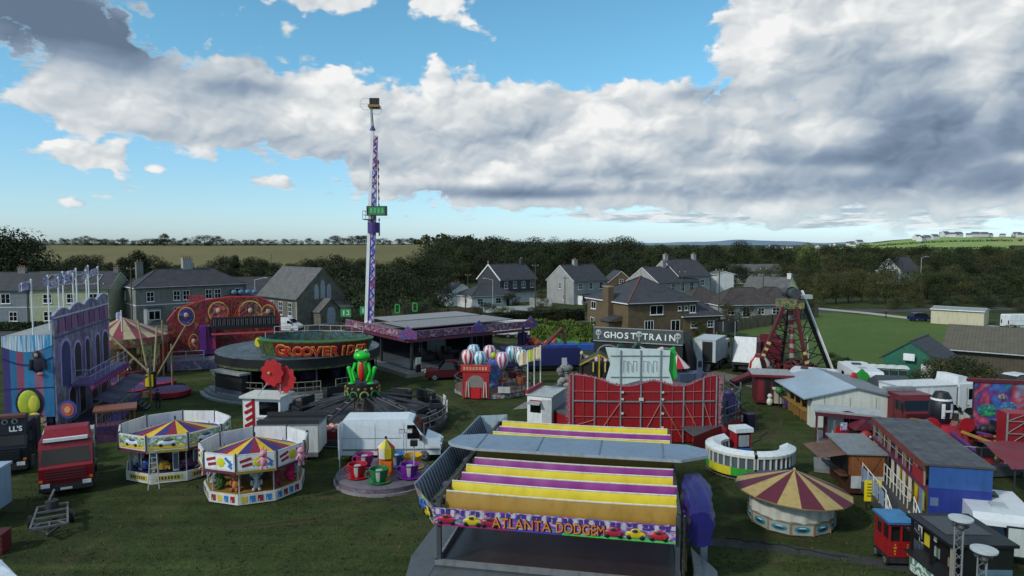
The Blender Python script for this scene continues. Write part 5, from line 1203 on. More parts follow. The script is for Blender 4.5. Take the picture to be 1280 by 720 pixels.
for k in range(4): q = MB(); q.bar((.9+k*.75,1.75,mz-.15),(.9+k*.75,1.75,mz+.5),.03,DSTEEL); q.ball((.9+k*.75,1.75,mz+.55),(.34,.15,.28),P('#53709a'),8,5); q.build('rooftop_lamp', fl)
# groove ride: round waltzer
WC = Vector((at(374,400,67.5).x,67.5,0)); t = thing('waltzer', 'dark round waltzer ride with green oval crown sign in red letters', 'fairground ride', WC); RW = 7.8
q = MB(); q.lathe([(RW,3.75),(RW*.55,4.15),(0,4.3)],36,ART('waltzroof',['#2f383d','#5a666c','#262d31','#7a868c'],.7,stretch=(1,3,1))); q.build('roof', t)
q = MB(); q.lathe([(RW+.02,2.95),(RW+.02,3.76)],36,P('#0f1213')); q.lathe([(RW+.05,2.78),(RW+.05,2.97)],36,ART('waltztrim',['#1f5a2a','#5a5a2a','#143a1f','#6a3a2a'],1.6)); q.build('fascia', t)
q = MB(); q.lathe([(RW-.3,.2),(RW-.3,1.0),(0,1.02)],36,P('#2a2d30')); q.build('platform', t)
q = MB(); q.lathe([(RW-.5,1.0),(RW-.5,2.75)],20,ART('waltzback',['#0d0f12','#1d2030','#2a1f3a','#101214'],.8),a0=R(10),a1=R(215)); q.build('back_wall', t)
for k in range(16):
    a = 2*PI*k/16+.1; q = MB(); q.bar((RW*.96*math.cos(a),RW*.96*math.sin(a),0),(RW*.96*math.cos(a),RW*.96*math.sin(a),2.8),.07,P('#3a3f40'),6); q.build('post', t)
q = MB(); q.cyl((0,0,1.0),1.5,1.9,P('#1c1826'),14); q.build('centre', t)
for k in range(9):
    a = 2*PI*k/9+.3; q = MB(); q.lathe([(.75,1.15),(.85,1.9),(.7,2.1)],12,P(['#2b2a6a','#4a2a5a','#23304a'][k%3]),(4.7*math.cos(a),4.7*math.sin(a),0),a0=a-2.2+PI,a1=a+2.2+PI); q.cyl((4.7*math.cos(a),4.7*math.sin(a),1.05),.9,.15,P('#15161c'),12); q.build('waltzer_tub', t)
for i in range(4): q = MB(); q.lathe([(RW-.3+i*.42,.80-i*.2),(RW-.3+(i+1)*.42,.80-i*.2),(RW-.3+(i+1)*.42,.62-i*.2)],26,P('#6f7577') if i%2==0 else P('#85898a'),a0=R(-155),a1=R(-25)); q.build('step', t)
for a0_,a1_ in ((-165,-128),(-118,-96),(-84,-60),(-50,-28)):
    pp = [((RW+.2)*math.cos(R(a0_+(a1_-a0_)*k/5)),(RW+.2)*math.sin(R(a0_+(a1_-a0_)*k/5)),.75) for k in range(6)]; q = MB(); rail(q,pp,1.0,P('#8d8a7a'),.035,1); q.build('handrail', t)
q = MB(); q.M = Matrix.Rotation(R(-122),4,'Z') @ Matrix.Translation((RW-.2,0,0)); q.box(-.1,.5,-1.9,1.9,1.0,2.4,P('#191a20')); q.box(.5,.55,-1.85,1.85,1.1,1.75,BLACK); q.box(.5,.56,-1.9,1.9,.35,.95,P('#54586a')); q.box(-.3,.9,-2.1,2.1,2.42,2.6,P('#8f9494')); q.build('control_booth', t)
cc = Vector((2.9,-4.6,0)); RC = 5.1; SY = Matrix.Translation(cc) @ Matrix.Diagonal((1,.62,1,1)) @ Matrix.Translation(-cc); CG = ART('crown',['#1a4424','#2c5a2c','#56602c','#183c30','#5f3f28'],1.0)
q = MB(); q.M = SY; q.lathe([(RC-.25,4.0),(RC+.3,5.35)],40,CG,cc); q.lathe([(RC+.3,5.35),(RC-.25,5.5)],40,P('#285c2c'),cc); q.lathe([(RC-.3,4.0),(RC-.35,5.5)],40,ART('crownin',['#2c4046','#3a4f34','#46606a','#2a3a2c'],.9),cc); q.build('crown_sign', t)
lt = MB(); lt2 = MB(); word = 'GROOVERIDER'
for i, chh in enumerate(word):
    a = R(-112+i*8.3); rr = RC+.24; M_ = Matrix.Translation((cc.x+rr*math.cos(a),cc.y+rr*math.sin(a),4.12)) @ Matrix.Rotation(a+PI/2,4,'Z') @ Matrix.Rotation(R(20),4,'X')
    s = 1.3 if i == 0 else 1.08
    M_ = SY @ M_; lt.M = M_; lt.text(chh,s*1.12,P('#c9a03a'),(0,-.08,.10),ext=.02,bold=.06); lt2.M = M_; lt2.text(chh,s*1.1,P('#b01a2a'),(0,-.15,.12),ext=.03,bold=.015)
q = MB(); q.M = SY; q.lathe([(RC-.2,4.02),(RC+.31,5.28)],30,P('#5a121c'),cc,a0=R(-124),a1=R(-16)); q.build('sign_ground', t)
lt.build('letter_edging', t); lt2.build('lettering', t)
for k in range(9):
    a = R(150+k*11); q = MB(); q.M = Matrix.Translation((RW*.97*math.cos(a),RW*.97*math.sin(a),0)) @ Matrix.Rotation(a+PI/2,4,'Z'); q.box(-.62,.62,-.03,.03,.25,1.15,ART('cagepanel',['#5a6050','#2a2f2a','#7a8070','#3a3f4a'],2.2)); q.bar((-.7,0,1.2),(.7,0,2.75),.03,P('#6a6f6a')); q.bar((-.7,0,1.75),(.7,0,1.75),.03,P('#6a6f6a')); q.build('cage_panel', t)
for k in range(10):
    a = R(-112+k*9.5); q = MB(); q.M = Matrix.Translation((RW*1.0*math.cos(a),RW*1.0*math.sin(a),0)) @ Matrix.Rotation(a+PI/2,4,'Z'); q.box(-.6,.6,-.04,.02,.35,.62,P('#8a8468')); [q.box(-.55+i*.2,-.45+i*.2,-.05,-.041,.4,.58,BLACK) for i in range(6)]; q.build('slotted_riser', t)
# two little things on the waltzer roof: yellow plaque on pole, paybox rails
q = MB(); q.bar((-1.2,-6,4.0),(-1.2,-6,6.0),.04,LGREY); q.disc((-1.9,-6.05,5.1),.28,YEL,12,'y',.42); q.build('yellow_plaque', t)
q = MB(); rail(q,[(-4.5,5.8,3.9),(0,7.2,3.9),(5,6,3.9)],1.2,LGREY,.04); q.build('roof_rail', t)
# frog ride (spider)
FC = Vector((at(452,400,52.5).x,52.5,0)); t = thing('frog_ride', 'black spider ride with radiating arms topped by a giant green frog', 'fairground ride', FC); RF = 5.7
q = MB(); q.lathe([(RF+.9,.25),(RF+.9,.55),(0,.6)],32,P('#3c3d43'),smooth=False); q.lathe([(RF+.92,.0),(RF+.92,.28)],32,P('#232429'),smooth=False); q.build('platform', t)
q = MB(); q.cyl((0,0,.6),.9,1.9,P('#4b4238'),14,.75); q.cyl((0,0,2.5),1.25,.75,BLACK,16); q.build('column', t)
q = MB()
for k in range(10):
    a = 2*PI*k/10; x,y = 1.3*math.cos(a),1.3*math.sin(a)
    q.path([(x+.32*math.cos(b_)*-math.sin(a),y+.32*math.cos(b_)*math.cos(a),2.45+.32*math.sin(b_)) for b_ in [i*.7 for i in range(8)]],.07,P('#2a6a3a') if k%2 else P('#7a8a4a'),6)
q.build('scroll_trim', t)
for k in range(16): q = MB(); a = 2*PI*k/16; q.ball((1.28*math.cos(a),1.28*math.sin(a),2.95),.12,P('#7a4a2a') if k%2 else P('#8a7a3a'),7,5); q.build('lamp', t)
for k in range(12):
    a = 2*PI*k/12+.13; ca,sa = math.cos(a),math.sin(a); up = .35*math.sin(k*2.1)
    q = MB()
    for w_ in (-.22,.22): q.bar((1.0*ca-w_*sa,1.0*sa+w_*ca,2.35),((RF-.5)*ca-w_*sa,(RF-.5)*sa+w_*ca,1.25+up*.5),.075,P('#33343a'),6)
    for r_ in (2,3,4): q.bar((r_*ca-.22*sa,r_*sa+.22*ca,2.35-(r_-1)*.26),(r_*ca+.22*sa,r_*sa-.22*ca,2.35-(r_-1)*.26),.05,P('#4a4b52'),5)
    ao = q.build('arm', t); c = MB(); c.M = Matrix.Translation((RF*ca,RF*sa,.85+up*.5)) @ Matrix.Rotation(a+PI/2,4,'Z')
    c.box(-.75,.75,-.45,.45,0,.4,BLACK); c.box(-.75,.75,.35,.5,.4,1.05,P('#17181d')); c.box(-.78,-.66,-.45,.45,.4,.75,P('#25262d')); c.box(.66,.78,-.45,.45,.4,.75,P('#25262d')); c.bar((-.7,-.4,.85),(.7,-.4,.85),.05,P('#55565c'),6); c.ball((0,-.5,.2),(.5,.2,.2),P('#1c1d24'),8,5); c.build('car', ao)
q = MB()
pp = [((RF+.8)*math.cos(R(a)),(RF+.8)*math.sin(R(a)),.55) for a in range(-75,50,9)]; rail(q,pp,.9,P('#7f8388'),.035,1); q.build('handrail', t)
q = MB(); 
for a in (20,2): q.M = Matrix.Translation(((RF+.85)*math.cos(R(a)),(RF+.85)*math.sin(R(a)),.6)) @ Matrix.Rotation(R(a),4,'Z'); q.box(-.04,.04,-.35,.35,.3,1.15,OFFW)
q.build('notice_board', t)
FG = P('#18b52a',.3,.08,1,0,.05); FR = P('#b81f22',.4,.08,1,0,.05); fz = 3.25
fr = MB(); fr.ball((0,0,fz+1.05),(.42,.42,.95),FG,16,12); fr.ball((0,-.08,fz+2.1),(.64,.54,.42),FG,18,12)
for s in (-1,1): fr.ball((s*.32,-.12,fz+2.46),(.2,.2,.2),FG,12,8)
fo = fr.build('frog_statue', t)
q = MB(); q.ball((0,-.2,fz+.95),(.28,.28,.85),FR,14,10); q.build('belly', fo)
for s in (-1,1):
    l = MB(); l.bar((s*.45,.1,fz+.35),(s*1.0,-.15,fz+1.15),.2,FG,10,.16); l.ball((s*1.0,-.15,fz+1.15),.17,FG,10,7); l.bar((s*1.0,-.15,fz+1.15),(s*.68,-.35,fz+.08),.16,FG,10,.11); l.ball((s*.72,-.55,fz+.06),(.26,.38,.09),FG,10,6); l.build('hind_leg', fo)
    l = MB(); l.bar((s*.5,-.1,fz+1.55),(s*.68,-.4,fz+.9),.13,FG,8,.1); l.bar((s*.68,-.4,fz+.9),(s*.45,-.6,fz+.25),.1,FG,8,.09); l.build('front_leg', fo)
    l = MB(); l.ball((s*.33,-.27,fz+2.5),(.12,.08,.13),OFFW,8,6); l.ball((s*.33,-.34,fz+2.5),(.06,.04,.07),BLACK,7,5); l.build('eye', fo)
q = MB(); q.path([(.6*math.cos(a),-.08+.56*math.sin(a),fz+1.95) for a in [R(-160+k*14) for k in range(11)]],.035,P('#0c5a18'),5); q.build('mouth', fo)
# control box with red stripes, and the red poppy wheel on it
pb = gp(328,541); t = thing('control_box', 'small white control box with red striped side and dark window', 'control box', pb, R(-8)); q = MB(); q.box(-1.5,1.45,0,1.9,.35,2.6,WHITE); q.build('body', t)
q = MB(); q.box(-1.65,1.6,-.25,2.1,2.6,2.75,OFFW); q.build('roof', t); q = MB(); q.box(-.2,1.3,-.02,.05,1.35,2.35,WIN); q.build('window', t); q = MB(); q.box(-.3,1.35,-.3,-.003,1.1,1.2,LGREY); q.build('counter', t)
q = MB(); 
for k in range(4): q.beam((-1.35+(k%2)*.1,-.03,.45+k*.5),(-.6,-.03,.85+k*.5),.04,.22,RED)
q.box(-.75,-.55,-.04,-.004,.4,2.55,RED); q.build('stripe', t); q = MB(); q.box(-.3,1.2,-.03,-.003,.9,1.05,PURP); q.build('name_strip', t)
q = MB(); 
for x in (-1.1,1.1): q.wheel((x,.3,.3),.3,.2,'y')
q.build('jockey_wheel', t)
pz = at(342,472,pb.y+.5).z
t = thing('poppy_wheel', 'big red poppy shaped wheel leaning above the white control box', 'decoration', (pb.x+.9,pb.y+.6,pz))
for i,(dx,dz,dy) in enumerate(((-.25,.35,0),(.55,-.2,.3))):
    q = MB(); pp=[]; 
    for k in range(40): a = 2*PI*k/40; r = .98+.09*math.cos(a*9); pp.append((dx+r*math.cos(a)*.82,dz+r*math.sin(a)))
    q.extr(pp,'y',dy-.12,dy,P('#b01a20',.5)); q.build('petal', t)
q = MB(); q.ball((-.45,-.18,.35),.12,P('#c9a060'),8,6); q.build('hub', t); q = MB(); q.bar((-.3,0,0),(-1.6,-.4,-1.75),.04,LGREY); q.bar((.3,.1,-.5),(.2,.2,-1.75),.05,LGREY); q.build('strut', t)
# tall white tower ride
TC = gp(459,431); t = thing('tower_ride', 'very tall white and purple booster tower with green sign halfway up', 'fairground ride', TC); TY = TC.y
def tz(v): return at(460,v,TY).z
def tx(u): return (u-640)/F*TY-TC.x
PAT = ART('tower_pattern',['#c9c6d6','#3a2f9a','#c9c6d6','#b04a6a','#4a3aa8'],1.3,stretch=(1,1,.5)); PB = P('#3d35a0',.4)
q = MB(); q.beam((tx(456),0,1),(tx(468.0),0,tz(160)),.42,.5,WHITE); q.build('mast', t)
q = MB(); q.beam((tx(459.6),-.05,1),(tx(469.5),-.05,tz(200)),.22,.4,P('#2f2a86',.4)); q.build('blue_mast_tube', t)
q = MB(); q.beam((tx(463.5),-.1,1),(tx(472),-.1,tz(170)),.55,.5,PAT); q.build('lattice_panel', t)
q = MB(); 
for k in range(46):
    a_ = k/46; b_ = (k+1)/46; s = 1 if k%2 else -1
    p_ = Vector((tx(463+9*a_)-.25*s,-.4,1+(tz(172)-1)*a_)); r_ = Vector((tx(463+9*b_)+.25*s,-.4,1+(tz(172)-1)*b_)); q.bar(p_,r_,.06,PB if k%3 else P('#1f1b5a'),5)
q.build('zigzag_tube', t)
q = MB(); q.bar((tx(468.0),0,tz(162)),(tx(466.5),0,tz(134)),.22,LGREY,8,.18); q.cyl((tx(468),0,tz(163)),.42,.7,P('#2a2470'),10,.15); q.build('upper_tube', t)
q = MB(); q.box(tx(464),tx(477),-.8,.8,tz(135),tz(132),P('#8a6a3a')); 
for k in range(4): x_ = tx(465.5+k*3); q.box(x_,x_+.3,-.6,-.2,tz(132)+.02,tz(132)+.9,BLACK); q.ball((x_+.15,-.3,tz(126)),.16,P('#2a241f'),7,5)
q.build('gondola', t)
for (u_,v_,r_) in ((461,131,.8),(474,138,.7)):
    q = MB(); q.path([(tx(u_)+r_*math.cos(a),-.5,tz(v_)+r_*math.sin(a)) for a in [2*PI*k/16 for k in range(17)]],.03,OFFW,4); q.bar((tx(u_)-r_,-.5,tz(v_)),(tx(u_)+r_,-.5,tz(v_)),.025,OFFW,4); q.build('safety_hoop', t)
q = MB(); q.box(tx(461),tx(486),-1.0,-.6,tz(270),tz(258),P('#1d2b26')); q.box(tx(463.5),tx(483.5),-1.03,-1.002,tz(269),tz(259),P('#2f7a4c')); so = q.build('sign_board', t)
q = MB(); 
for k in range(4): q.box(tx(465.5+k*4.6),tx(468.3+k*4.6),-1.06,-1.032,tz(267),tz(261),P('#55a86e'))
q.build('sign_marks', so)
q = MB(); zz = tz(274); rail(q,[(tx(456),-.9,zz),(tx(468),-.9,zz),(tx(468),.9,zz),(tx(456),.9,zz),(tx(456),-.9,zz)],1.1,LGREY,.035); q.box(tx(456),tx(470),-.9,.9,zz-.1,zz,DSTEEL); q.build('service_cage', t)
q = MB(); q.cyl((tx(468),0,tz(291)),.85,1.4,P('#3a2470'),14); q.build('hub', t)
q = MB(); q.bar((tx(474.5),0,tz(200)),(tx(474.5),0,tz(262)),.05,DSTEEL); 
for v_ in range(205,300,9): q.box(tx(474),tx(475.4),-.1,.1,tz(v_),tz(v_-4),DSTEEL)
q.build('cable_chain', t)
q = MB(); q.box(tx(440),tx(480),-1.5,1.5,.4,1.4,P('#4a4d55')); q.build('base_trailer', t)
for x in (-2.6,2.6): q = MB(); q.bar((x,-2.6,0),(tx(460),0,3.5),.14,WHITE,8); q.build('outrigger', t)
# green lit number signs on poles by the tower
for (u_,v_,vt,lb) in ((433,418,391,'green square sign on a pole left of the tower foot'),(457,416,388,'green square sign on a pole directly before the tower foot')):
    p_ = gp(u_,424); H_ = at(u_,vt,p_.y).z; t = thing('green_sign', lb, 'sign', p_); q = MB(); q.bar((0,0,0),(0,0,H_-.5),.05,DSTEEL); q.build('pole', t); q = MB(); q.box(-.75,.75,-.06,.06,H_-.6,H_+.6,P('#1f8a4a')); q.build('board', t); q = MB(); q.box(-.4,-.2,-.09,-.061,H_-.35,H_+.35,OFFW); q.box(.1,.5,-.09,-.061,H_-.35,H_-.2,OFFW); q.box(.1,.5,-.09,-.061,H_+.2,H_+.35,OFFW); q.box(.35,.5,-.09,-.061,H_-.19,H_+.19,OFFW); q.build('marks', t)
for (u_,lb) in ((497,'left hollow green frame on a thin pole behind the pink dodgems'),(519,'right hollow green frame on a thin pole behind the pink dodgems')):
    p_ = gp(u_,412); H_ = at(u_,386-(u_-497)*.1,p_.y).z; t = thing('lit_sign', lb, 'sign', p_); q = MB(); q.bar((0,0,0),(0,0,H_-.6),.05,DSTEEL); q.build('pole', t); q = MB()
    for a,b_ in (((-.35,-.65),(.35,-.65)),((.35,-.65),(.35,.65)),((.35,.65),(-.35,.65)),((-.35,.65),(-.35,-.65))): q.beam((a[0],0,H_+a[1]),(b_[0],0,H_+b_[1]),.14,.14,P('#2aa04a'))
    q.build('frame', t)
# second dodgem track, seen on its corner
DC = gp(515,468); rzd = R(38); t = thing('dodgem_track', 'long pink and purple dodgem track with flat grey roof seen on its corner', 'fairground ride', DC, rzd); WD_, DD_ = 15.4, 14.0
q = MB(); q.box(0,WD_,0,DD_,.0,.55,P('#4f5256'),top=P('#565c62',.22,.12)); q.build('floor', t)
q = MB(); q.box(-1.5,WD_,-1.5,-.01,.0,.45,P('#8a8880')); q.box(-1.5,-.01,-.01,DD_,.0,.45,P('#8a8880')); q.build('walkway', t)
dm = ART('dodgem_pink',['#5a3a62','#a88490','#3f2c56','#7e4660','#a8907a','#343058'],.9)
zr = 4.0
q = MB(); q.box(-.9,WD_+.4,-.9,DD_+.4,zr,zr+.1,DARK,top=P('#6f7072',.8,.14)); q.box(.8,WD_-.4,1.4,DD_*.55,zr+.75,zr+.85,P('#7c7c7d',.8,.14)); q.box(2,WD_-.8,DD_*.57,DD_-.5,zr+.8,zr+.9,P('#858585',.8,.14)); q.build('roof', t)
for (a,b_) in (((-.95,-.95),(WD_+.4,-.95)),((-.95,DD_+.4),(-.95,-.95))):
    q = MB(); q.beam((a[0],a[1],zr+.35),(b_[0],b_[1],zr+.35),.12,.75,dm); q.beam((a[0],a[1],zr-.25),(b_[0],b_[1],zr-.25),.1,.3,P('#5a1f3a')); q.beam((a[0],a[1],zr+.76),(b_[0],b_[1],zr+.76),.2,.07,P('#7a4a6a')); q.build('rounding_board', t)
for (x,y,a) in ((-.95,-.95,R(-45)),(WD_*.52,-1.05,0),(WD_+.3,-.95,0)):
    q = MB(); q.M = Matrix.Translation((x,y,zr)) @ Matrix.Rotation(a,4,'Z'); q.extr([(-1.0,0),(1.0,0),(1.0,.72),(.45,1.0),(0,1.4),(-.45,1.0),(-1.0,.72)],'y',-.16,-.05,ART('crest',['#3c2870','#80386a','#34508f','#a07a5a'],1.4)); q.build('crest', t)
for x,y in ((0,0),(WD_*.5,0),(WD_,0),(0,DD_*.5),(0,DD_),(WD_,DD_),(WD_*.5,DD_),(WD_,DD_*.5)):
    q = MB(); q.box(x-.12,x+.12,y-.12,y+.12,.5,zr,DSTEEL); q.build('post', t)
q = MB(); q.box(0,WD_,DD_+.02,DD_+.1,.55,3.3,P('#2a2733')); q.box(WD_-.3,WD_-.2,6,DD_,.55,3.3,P('#2a2733')); q.box(7,9.5,DD_*.6,DD_*.6+.1,.6,2.4,P('#8d9296')); q.build('back_wall', t)
q = MB(); q.box(-.3,.3,-1.45,-1.35,1.2,2.0,OFFW); q.bar((0,-1.38,.45),(0,-1.38,1.3),.06,DARK); q.box(-.25,.25,-1.5,-1.2,.45,1.3,BLACK); q.build('notice_stand', t)
# parked dodgem cars on it
def dodgem_car(label, loc, rz, m, group):
    t = thing('dodgem_car', label, 'dodgem car', loc, rz, group); q = MB()
    pl = [(.95*math.cos(a)*(1.0),.6*math.sin(a)) for a in [2*PI*k/16 for k in range(16)]]
    q.extr([(x*1.05,y*1.08) for x,y in pl],'z',.08,.3,BLACK); q.extr(pl,'z',.302,.62,m); b = q.build('body', t)
    q = MB(); q.box(-.75,-.35,-.45,.45,.62,1.0,P('#2a2a2e')); q.build('seat', t); q = MB(); q.bar((-.8,0,.6),(-.8,0,2.6),.025,LGREY); q.build('pole', t); q = MB(); q.bar((.15,0,.6),(0,0,.85),.03,DARK); q.build('steering_column', t)
    return t
dc0 = None
for i,(x,y) in enumerate(((4.5,4),(6.2,3.2),(8.0,4.6),(9.6,3.4),(11.4,5),(5.5,6.5),(12.8,3.6),(8.8,7))):
    p_ = DC+rot2(x,y,rzd)+Vector((0,0,.55)); lb = 'dark parked bumper car on the floor of the pink dodgem track'
    if dc0 is None: dc0 = dodgem_car(lb,p_,R(20),P('#241a22'),'bumper cars on the pink dodgem track')
    else: dup(dc0,p_,random.uniform(0,6))
# cars and vans by the road
car('dark car parked before the grey semi detached houses', gp(186,413), R(8), P('#16191c',.3,.1), 4.6, 1.55)
van('white van parked in front of the chapel side wall', gp(333,416), R(-6), P('#c9ccce',.4,.05), 5.2, 2.3)
car('silver estate car left of the white van by the chapel', gp(310,411), R(4), P('#9a9da0',.35,.06), 4.4, 1.5)
car('white car parked behind the pink dodgem roof', gp(536,415), R(10), P('#c3c7c9',.35,.05), 4.6, 1.55)
car('dark red pickup truck on the grass beside the pink dodgem track', gp(592,474)+Vector((0,1.6,0)), R(187), P('#43121a',.3,.1), 5.2, 1.88, 1.9, 'pickup_truck', 'pickup truck', True)
person('person in dark clothes standing by the round trampolines', gp(198,511), R(160), P('#23262e',.8), P('#1b1d24',.8))
# ------------------------------------------------------------------ toy sets (children's roundabouts)
def toyset(label, u, v, Rb, Rc, n, rot, panel, base_m, base_sign, apexw, riders, zrim=2.1, zt=2.95, inner=P('#c9ced4',.7,.08)):
    c = gp(u, v); t = thing('toy_roundabout', label, 'roundabout', c, rot)
    cols = [P('#7a1230',.6), P('#c9a51c',.6), P('#2c2468',.6)]
    q = MB(); q.lathe([(0,zt+.16),(Rc*.55,zt-.42),(Rc*.9,zrim+.1)],15,cols[0],seg=lambda i,k: cols[k%3],smooth=False); ro = q.build('canopy_roof', t)
    q = MB(); q.lathe([(.05,zt+.18),(.05,zt+.4)],6,BLACK); q.build('finial', ro)
    for k in range(n):
        a0, a1 = 2*PI*k/n, 2*PI*(k+1)/n; p0 = Vector((Rc*math.cos(a0),Rc*math.sin(a0),0)); p1 = Vector((Rc*math.cos(a1),Rc*math.sin(a1),0)); w_ = (p1-p0).length; am = (a0+a1)/2
        M_ = Matrix.Translation((p0+p1)/2) @ Matrix.Rotation(am+PI/2,4,'Z')
        b = MB(); b.M = M_; b.box(-w_/2+.03,w_/2-.03,-.04,.04,zrim,zt,OFFW); b.box(-w_/2+.07,w_/2-.07,.042,.055,zrim+.05,zt-.05,inner)
        b.raw([(-w_/2+.05,.06,zrim+.1),(w_/2-.05,.06,zrim+.1),(w_/2-.4,.9,zrim-.0),(-w_/2+.4,.9,zrim-.0)],[[0,1,2,3]],inner); bo = b.build('rounding_board', t)
        panel(M_, w_, zrim, zt, bo, k)
        q = MB(); q.M = M_; q.box(-w_/2-.04,-w_/2+.04,-.07,.07,zrim-.1,zt+.08,P('#3a3544')); q.box(-w_/2,w_/2,-.08,.05,zrim-.14,zrim-.003,P('#8a7a2a') if k%2 else P('#5a1f3a')); q.build('trim', bo)
        q = MB(); rb0 = Vector((Rb*math.cos(a0),Rb*math.sin(a0),0)); rb1 = Vector((Rb*math.cos(a1),Rb*math.sin(a1),0)); wb = (rb1-rb0).length
        q.M = Matrix.Translation((rb0+rb1)/2) @ Matrix.Rotation(am+PI/2,4,'Z'); q.box(-wb/2,wb/2,-.03,.05,.06,.62,OFFW); so = q.build('base_board', t); base_sign(q.M, wb, so, k)
        q = MB(); q.bar((Rb*.93*math.cos(a0),Rb*.93*math.sin(a0),.6),(Rb*.93*math.cos(a0),Rb*.93*math.sin(a0),zrim+.3),.04,LGREY,6); q.build('post', t)
    q = MB(); q.lathe([(Rb-.02,.08),(Rb-.02,.6),(0,.61)],n,base_m,smooth=False); q.build('platform', t)
    q = MB(); q.lathe([(.75,.6),(.75,zt-.4)],10,ART('toycore'+str(n),['#1c1a2c','#4a3a2a','#2a2a5a','#5a2a2a'],1.5),smooth=False); q.build('centre_drum', t)
    riders(t, Rb)
    return t
def gp_panel_cars(M, w, z0, z1, par, k):
    q = MB(); q.M = M; q.box(-w/2+.1,w/2-.1,-.058,-.042,z0+.08,z1-.08,ART('landscape',['#7d8fae','#c3ccd6','#5a7a4a','#a9b45a','#c9cfd4'],1.5,stretch=(1,1,2.5)))
    q.box(-w/2+.14,w/2-.14,-.066,-.06,z0+.1,z0+.24,P('#c9a51c')); q.ball((0,-.05,z0+.42),(.55,.06,.17),P('#c3ccd6'),10,6); q.ball((.05,-.06,z0+.56),(.28,.05,.12),P('#39466a'),9,5)
    for s in (-1,1): q.ball((s*.33,-.07,z0+.3),(.11,.05,.11),BLACK,7,5)
    q.build('painted_panel', par)
def gp_panel_toys(M, w, z0, z1, par, k):
    q = MB(); q.M = M; q.box(-w/2+.1,w/2-.1,-.052,-.042,z0+.08,z1-.08,WHITE); zc = (z0+z1)/2
    for (x,z,l,m,a) in ((-.55,.14,.62,P('#8a1a2c'),.25),(-.48,-.13,.55,P('#8a1a2c'),.2),(.62,.08,.6,P('#2a6fb0'),-.7),(.72,-.2,.3,P('#2a6fb0'),-.6)):
        q.obox((x*w/2.1,-.06,zc+z),(l*w/2.1,.012,.15),m,ry=-a)
    q.ball((.1,-.05,zc),(.27,.03,.27),P('#c3c01c'),12,8)
    for i in range(9): q.obox((random.uniform(-.85,.85)*w/2.1,-.057,zc+random.uniform(-.3,.3)),(.05,.01,.05),P(['#2a6fb0','#8a1a2c','#c3c01c'][i%3]))
    q.build('painted_panel', par)
def base_sign_y(M, w, par, k):
    q = MB(); q.M = M; q.box(-w*.36,w*.36,-.05,-.032,.2,.5,P('#b8a83a')); 
    for i in range(7): q.box(-w*.3+i*w*.088,-w*.3+i*w*.088+.1,-.06,-.052,.26,.44,P('#3a3550'))
    q.build('sign_strip', par)
def base_sign_c(M, w, par, k):
    q = MB(); q.M = M; cs = ['#2a6fb0','#8a1a2c','#c3b01c','#2a6fb0','#8a1a2c']
    for i in range(4):
        x = -w*.42+i*w*.22; q.box(x,x+w*.15,-.045,-.032,.16,.5,P(cs[(i+k)%5])); q.box(x+w*.03,x+w*.05,-.05,-.046,.14,.3,OFFW)
    q.build('sign_strip', par)
def riders_cars(t, Rb):
    for k in range(10):
        a = 2*PI*k/10; q = MB(); q.M = Matrix.Translation((Rb*.72*math.cos(a),Rb*.72*math.sin(a),.62)) @ Matrix.Rotation(a+PI/2,4,'Z'); m = P(['#8a2a2a','#c9ccd0','#2a4a8a','#a9842a','#5a2a5a'][k%5],.35)
        q.box(-.5,.5,-.25,.25,.1,.36,m); q.ball((0,0,.38),(.38,.23,.22),m,9,6)
        for x in (-.3,.3):
            for y in (-.26,.26): q.ball((x,y,.1),(.11,.05,.11),BLACK,7,5)
        q.build('ride_car', t)
    for k in range(4): q = MB(); a = -PI/2+(-.55+k*.5)-t.rotation_euler.z; q.M = Matrix.Translation((Rb*.8*math.cos(a),Rb*.8*math.sin(a),.6)) @ Matrix.Rotation(a+PI/2,4,'Z'); q.box(-.17,.17,-.02,.02,.0,1.15,OFFW); q.box(-.12,.12,-.03,-.022,.1,1.05,P('#4a5a6a')); q.build('price_board', t)
def riders_toys(t, Rb):
    cs = ['#c2185c','#8b9096','#a9b02a','#5a3a2a','#9aa0a4','#2f5a2a','#c2185c','#8b9096','#3a5a2a','#a56a3a','#9aa0a4','#7a2a3a']
    for k in range(12):
        a = 2*PI*k/12; q = MB(); q.M = Matrix.Translation((Rb*.74*math.cos(a),Rb*.74*math.sin(a),.62)) @ Matrix.Rotation(a+PI/2,4,'Z'); toy(q,'elephant' if k%3==1 else 'bear',(0,0,0),P(cs[k],.9,.1),1.0); q.build('plush_ride_figure', t)
toyset('white sided toy roundabout with car landscapes on its boards and blue platform', 221, 586, 2.85, 3.2, 9, R(-12), gp_panel_cars, P('#2a2d5a'), base_sign_y, 1, riders_cars)
toyset('toy roundabout with splashed red, yellow and blue boards and plush animals', 320, 610, 2.75, 2.98, 9, R(-8), gp_panel_toys, P('#8a6a2a'), base_sign_c, 1, riders_toys, 1.95, 2.85)
PKP = P('#c98a9c',.9,.1)
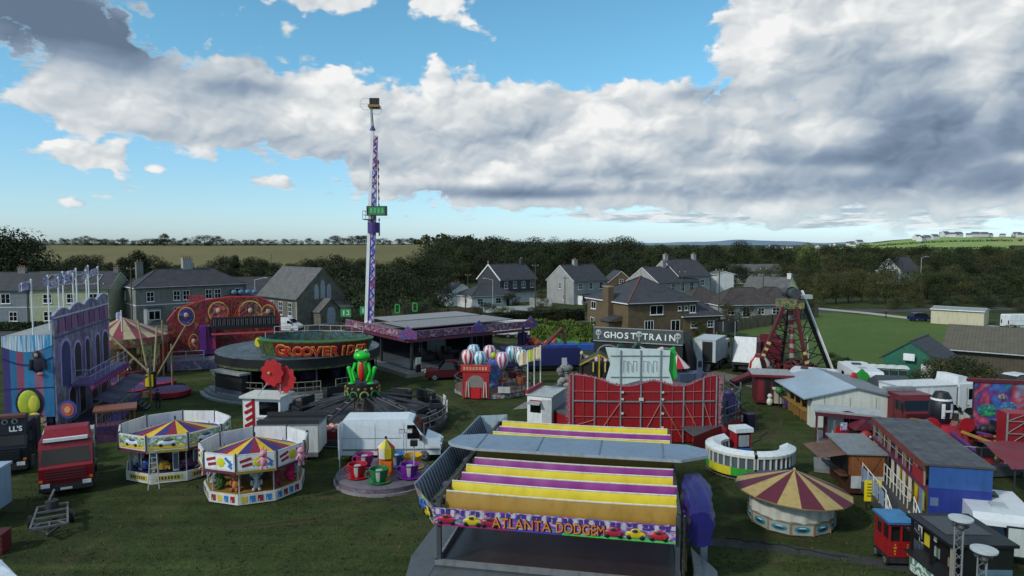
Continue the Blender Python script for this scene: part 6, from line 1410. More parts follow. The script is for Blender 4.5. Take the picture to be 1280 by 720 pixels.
def plush(label, u, v, Y, s=1.0, rz=0):
    p_ = at(u,v,Y); t = thing('plush_toy', label, 'plush toy', p_, rz); q = MB(); q.ball((0,0,.3),(.2,.18,.3),PKP,10,7); b = q.build('body', t)
    q = MB(); q.ball((0,-.05,.7),(.2,.18,.19),PKP,10,7); q.ball((.0,-.24,.68),(.09,.07,.07),P('#b8748a',.9),7,5); q.ball((-.12,0,.9),(.06,.04,.09),PKP,6,4); q.ball((.12,0,.9),(.06,.04,.09),PKP,6,4); q.build('head', b)
    for s_ in (-1,1): q = MB(); q.bar((s_*.15,-.04,.42),(s_*.32,-.1,.25),.06,PKP,6); q.build('arm', t); q = MB(); q.bar((s_*.1,-.03,.08),(s_*.13,-.06,-.14),.07,PKP,6); q.build('leg', t)
    q = MB(); q.bar((0,0,.9),(0,.1,1.05),.015,DARK,4); q.build('hook', t)
pc_ = gp(320,610)
plush('pink plush toy hanging at the right front corner of the splashed boards', 330, 583, pc_.y-3.05, .9, rz=.1); plush('pink plush toy hanging at the far right edge of the splashed boards', 376, 578, pc_.y-1.35, .9, rz=.8); plush('pink plush toy hanging from the right edge of the blue platform roundabout', 256, 590, gp(221,586).y-1.9, .9, rz=.6)
# step ladder
t = thing('step_ladder', 'white A frame step ladder standing before the blue platform roundabout', 'ladder', gp(193,608), R(25)); 
for s,y in ((1,-.55),(1,.55)):
    q = MB()
    for x in (-.28,.28): q.bar((x,y,0),(x*.6,y*.08,2.0),.03,LGREY,5)
    for k in range(1,7):
        f_ = k/7; q.bar((-.28*(1-.4*f_),y*(1-.92*f_),2*f_),(.28*(1-.4*f_),y*(1-.92*f_),2*f_),.022,LGREY,4)
    q.build('ladder_side', t)
q = MB(); q.box(-.2,.2,-.12,.12,2.0,2.05,LGREY); q.build('top_step', t)
# tea cups
CC = gp(481,599); t = thing('teacup_ride', 'round grey platform ride of coloured spinning teacups around a striped lantern', 'fairground ride', CC); RT = 2.75
q = MB(); q.lathe([(RT+.1,.05),(RT+.1,.42),(RT,.5),(0,.52)],32,P('#5b565e',.6)); q.lathe([(RT+.22,.0),(RT+.22,.14),(RT+.1,.15)],32,P('#7d7b7c')); q.lathe([(RT+.11,.16),(RT+.11,.34)],32,ART('cupedge',['#4a3a5a','#6a5a6a','#8a7a8a'],3)); q.build('platform', t)
def cup(par, u, v, h, z=.52):
    p_ = gp(u,v,z)-CC; m = P(h,.3,.08,1,0,.1); q = MB(); q.lathe([(.62,.02),(.70,.08),(.3,.06)],20,m,(p_.x,p_.y,z)); so = q.build('saucer', par)
    q = MB(); q.lathe([(.34,.08),(.48,.35),(.56,.78),(.52,.78),(.42,.3),(0,.25)],20,m,(p_.x,p_.y,z)); 
    c = q.build('cup', par); q = MB(); q.path([(p_.x-.55-.2*math.sin(a),p_.y,z+.45+.2*math.cos(a)) for a in [PI*k/6 for k in range(7)]],.045,m,6); q.build('handle', c)
    q = MB(); q.lathe([(.365,.1),(.505,.36),(.575,.72)],3,OFFW,(p_.x,p_.y,z),a0=R(-98),a1=R(-74)); q.build('white_stripe', c)
    q = MB(); q.cyl((p_.x,p_.y,z+.3),.05,.35,LGREY,6); q.cyl((p_.x,p_.y,z+.66),.2,.03,LGREY,10); q.build('turning_wheel', c)
for (u_,v_,h_) in ((447,596,'#a01526'),(456,583,'#8a2f6a'),(474,602,'#1a6a3a'),(512,596,'#6a1f8a'),(516,584,'#c99a1a'),(495,582,'#2a62a0')): cup(t,u_,v_,h_)
p_ = gp(483,592,.52)-CC; q = MB(); q.M = Matrix.Translation((p_.x,p_.y,.52)); q.box(-.36,.36,-.36,.36,0,.85,ORANGE); q.build('lantern_plinth', t)
q = MB(); q.M = Matrix.Translation((p_.x,p_.y,.52)); cs = [P('#a01526'),OFFW,P('#c9b01c'),P('#8a8a2a')]; q.lathe([(.28,.86),(.5,1.0),(.52,1.6),(.0,2.1)],8,cs[0],seg=lambda i,k: cs[k%4 if i<2 else (k+1)%4],smooth=False); q.ball((0,0,2.16),.09,BLACK,7,5); q.build('lantern', t)
for (u_,v_) in ((425,602),(518,608)):
    p_ = gp(u_,v_)-CC; q = MB(); q.bar(p_,(p_.x,p_.y,2.5),.035,LGREY,6); po = q.build('lamp_pole', t)
    if u_ > 500: q = MB(); q.M = Matrix.Translation((p_.x,p_.y,2.4)); q.box(-.2,.2,-.15,.15,0,.32,BLACK); q.build('loudspeaker', po)
# white van, open rear door
vL = gp(428,578); va = R(2); vt = van('white high roofed van parked behind the teacup ride', vL, va, P('#c9d3d9',.35,.05,1,0,.12), 6.3, 2.75, 2.1)
q = MB(); q.box(-.04,.0,-1.0,.0,.5,2.65,P('#c9d3d9',.35,.05,1,0,.12)); q.box(-.05,-.041,-.85,-.2,.75,1.4,P('#7a6650')); q.build('open_rear_door', vt)
t = thing('floodlight', 'twin lamp floodlight on a thin mast in front of the white van', 'floodlight', gp(508,586)); q = MB(); q.bar((0,0,0),(0,0,2.35),.03,LGREY,6); q.build('mast', t)
for s in (-1,1): q = MB(); q.obox((s*.24,0,2.4),(.34,.14,.24),GREY); q.obox((s*.24,-.08,2.4),(.28,.02,.18),OFFW); q.build('lamp_head', t)
# white box trailer with dark open top
tr = gp(322,577); t = thing('box_trailer', 'white box trailer with black open top behind the plush toy roundabout', 'trailer', tr, R(3)); L_ = 3.95; TW = P('#b9bfc1',.5,.06)
q = MB(); q.box(0,L_,0,2.2,.55,2.3,TW); q.build('body', t); q = MB(); q.box(-.02,L_+.02,-.02,2.22,2.3,2.42,GREY,top=BLACK); q.box(0,L_,-.03,0.0,2.42,2.7,P('#2c2d30')); q.box(0,L_,2.2,2.23,2.42,2.7,P('#2c2d30')); q.build('open_top', t)
for x in (.04,L_*.5,L_-.04): q = MB(); q.box(x-.04,x+.04,-.03,-.003,.55,2.3,GREY); q.build('frame_post', t)
q = MB(); q.box(.2,L_-.1,-.02,.2,.25,.54,P('#77797a')); q.build('side_skirt', t)
for x in (1.5,2.4): q = MB(); q.wheel((x,.15,.36),.36,.22,'y'); q.build('wheel', t)
q = MB(); q.bar((L_,1.1,.6),(L_+1.2,1.1,.5),.06,DSTEEL); q.bar((L_+1.1,1.1,0),(L_+1.1,1.1,.55),.05,DSTEEL); q.build('drawbar', t)
t = thing('plush_stock_pile', 'open red tray heaped with pale pink plush between the white trailer and van', 'stock tray', gp(418,556)); q = MB(); q.box(-.9,.9,-.6,.6,.5,1.1,DRED); q.build('tray', t)
for k in range(14): q = MB(); q.ball((random.uniform(-.7,.7),random.uniform(-.45,.45),1.15+random.uniform(0,.2)),(.2,.2,.17),P('#c99a90',.9),7,5); q.build('soft_toy', t)
q = MB(); q.box(-.85,.85,-.55,.55,0,.495,GREY); q.build('stand', t)

# ------------------------------------------------------------------ lorries at the lower left
rt = lorry('red cab lorry facing the camera at the left with white roof stripe', gp(84,620), R(29), P('#7c1220',.35,.12), ('tank',3.0,2.2,P('#9a9fa2')), H=3.0, CL=2.0, W=2.55)
q = MB(); q.box(-1.05,1.05,.42,.62,3.03,3.2,WHITE); q.M = Matrix(); q.build('roof_name_strip', rt)
q = MB()
for s in (-1,1): q.face([(s*1.285,.8,2.55),(s*1.285,2.0,2.55),(s*1.285,2.0,2.98),(s*1.285,1.1,2.95)][::s], OFFW)
q.build('white_side_flash', rt)
cx = gp(62,672); t = thing('skeletal_trailer', 'bare grey steel trailer chassis in front of the red lorry', 'trailer', cx, R(31)); FRM = P('#6a6c6e',.5,.2,3,.3)
q = MB()
for x in (-.75,.75): q.beam((x,0,.55),(x*.85,3.1,.55),.09,.12,FRM)
for y in (0,.55,1.3,2.2,3.1): q.beam((-.75+.11*y/3.1,y,.55),(.75-.11*y/3.1,y,.55),.08,.1,FRM)
q.beam((-.7,.05,.55),(-.35,.55,.55),.06,.06,FRM); q.beam((.7,.05,.55),(.35,.55,.55),.06,.06,FRM); q.beam((0,.1,.55),(0,.55,.55),.06,.06,FRM); q.build('frame', t)
q = MB(); q.bar((0,3.1,.55),(0,3.9,.6),.09,FRM); q.cyl((0,2.5,.55),.3,.45,DSTEEL,10); q.bar((-.15,2.6,.9),(.1,3.0,1.4),.06,FRM); q.build('winch', t)
q = MB(); q.beam((-.4,0,.45),(0,-.65,.42),.09,.1,DSTEEL); q.beam((.4,0,.45),(0,-.65,.42),.09,.1,DSTEEL); q.ball((0,-.7,.42),.09,DSTEEL,7,5); q.build('drawbar', t)
for x in (-.85,.85): q = MB(); q.wheel((x,1.7,.33),.33,.2,'x'); q.build('wheel', t)
nl = lorry("dark navy lorry at the left edge with white lettering ending in LL'S on its headboard", gp(4,596), R(22), P('#141a26',.35,.12), ('tank',3,2.0,P('#22252c')), H=3.1, fairing=False, W=2.5)
q = MB(); q.box(-1.3,1.27,-.1,.5,2.55,3.55,P('#161c28')); q.box(-1.3,1.3,-.2,.55,3.55,3.72,P('#5a3226')); hb_ = q.build('headboard', nl)
q = MB(); q.text("LL'S",.42,WHITE,(.78,-.115,2.75),bold=.03); q.build('lettering', hb_)
for x in (.25,.75): q = MB(); q.M = Matrix.Translation((x,-.1,3.35)) @ Matrix.Rotation(PI/2,4,'X'); q.lathe([(.15,.0),(.17,.03),(.1,.05)],14,GREY); q.build('round_lamp', hb_)
t = thing('catering_trailer', 'pale blue catering trailer cut by the left edge with open flap', 'catering trailer', gp(-64,662), R(10)); q = MB(); PBL = P('#7f99ae',.4,.08)
q.box(-2.2,1.75,0,2.2,.5,2.5,PBL); q.build('body', t); q = MB(); q.box(-2.25,1.8,-.1,2.3,2.5,2.62,P('#93a7b8')); q.build('roof', t); q = MB(); q.box(-1.5,1.5,-.03,-.003,1.2,2.2,WIN); q.build('hatch', t); q = MB(); q.box(-1.6,1.95,-.9,-.04,1.05,1.12,P('#9fb4c4')); q.box(1.9,1.96,-.85,-.05,.3,1.05,P('#9fb4c4')); q.build('counter_flap', t)
for x in (-.6,.4): q = MB(); q.wheel((x,.05,.33),.33,.2,'y'); q.build('wheel', t)
t = thing('awning_roof', 'white canvas stall roof cutting into the lower left corner', 'awning', gp(-18,790)); q = MB(); z_ = 2.6; pp = [gp(-60,668,z_),gp(2,700,z_),gp(24,722,z_),gp(-40,760,z_)]; o_ = t.location
q.face([(p.x-o_.x,p.y-o_.y,p.z+(.25 if i==0 else 0)) for i,p in enumerate(pp)],P('#c3cdd6',.8)); q.build('canvas', t)
for p in pp[1:3]: q = MB(); q.bar((p.x-o_.x,p.y-o_.y,0),(p.x-o_.x,p.y-o_.y,z_),.04,LGREY,6); q.build('post', t)
q = MB(); a_,b_ = pp[1]-o_,pp[2]-o_; q.face([(a_.x,a_.y,z_-.02),(b_.x,b_.y,z_-.02),(b_.x,b_.y,z_-.3),(a_.x,a_.y,z_-.3)],P('#b3bdc6',.8)); q.build('valance', t)
t = thing('red_crate', 'dark red wooden crate at the left edge before the pale blue trailer', 'crate', gp(-6,690), R(10)); q = MB(); q.box(-.6,.5,-.4,.4,.05,.9,P('#5a1418')); q.box(-.64,.54,-.44,.44,.9,.96,P('#4a1014')); q.build('box', t)
q = MB(); [q.box(-.62,.52,-.43,-.403,.15+k*.25,.2+k*.25,P('#3a0d10')) for k in range(3)]; q.build('batten', t)

# ------------------------------------------------------------------ Atlanta dodgem
A = Vector((-3.25,28.0,0)); ra = R(-11.0); t = thing('dodgem_track', 'yellow and purple striped dodgem track with ATLANTA DODGEM front board', 'fairground ride', A, ra); LX, LY = 10.1, 12.6
q = MB(); q.box(0,LX,0,LY,.3,.5,P('#3c3d40'),top=P('#1f2226',.3,.2)); q.build('floor', t)
FLG = P('#4c5358',.55,.12)
q = MB(); q.extr([(-.02,-1.6),(-.02,LY),(-1.3,LY),(-1.3,.7),(-.8,-1.6)],'z',.12,.42,FLG); q.extr([(-.78,-1.62),(LX+.6,-1.62),(LX+.6,-.02),(-.0,-.02),(-.0,-1.58)],'z',.12,.41,FLG); wo_ = q.build('walkway', t)
q = MB()
for i in range(3): q.extr([(LX+.62+i*.33,-1.6),(LX+.94+i*.33,-1.6),(LX+.94+i*.33,3.2-i*.4),(LX+.62+i*.33,4.0-i*.4)],'z',.0,.40-i*.12,P('#7d8386',.5))
q.build('steps', t)
q = MB(); q.box(.0,LX,-.02,.12,.5,.72,STEEL); q.box(0,.12,0,LY,.5,.72,STEEL); q.box(LX-.12,LX,0,LY,.5,.72,STEEL); q.build('bumper_rail', t)
for (x,y) in ((.15,.15),(LX-.15,.15),(.15,LY*.5),(LX-.15,LY*.5),(.15,LY),(LX-.15,LY)):
    q = MB(); q.box(x-.09,x+.09,y-.09,y+.09,.5,3.3,P('#3d4248',.4,.2)); q.build('post', t)
q = MB()
for i in range(6): z=.6+i*.45; q.bar((LX+.1,.2,z),(LX+.1,.75,z+.22),.03,STEEL); q.bar((LX+.1,.75,z+.22),(LX+.1,.2,z+.45),.03,STEEL)
for y in (.2,.75): q.bar((LX+.1,y,.5),(LX+.1,y,3.3),.05,DSTEEL,6)
q.build('end_truss', t)
q = MB(); q.beam((.3,.2,.9),(1.5,2.6,3.0),.08,.1,DSTEEL); q.build('brace', t)
DY, DP, DT = P('#cbb80c',.55,.08,.8,0,.12), P('#7a1576',.5,.1,.8,0,.12), P('#8c6a14',.6,.1,.8,0,.2)
def canvas(x0, x1, y, zb, zt_, m, lean=.22):
    q = MB(); n_ = 30; pts = []
    for i in range(n_+1):
        x = x0+(x1-x0)*i/n_; s = .035*math.sin(i*1.9)+.03*math.sin(i*.77+1); sag = .05*math.sin(PI*i/n_)
        pts += [(x,y-lean*.2+s*.3,zb-s*.6),(x,y-.03+s,(zb+zt_)/2-sag*.4),(x,y+lean,zt_-sag)]
    q.raw(pts, [[3*i+a,3*i+3+a,3*i+4+a,3*i+1+a] for i in range(n_) for a in (0,1)], m, True); o = q.build('canvas_strip', t)
    e = MB(); 
    for i in range(n_): a_ = pts[3*i+2]; b_ = pts[3*i+5]; e.bar(a_,b_,.035,P('#c9c6bd',.6),5,cap=False)
    e.build('hem', o)
rows = [(.38,DT),(1.62,DY),(2.75,DP),(3.9,DY),(5.0,DP),(6.1,DT),(8.55,P('#7a1576',.5,.1,.8,0,.12)),(9.35,DY),(10.5,DP),(11.7,DY)]
for i,(y,m) in enumerate(rows): canvas(.35-.12*(i%2)+.02*i, LX-.2+.06*(i%3), y, 2.5, 3.50+(.05 if y > 5 else 0)+(.05 if y > 9 else 0), m)
q = MB(); RFM = P('#6d8093',.5,.1,.6,0,.2)
pl = [(-1.15,6.0),(-.85,5.6),(.4,5.15),(LX+.2,5.15),(LX+1.5,6.1),(LX+1.5,7.1),(LX+.6,7.7),(.3,7.7),(-.9,7.2)]
q.extr(pl,'z',3.86,4.0,P('#8f989f'),cap=RFM); q.build('ridge_roof', t)
for x in (.5,3.5,6.5,9.5): q = MB(); q.box(x-.03,x+.03,5.2,7.65,4.002,4.03,P('#5d6f80')); q.build('roof_seam', t)
q = MB(); 
q.beam((0,LY,3.3),(LX,LY,3.3),.12,.14,DSTEEL); q.beam((0,.2,2.42),(LX,.2,2.42),.12,.14,DSTEEL)
for x in (.1,LX-.1): q.beam((x,.2,3.32),(x,LY,3.32),.12,.14,DSTEEL)
q.build('roof_frame', t)
bm_ = ART('dodgem_front',['#3c1a6a','#5a2a8a','#a8a6b8','#8a3a8a','#3a5ab0','#4a9a5a'],1.1,stretch=(1,1,2))
q = MB(); q.box(.0,LX-.25,-.12,-.0,2.28,2.98,bm_); fb = q.build('front_board', t)
q = MB()
random.seed(9)
for i in range(46):
    x = .1+i*.213; h_ = random.uniform(.12,.3); q.box(x,x+.16,-.135,-.122,2.98-h_-.02,2.97,P('#3a2a7a') if i%3 else P('#b0aeb8'))
q.build('skyline', fb)
q = MB(); q.text('ATLANTA',.62,P('#2a0f3a'),(3.75,-.14,2.37),width=2.5,ext=.01,bold=.03); q.text('DODGEM',.62,P('#2a0f3a'),(6.15,-.14,2.37),width=2.0,ext=.01,bold=.03); q.build('lettering_shadow', fb)
q = MB(); q.text('ATLANTA',.6,P('#c9762a',.5),(3.72,-.17,2.39),width=2.44,ext=.02); q.text('DODGEM',.6,P('#c9762a',.5),(6.12,-.17,2.39),width=1.94,ext=.02); q.build('lettering', fb)
q = MB(); q.box(.0,3.2,-.135,-.122,2.28,2.36,P('#8a1f5a')); q.box(3.2,5.4,-.135,-.122,2.28,2.36,P('#3a3aa0')); q.box(5.4,LX-.25,-.135,-.122,2.28,2.36,P('#3fae4a')); q.build('board_edge', fb)
def painted_car(par, x, h_, y=-.14, z=2.42, s=1.0, M_=None):
    q = MB()
    if M_: q.M = M_
    m = P(h_,.4); q.ball((x,y,z+.12),(.48*s,.05,.16),m,12,6); q.ball((x+.02,y-.01,z+.25),(.25*s,.045,.13),m,10,6); q.ball((x+.0,y-.03,z+.27),(.17*s,.035,.08),P('#20242c'),8,5)
    for k in (-.3,.3): q.ball((x+k*s,y-.03,z+.02),(.1,.04,.1),BLACK,8,5)
    q.build('painted_car', par)
for x,h_ in ((.55,'#a01f3a'),(1.65,'#b8a51c'),(2.4,'#8a1f3a'),(7.45,'#a01f3a'),(8.3,'#b8a51c'),(9.2,'#a01f2a')): painted_car(fb,x,h_,s=.85)
# left rounding boards: silver backs with ribs, art on the outer face
q = MB(); SB = P('#7f8c99',.4,.12,1,.2); y0_,y1_ = .85,LY+.2
q.raw([(-.75,y0_,2.55),(-.75,y1_,2.55),(-1.15,y1_,3.62),(-1.15,y0_,3.62),(-.80,y0_,2.55),(-.80,y1_,2.55),(-1.2,y1_,3.62),(-1.2,y0_,3.62)],[[0,1,2,3],[3,2,6,7],[1,5,6,2],[0,3,7,4]],SB); q.raw([(-.80,y0_,2.55),(-.80,y1_,2.55),(-1.2,y1_,3.62),(-1.2,y0_,3.62)],[[3,2,1,0]],bm_)
rb_ = q.build('side_board', t)
q = MB()
for k in range(34): y = y0_+.1+k*(y1_-y0_-.2)/33; q.beam((-.72,y,2.57),(-1.11,y,3.60),.05,.05,P('#55606b',.45,.1,1,.3))
q.build('board_ribs', rb_)
q = MB(); q.raw([(-.8,.84,2.5),(.0,-.12,2.28),(.0,-.12,2.98),(-1.18,.84,3.55)],[[0,1,2,3]],ART('dodgem_corner',['#3fae4a','#b8c43a','#3a6ab0','#c9842a','#3fae4a'],1.6)); q.raw([(-.77,.86,2.5),(.03,-.1,2.28),(.03,-.1,2.98),(-1.15,.86,3.55)],[[3,2,1,0]],SB); cb = q.build('corner_board', t)
q = MB(); M_ = Matrix.Translation((-.55,.42,0)) @ Matrix.Rotation(R(-52),4,'Z'); painted_car(cb,-.12,'#2a5ab0',y=-.08,z=2.75,s=.9,M_=M_); painted_car(cb,.38,'#b89a1c',y=-.06,z=2.6,s=.8,M_=M_)
q = MB(); q.raw([(-1.15,y1_,3.62),(-.75,y1_,2.55),(.4,LY+.9,2.6),(.4,LY+.9,3.6)],[[0,1,2,3],[3,2,1,0]],P('#9fb0b8')); q.build('rear_corner_board', t)
# dark clutter between board and canvas
q = MB()
for k in range(20): y = .5+k*.6; q.obox((-.25+.08*math.sin(k),y,2.75+.1*math.sin(k*2)),(.35,.4,.3),P('#3d3644' if k%2 else '#57505c'))
q.build('cable_tray', t)
# blue purple tarpaulin bundle at the right side
q = MB(); nu_, nv_ = 44, 84; pts = []
for i in range(nu_+1):
    f_ = i/nu_; env = max(.02, math.sin(PI*min(1, .12+f_*.8))**.35)
    for j in range(nv_):
        a = 2*PI*j/nv_; fold = 1+.09*math.sin(a*6+f_*7)+.05*math.sin(a*13-f_*11)+.03*math.sin(a*23+f_*19)
        pts.append((LX+.78+.62*env*fold*math.copysign(abs(math.cos(a))**.6,math.cos(a)), .75+4.6*f_+.03*math.sin(a*9), 2.72+1.0*env*(1+.3*(fold-1))*math.copysign(abs(math.sin(a))**.6,math.sin(a))-.15*(1-f_)))
q.raw(pts,[[i*nv_+j,(i+1)*nv_+j,(i+1)*nv_+(j+1)%nv_,i*nv_+(j+1)%nv_] for i in range(nu_) for j in range(nv_)]+[list(range(nv_)),list(range(nu_*nv_,(nu_+1)*nv_))[::-1]],P('#17145e',.45,.3,1.1,0,.2),True); q.build('tarpaulin', t)
q = MB(); q.box(LX+.2,LX+.26,.85,1.5,.75,1.6,P('#5a4a2a')); q.box(LX+1.0,LX+1.3,3.4,4.2,.0,.9,P('#7d8692')); q.build('prop_leg', t)

# ------------------------------------------------------------------ white pay kiosk with flags
pk = gp(659,533); t = thing('pay_kiosk', 'white pay kiosk with three pale flags left of the red stage', 'kiosk', pk, R(-22)); q = MB(); q.box(0,1.95,0,3.2,.25,2.45,WHITE); q.build('body', t)
q = MB(); q.box(1.953,1.99,.25,3.1,.35,2.35,P('#8a9096')); q.build('shaded_side', t); q = MB(); q.box(1.2,1.9,-.02,-.003,.4,2.2,P('#a9aeb0')); q.build('door', t); q = MB(); q.box(-.1,2.1,-.1,3.3,2.45,2.55,P('#a3a7a6')); q.build('roof', t)  # shade of the kiosk's right side painted as a darker grey face
q = MB(); q.box(.25,1.1,-.02,.03,1.15,2.0,WIN); q.build('window', t); q = MB(); q.raw([(.15,-.03,2.05),(1.15,-.03,2.05),(1.15,-.55,1.85),(.15,-.55,1.85)],[[0,1,2,3],[3,2,1,0]],P('#b9bec0')); q.build('window_flap', t); q = MB(); q.box(.2,1.15,-.05,-.021,2.0,2.12,RED); q.build('red_trim', t)
q = MB(); q.box(-.12,.1,-.1,3.3,2.55,2.85,P('#8a1a22')); q.build('red_parapet', t)
q = MB(); q.raw([(-.0,.3,1.35),(-.0,2.9,1.35),(-1.3,2.9,1.15),(-1.3,.3,1.15)],[[0,1,2,3],[3,2,1,0]],P('#a9a6a2')); q.build('counter_flap', t)
for k,(m) in enumerate(('#c9b79a','#b3b84a','#c9b99a')): flagpole(t,(0,.1+k*1.45,2.6),3.2,P(m,.8),fw=.75,fh=.95,a=PI-.3*k,pole=OFFW)

# ------------------------------------------------------------------ red backed stage ride
SC = Vector((10.2,55.6,0)); t = thing('stage_ride', 'round ride with tall dark red back panels and a white crown sign seen from behind', 'fairground ride', SC)
SR = P('#880c16',.5,.12,.7,0,.2); TS = P('#8b8f92',.4,.12,3,.4)
q = MB(); q.lathe([(8.3,.1),(8.3,1.2)],12,P('#86101c',.5,.12,.7,0,.2),smooth=False,a0=R(15),a1=R(375)); q.lathe([(8.35,1.2),(8.35,1.35),(0,1.36)],12,P('#4a4d50'),smooth=False,a0=R(15),a1=R(375)); q.build('deck', t)
PX = [-6.1,-4.6,-2.6,-1.5,1.7,3.1,4.3,5.0]; 
def ptop(x): 
    x = (x+6.1)*11.1/10.4-6.1; c_ = 4.2+ .10*math.cos(x*1.6)
    return c_ + .75*smooth01(-2.6,-6.0,x) + .62*smooth01(2.4,5.2,x) + .18*max(0,1-abs(x-.1)/1.4)
yP = -8.5
q = MB(); n_ = 40; pts = []
for k in range(n_+1):
    x = -6.1+10.4*k/n_; yy = yP+.35*((x+.5)/5.5)**2; pts += [(x,yy,.1),(x,yy,ptop(x))]
q.raw(pts,[[2*k,2*k+2,2*k+3,2*k+1] for k in range(n_)],SR); q.raw([(p[0],p[1]+.1,p[2]) for p in pts],[[2*k+1,2*k+3,2*k+2,2*k] for k in range(n_)],SR); bp_ = q.build('back_panel', t)
q = MB()
def py(x): return yP+.35*((x+.5)/5.5)**2-.06
for x in (-5.9,-4.4,-2.6,-1.2,.2,1.8,3.2,4.15): q.bar((x,py(x),.1),(x,py(x),ptop(x)-.05),.06,TS,6)
for x in (-5.2,-3.5,1.0,2.5,3.7): q.bar((x,py(x),.1),(x,py(x),ptop(x)-.1),.025,P('#a04a4a',.5),5)
for z in (1.0,1.9,3.0,3.7): 
    for a_,b_ in zip(range(-6,4),range(-5,5)): q.bar((max(-5.9,a_),py(max(-5.9,a_)),z),(min(4.15,b_),py(min(4.15,b_)),z),(.06 if z == 3.0 else .03),TS if z == 3.0 else P('#a85a5a',.5),5)
for a_,b_,z0_,z1_ in ((-4.4,-2.6,.3,3.0),(-1.2,.2,.3,3.0),(.2,1.8,3.0,.3),(1.8,3.2,3.0,.3),(3.2,4.15,3.0,.3),(-5.9,-4.4,1.2,1.7)): q.bar((a_,py(a_)-.02,z0_),(b_,py(b_)-.02,z1_),.03,P('#b06a62',.5),5)
q.build('scaffold', bp_)
q = MB()
for x in (-2.6,.2): 
    for z in (1.2,2.2,3.2,3.7): q.obox((x+.1,py(x)-.1,z),(.16,.08,.14),OFFW)
q.obox((-1.2,py(-1.2)-.1,3.2),(.3,.1,.2),OFFW); q.build('fittings', bp_)
q = MB(); rnd = random.Random(4); rr = []
for k in range(181):
    x = -6.1+10.4*k/180; rr += [(x,py(x)+.02,ptop(x)-.03),(x+rnd.uniform(-.03,.03),py(x)+.02,ptop(x)+rnd.uniform(.03,.2))]
q.raw(rr,[[2*k,2*k+2,2*k+3,2*k+1] for k in range(180)],ART('fringe',['#8a4a5a','#b87a82','#6a3a4a','#a86a6a'],9)); q.build('top_fringe', bp_)
for sx,sg in ((-6.1,-1),(4.3,1)):
    q = MB(); rr = []
    for k in range(81): z = .9+4.0*k/80; rr += [(sx,py(sx)+.04,z),(sx+sg*rnd.uniform(.08,.36),py(sx)+.04,z+rnd.uniform(-.03,.03))]
    q.raw(rr,[[2*k,2*k+2,2*k+3,2*k+1] for k in range(80)],ART('fringe',[],9)); q.build('side_fringe', bp_)
q = MB(); CW = P('#bccaca',.55,.06,.8,0,.15); pl = [(-3.0,3.55),(-1.4,3.4),(0,3.72),(1.8,3.4),(3.0,3.3),(2.55,4.5),(2.65,6.0),(1.3,6.1),(0,6.08),(-1.4,6.15),(-3.0,6.25),(-2.55,4.9)]
q.extr([(x*.8-1.25,4.3+(z-3.55)*.92) for x,z in pl],'y',yP+.25,yP+.45,CW); cs_ = q.build('crown_sign', t)
q = MB(); q.extr([(.85,4.2),(1.45,4.6),(1.25,6.75),(.95,6.6)],'y',yP+.5,yP+.9,P('#1f9a3a')); q.build('green_return', cs_)
q = MB()
for x in (-2.6,-1.2,.2): q.bar((x,yP+.2,1.4),(x,yP+.2,6.6),.05,TS,6)
for z in (4.7,6.2): q.bar((-3.3,yP+.2,z),(.8,yP+.2,z),.03,TS,5)
for x0_,x1_ in ((-2.5,-1.3),(-1.1,.1)): [q.path([(x0_+.1+i*.34,yP+.22,5.0),(x0_+.1+i*.34,yP+.22,5.85),(x0_+.34+i*.34,yP+.22,5.8-.3*(i%2)),(x0_+.34+i*.34,yP+.22,5.1)],.018,P('#9aa6a8'),4) for i in range(3)]
q.build('sign_frame', cs_)
q = MB(); z_ = 1.36; pp = [(8.2*math.cos(R(a)),8.2*math.sin(R(a)),z_) for a in (-58,-45,-15,15)]; rail(q,pp,1.15,P('#53565a',.4,.2,3,.4),.045); 
for p in pp: q.bar(p,(p[0],p[1],p[2]+1.7),.08,P('#53565a'),6)
q.build('deck_rail', t)
q = MB()
for a0_ in (-50,-20): a=R(a0_); q.obox((8.1*math.cos(a),8.1*math.sin(a),1.95),(1.6,.05,.9),P('#4a4f55'),rz=a+PI/2)
q.build('rail_panel', t)
q = MB(); q.M = Matrix.Translation((5.9,-5.6,1.36)); q.box(-.4,.4,-.3,.3,0,1.5,P('#231f4a')); q.ball((0,0,1.6),(.42,.32,.3),P('#2a2450'),9,6); q.build('speaker_cover', t)
q = MB(); a_,b_ = gp(866,569)-SC, gp(925,543)-SC; q.face([(a_.x,a_.y,.05),(b_.x,b_.y,.05),(b_.x,b_.y,1.25),(a_.x,a_.y,1.25)],P('#86101c',.5,.12,.7,0,.2)); q.face([(a_.x,a_.y,1.25),(b_.x,b_.y,1.25),(6,-3.5,1.25),(1.5,-8.3,1.25)],P('#4a4d50')); q.box(b_.x-.05,b_.x+.05,b_.y,b_.y+4,.05,1.24,P('#86101c',.5,.12,.7,0,.2)); q.build('front_skirt', t)
q = MB(); rail(q,[(a_.x*.35+b_.x*.65,a_.y*.35+b_.y*.65,1.25),(b_.x,b_.y,1.25),(b_.x,b_.y+3,1.25)],1.1,P('#53565a',.4,.2,3,.4),.045,4); q.build('skirt_rail', t)
q = MB(); q.M = Matrix.Translation((4.55,-8.1,.75)); q.ball((0,0,0),(.5,.2,.45),P('#8a1420'),10,7); q.build('swag', t)
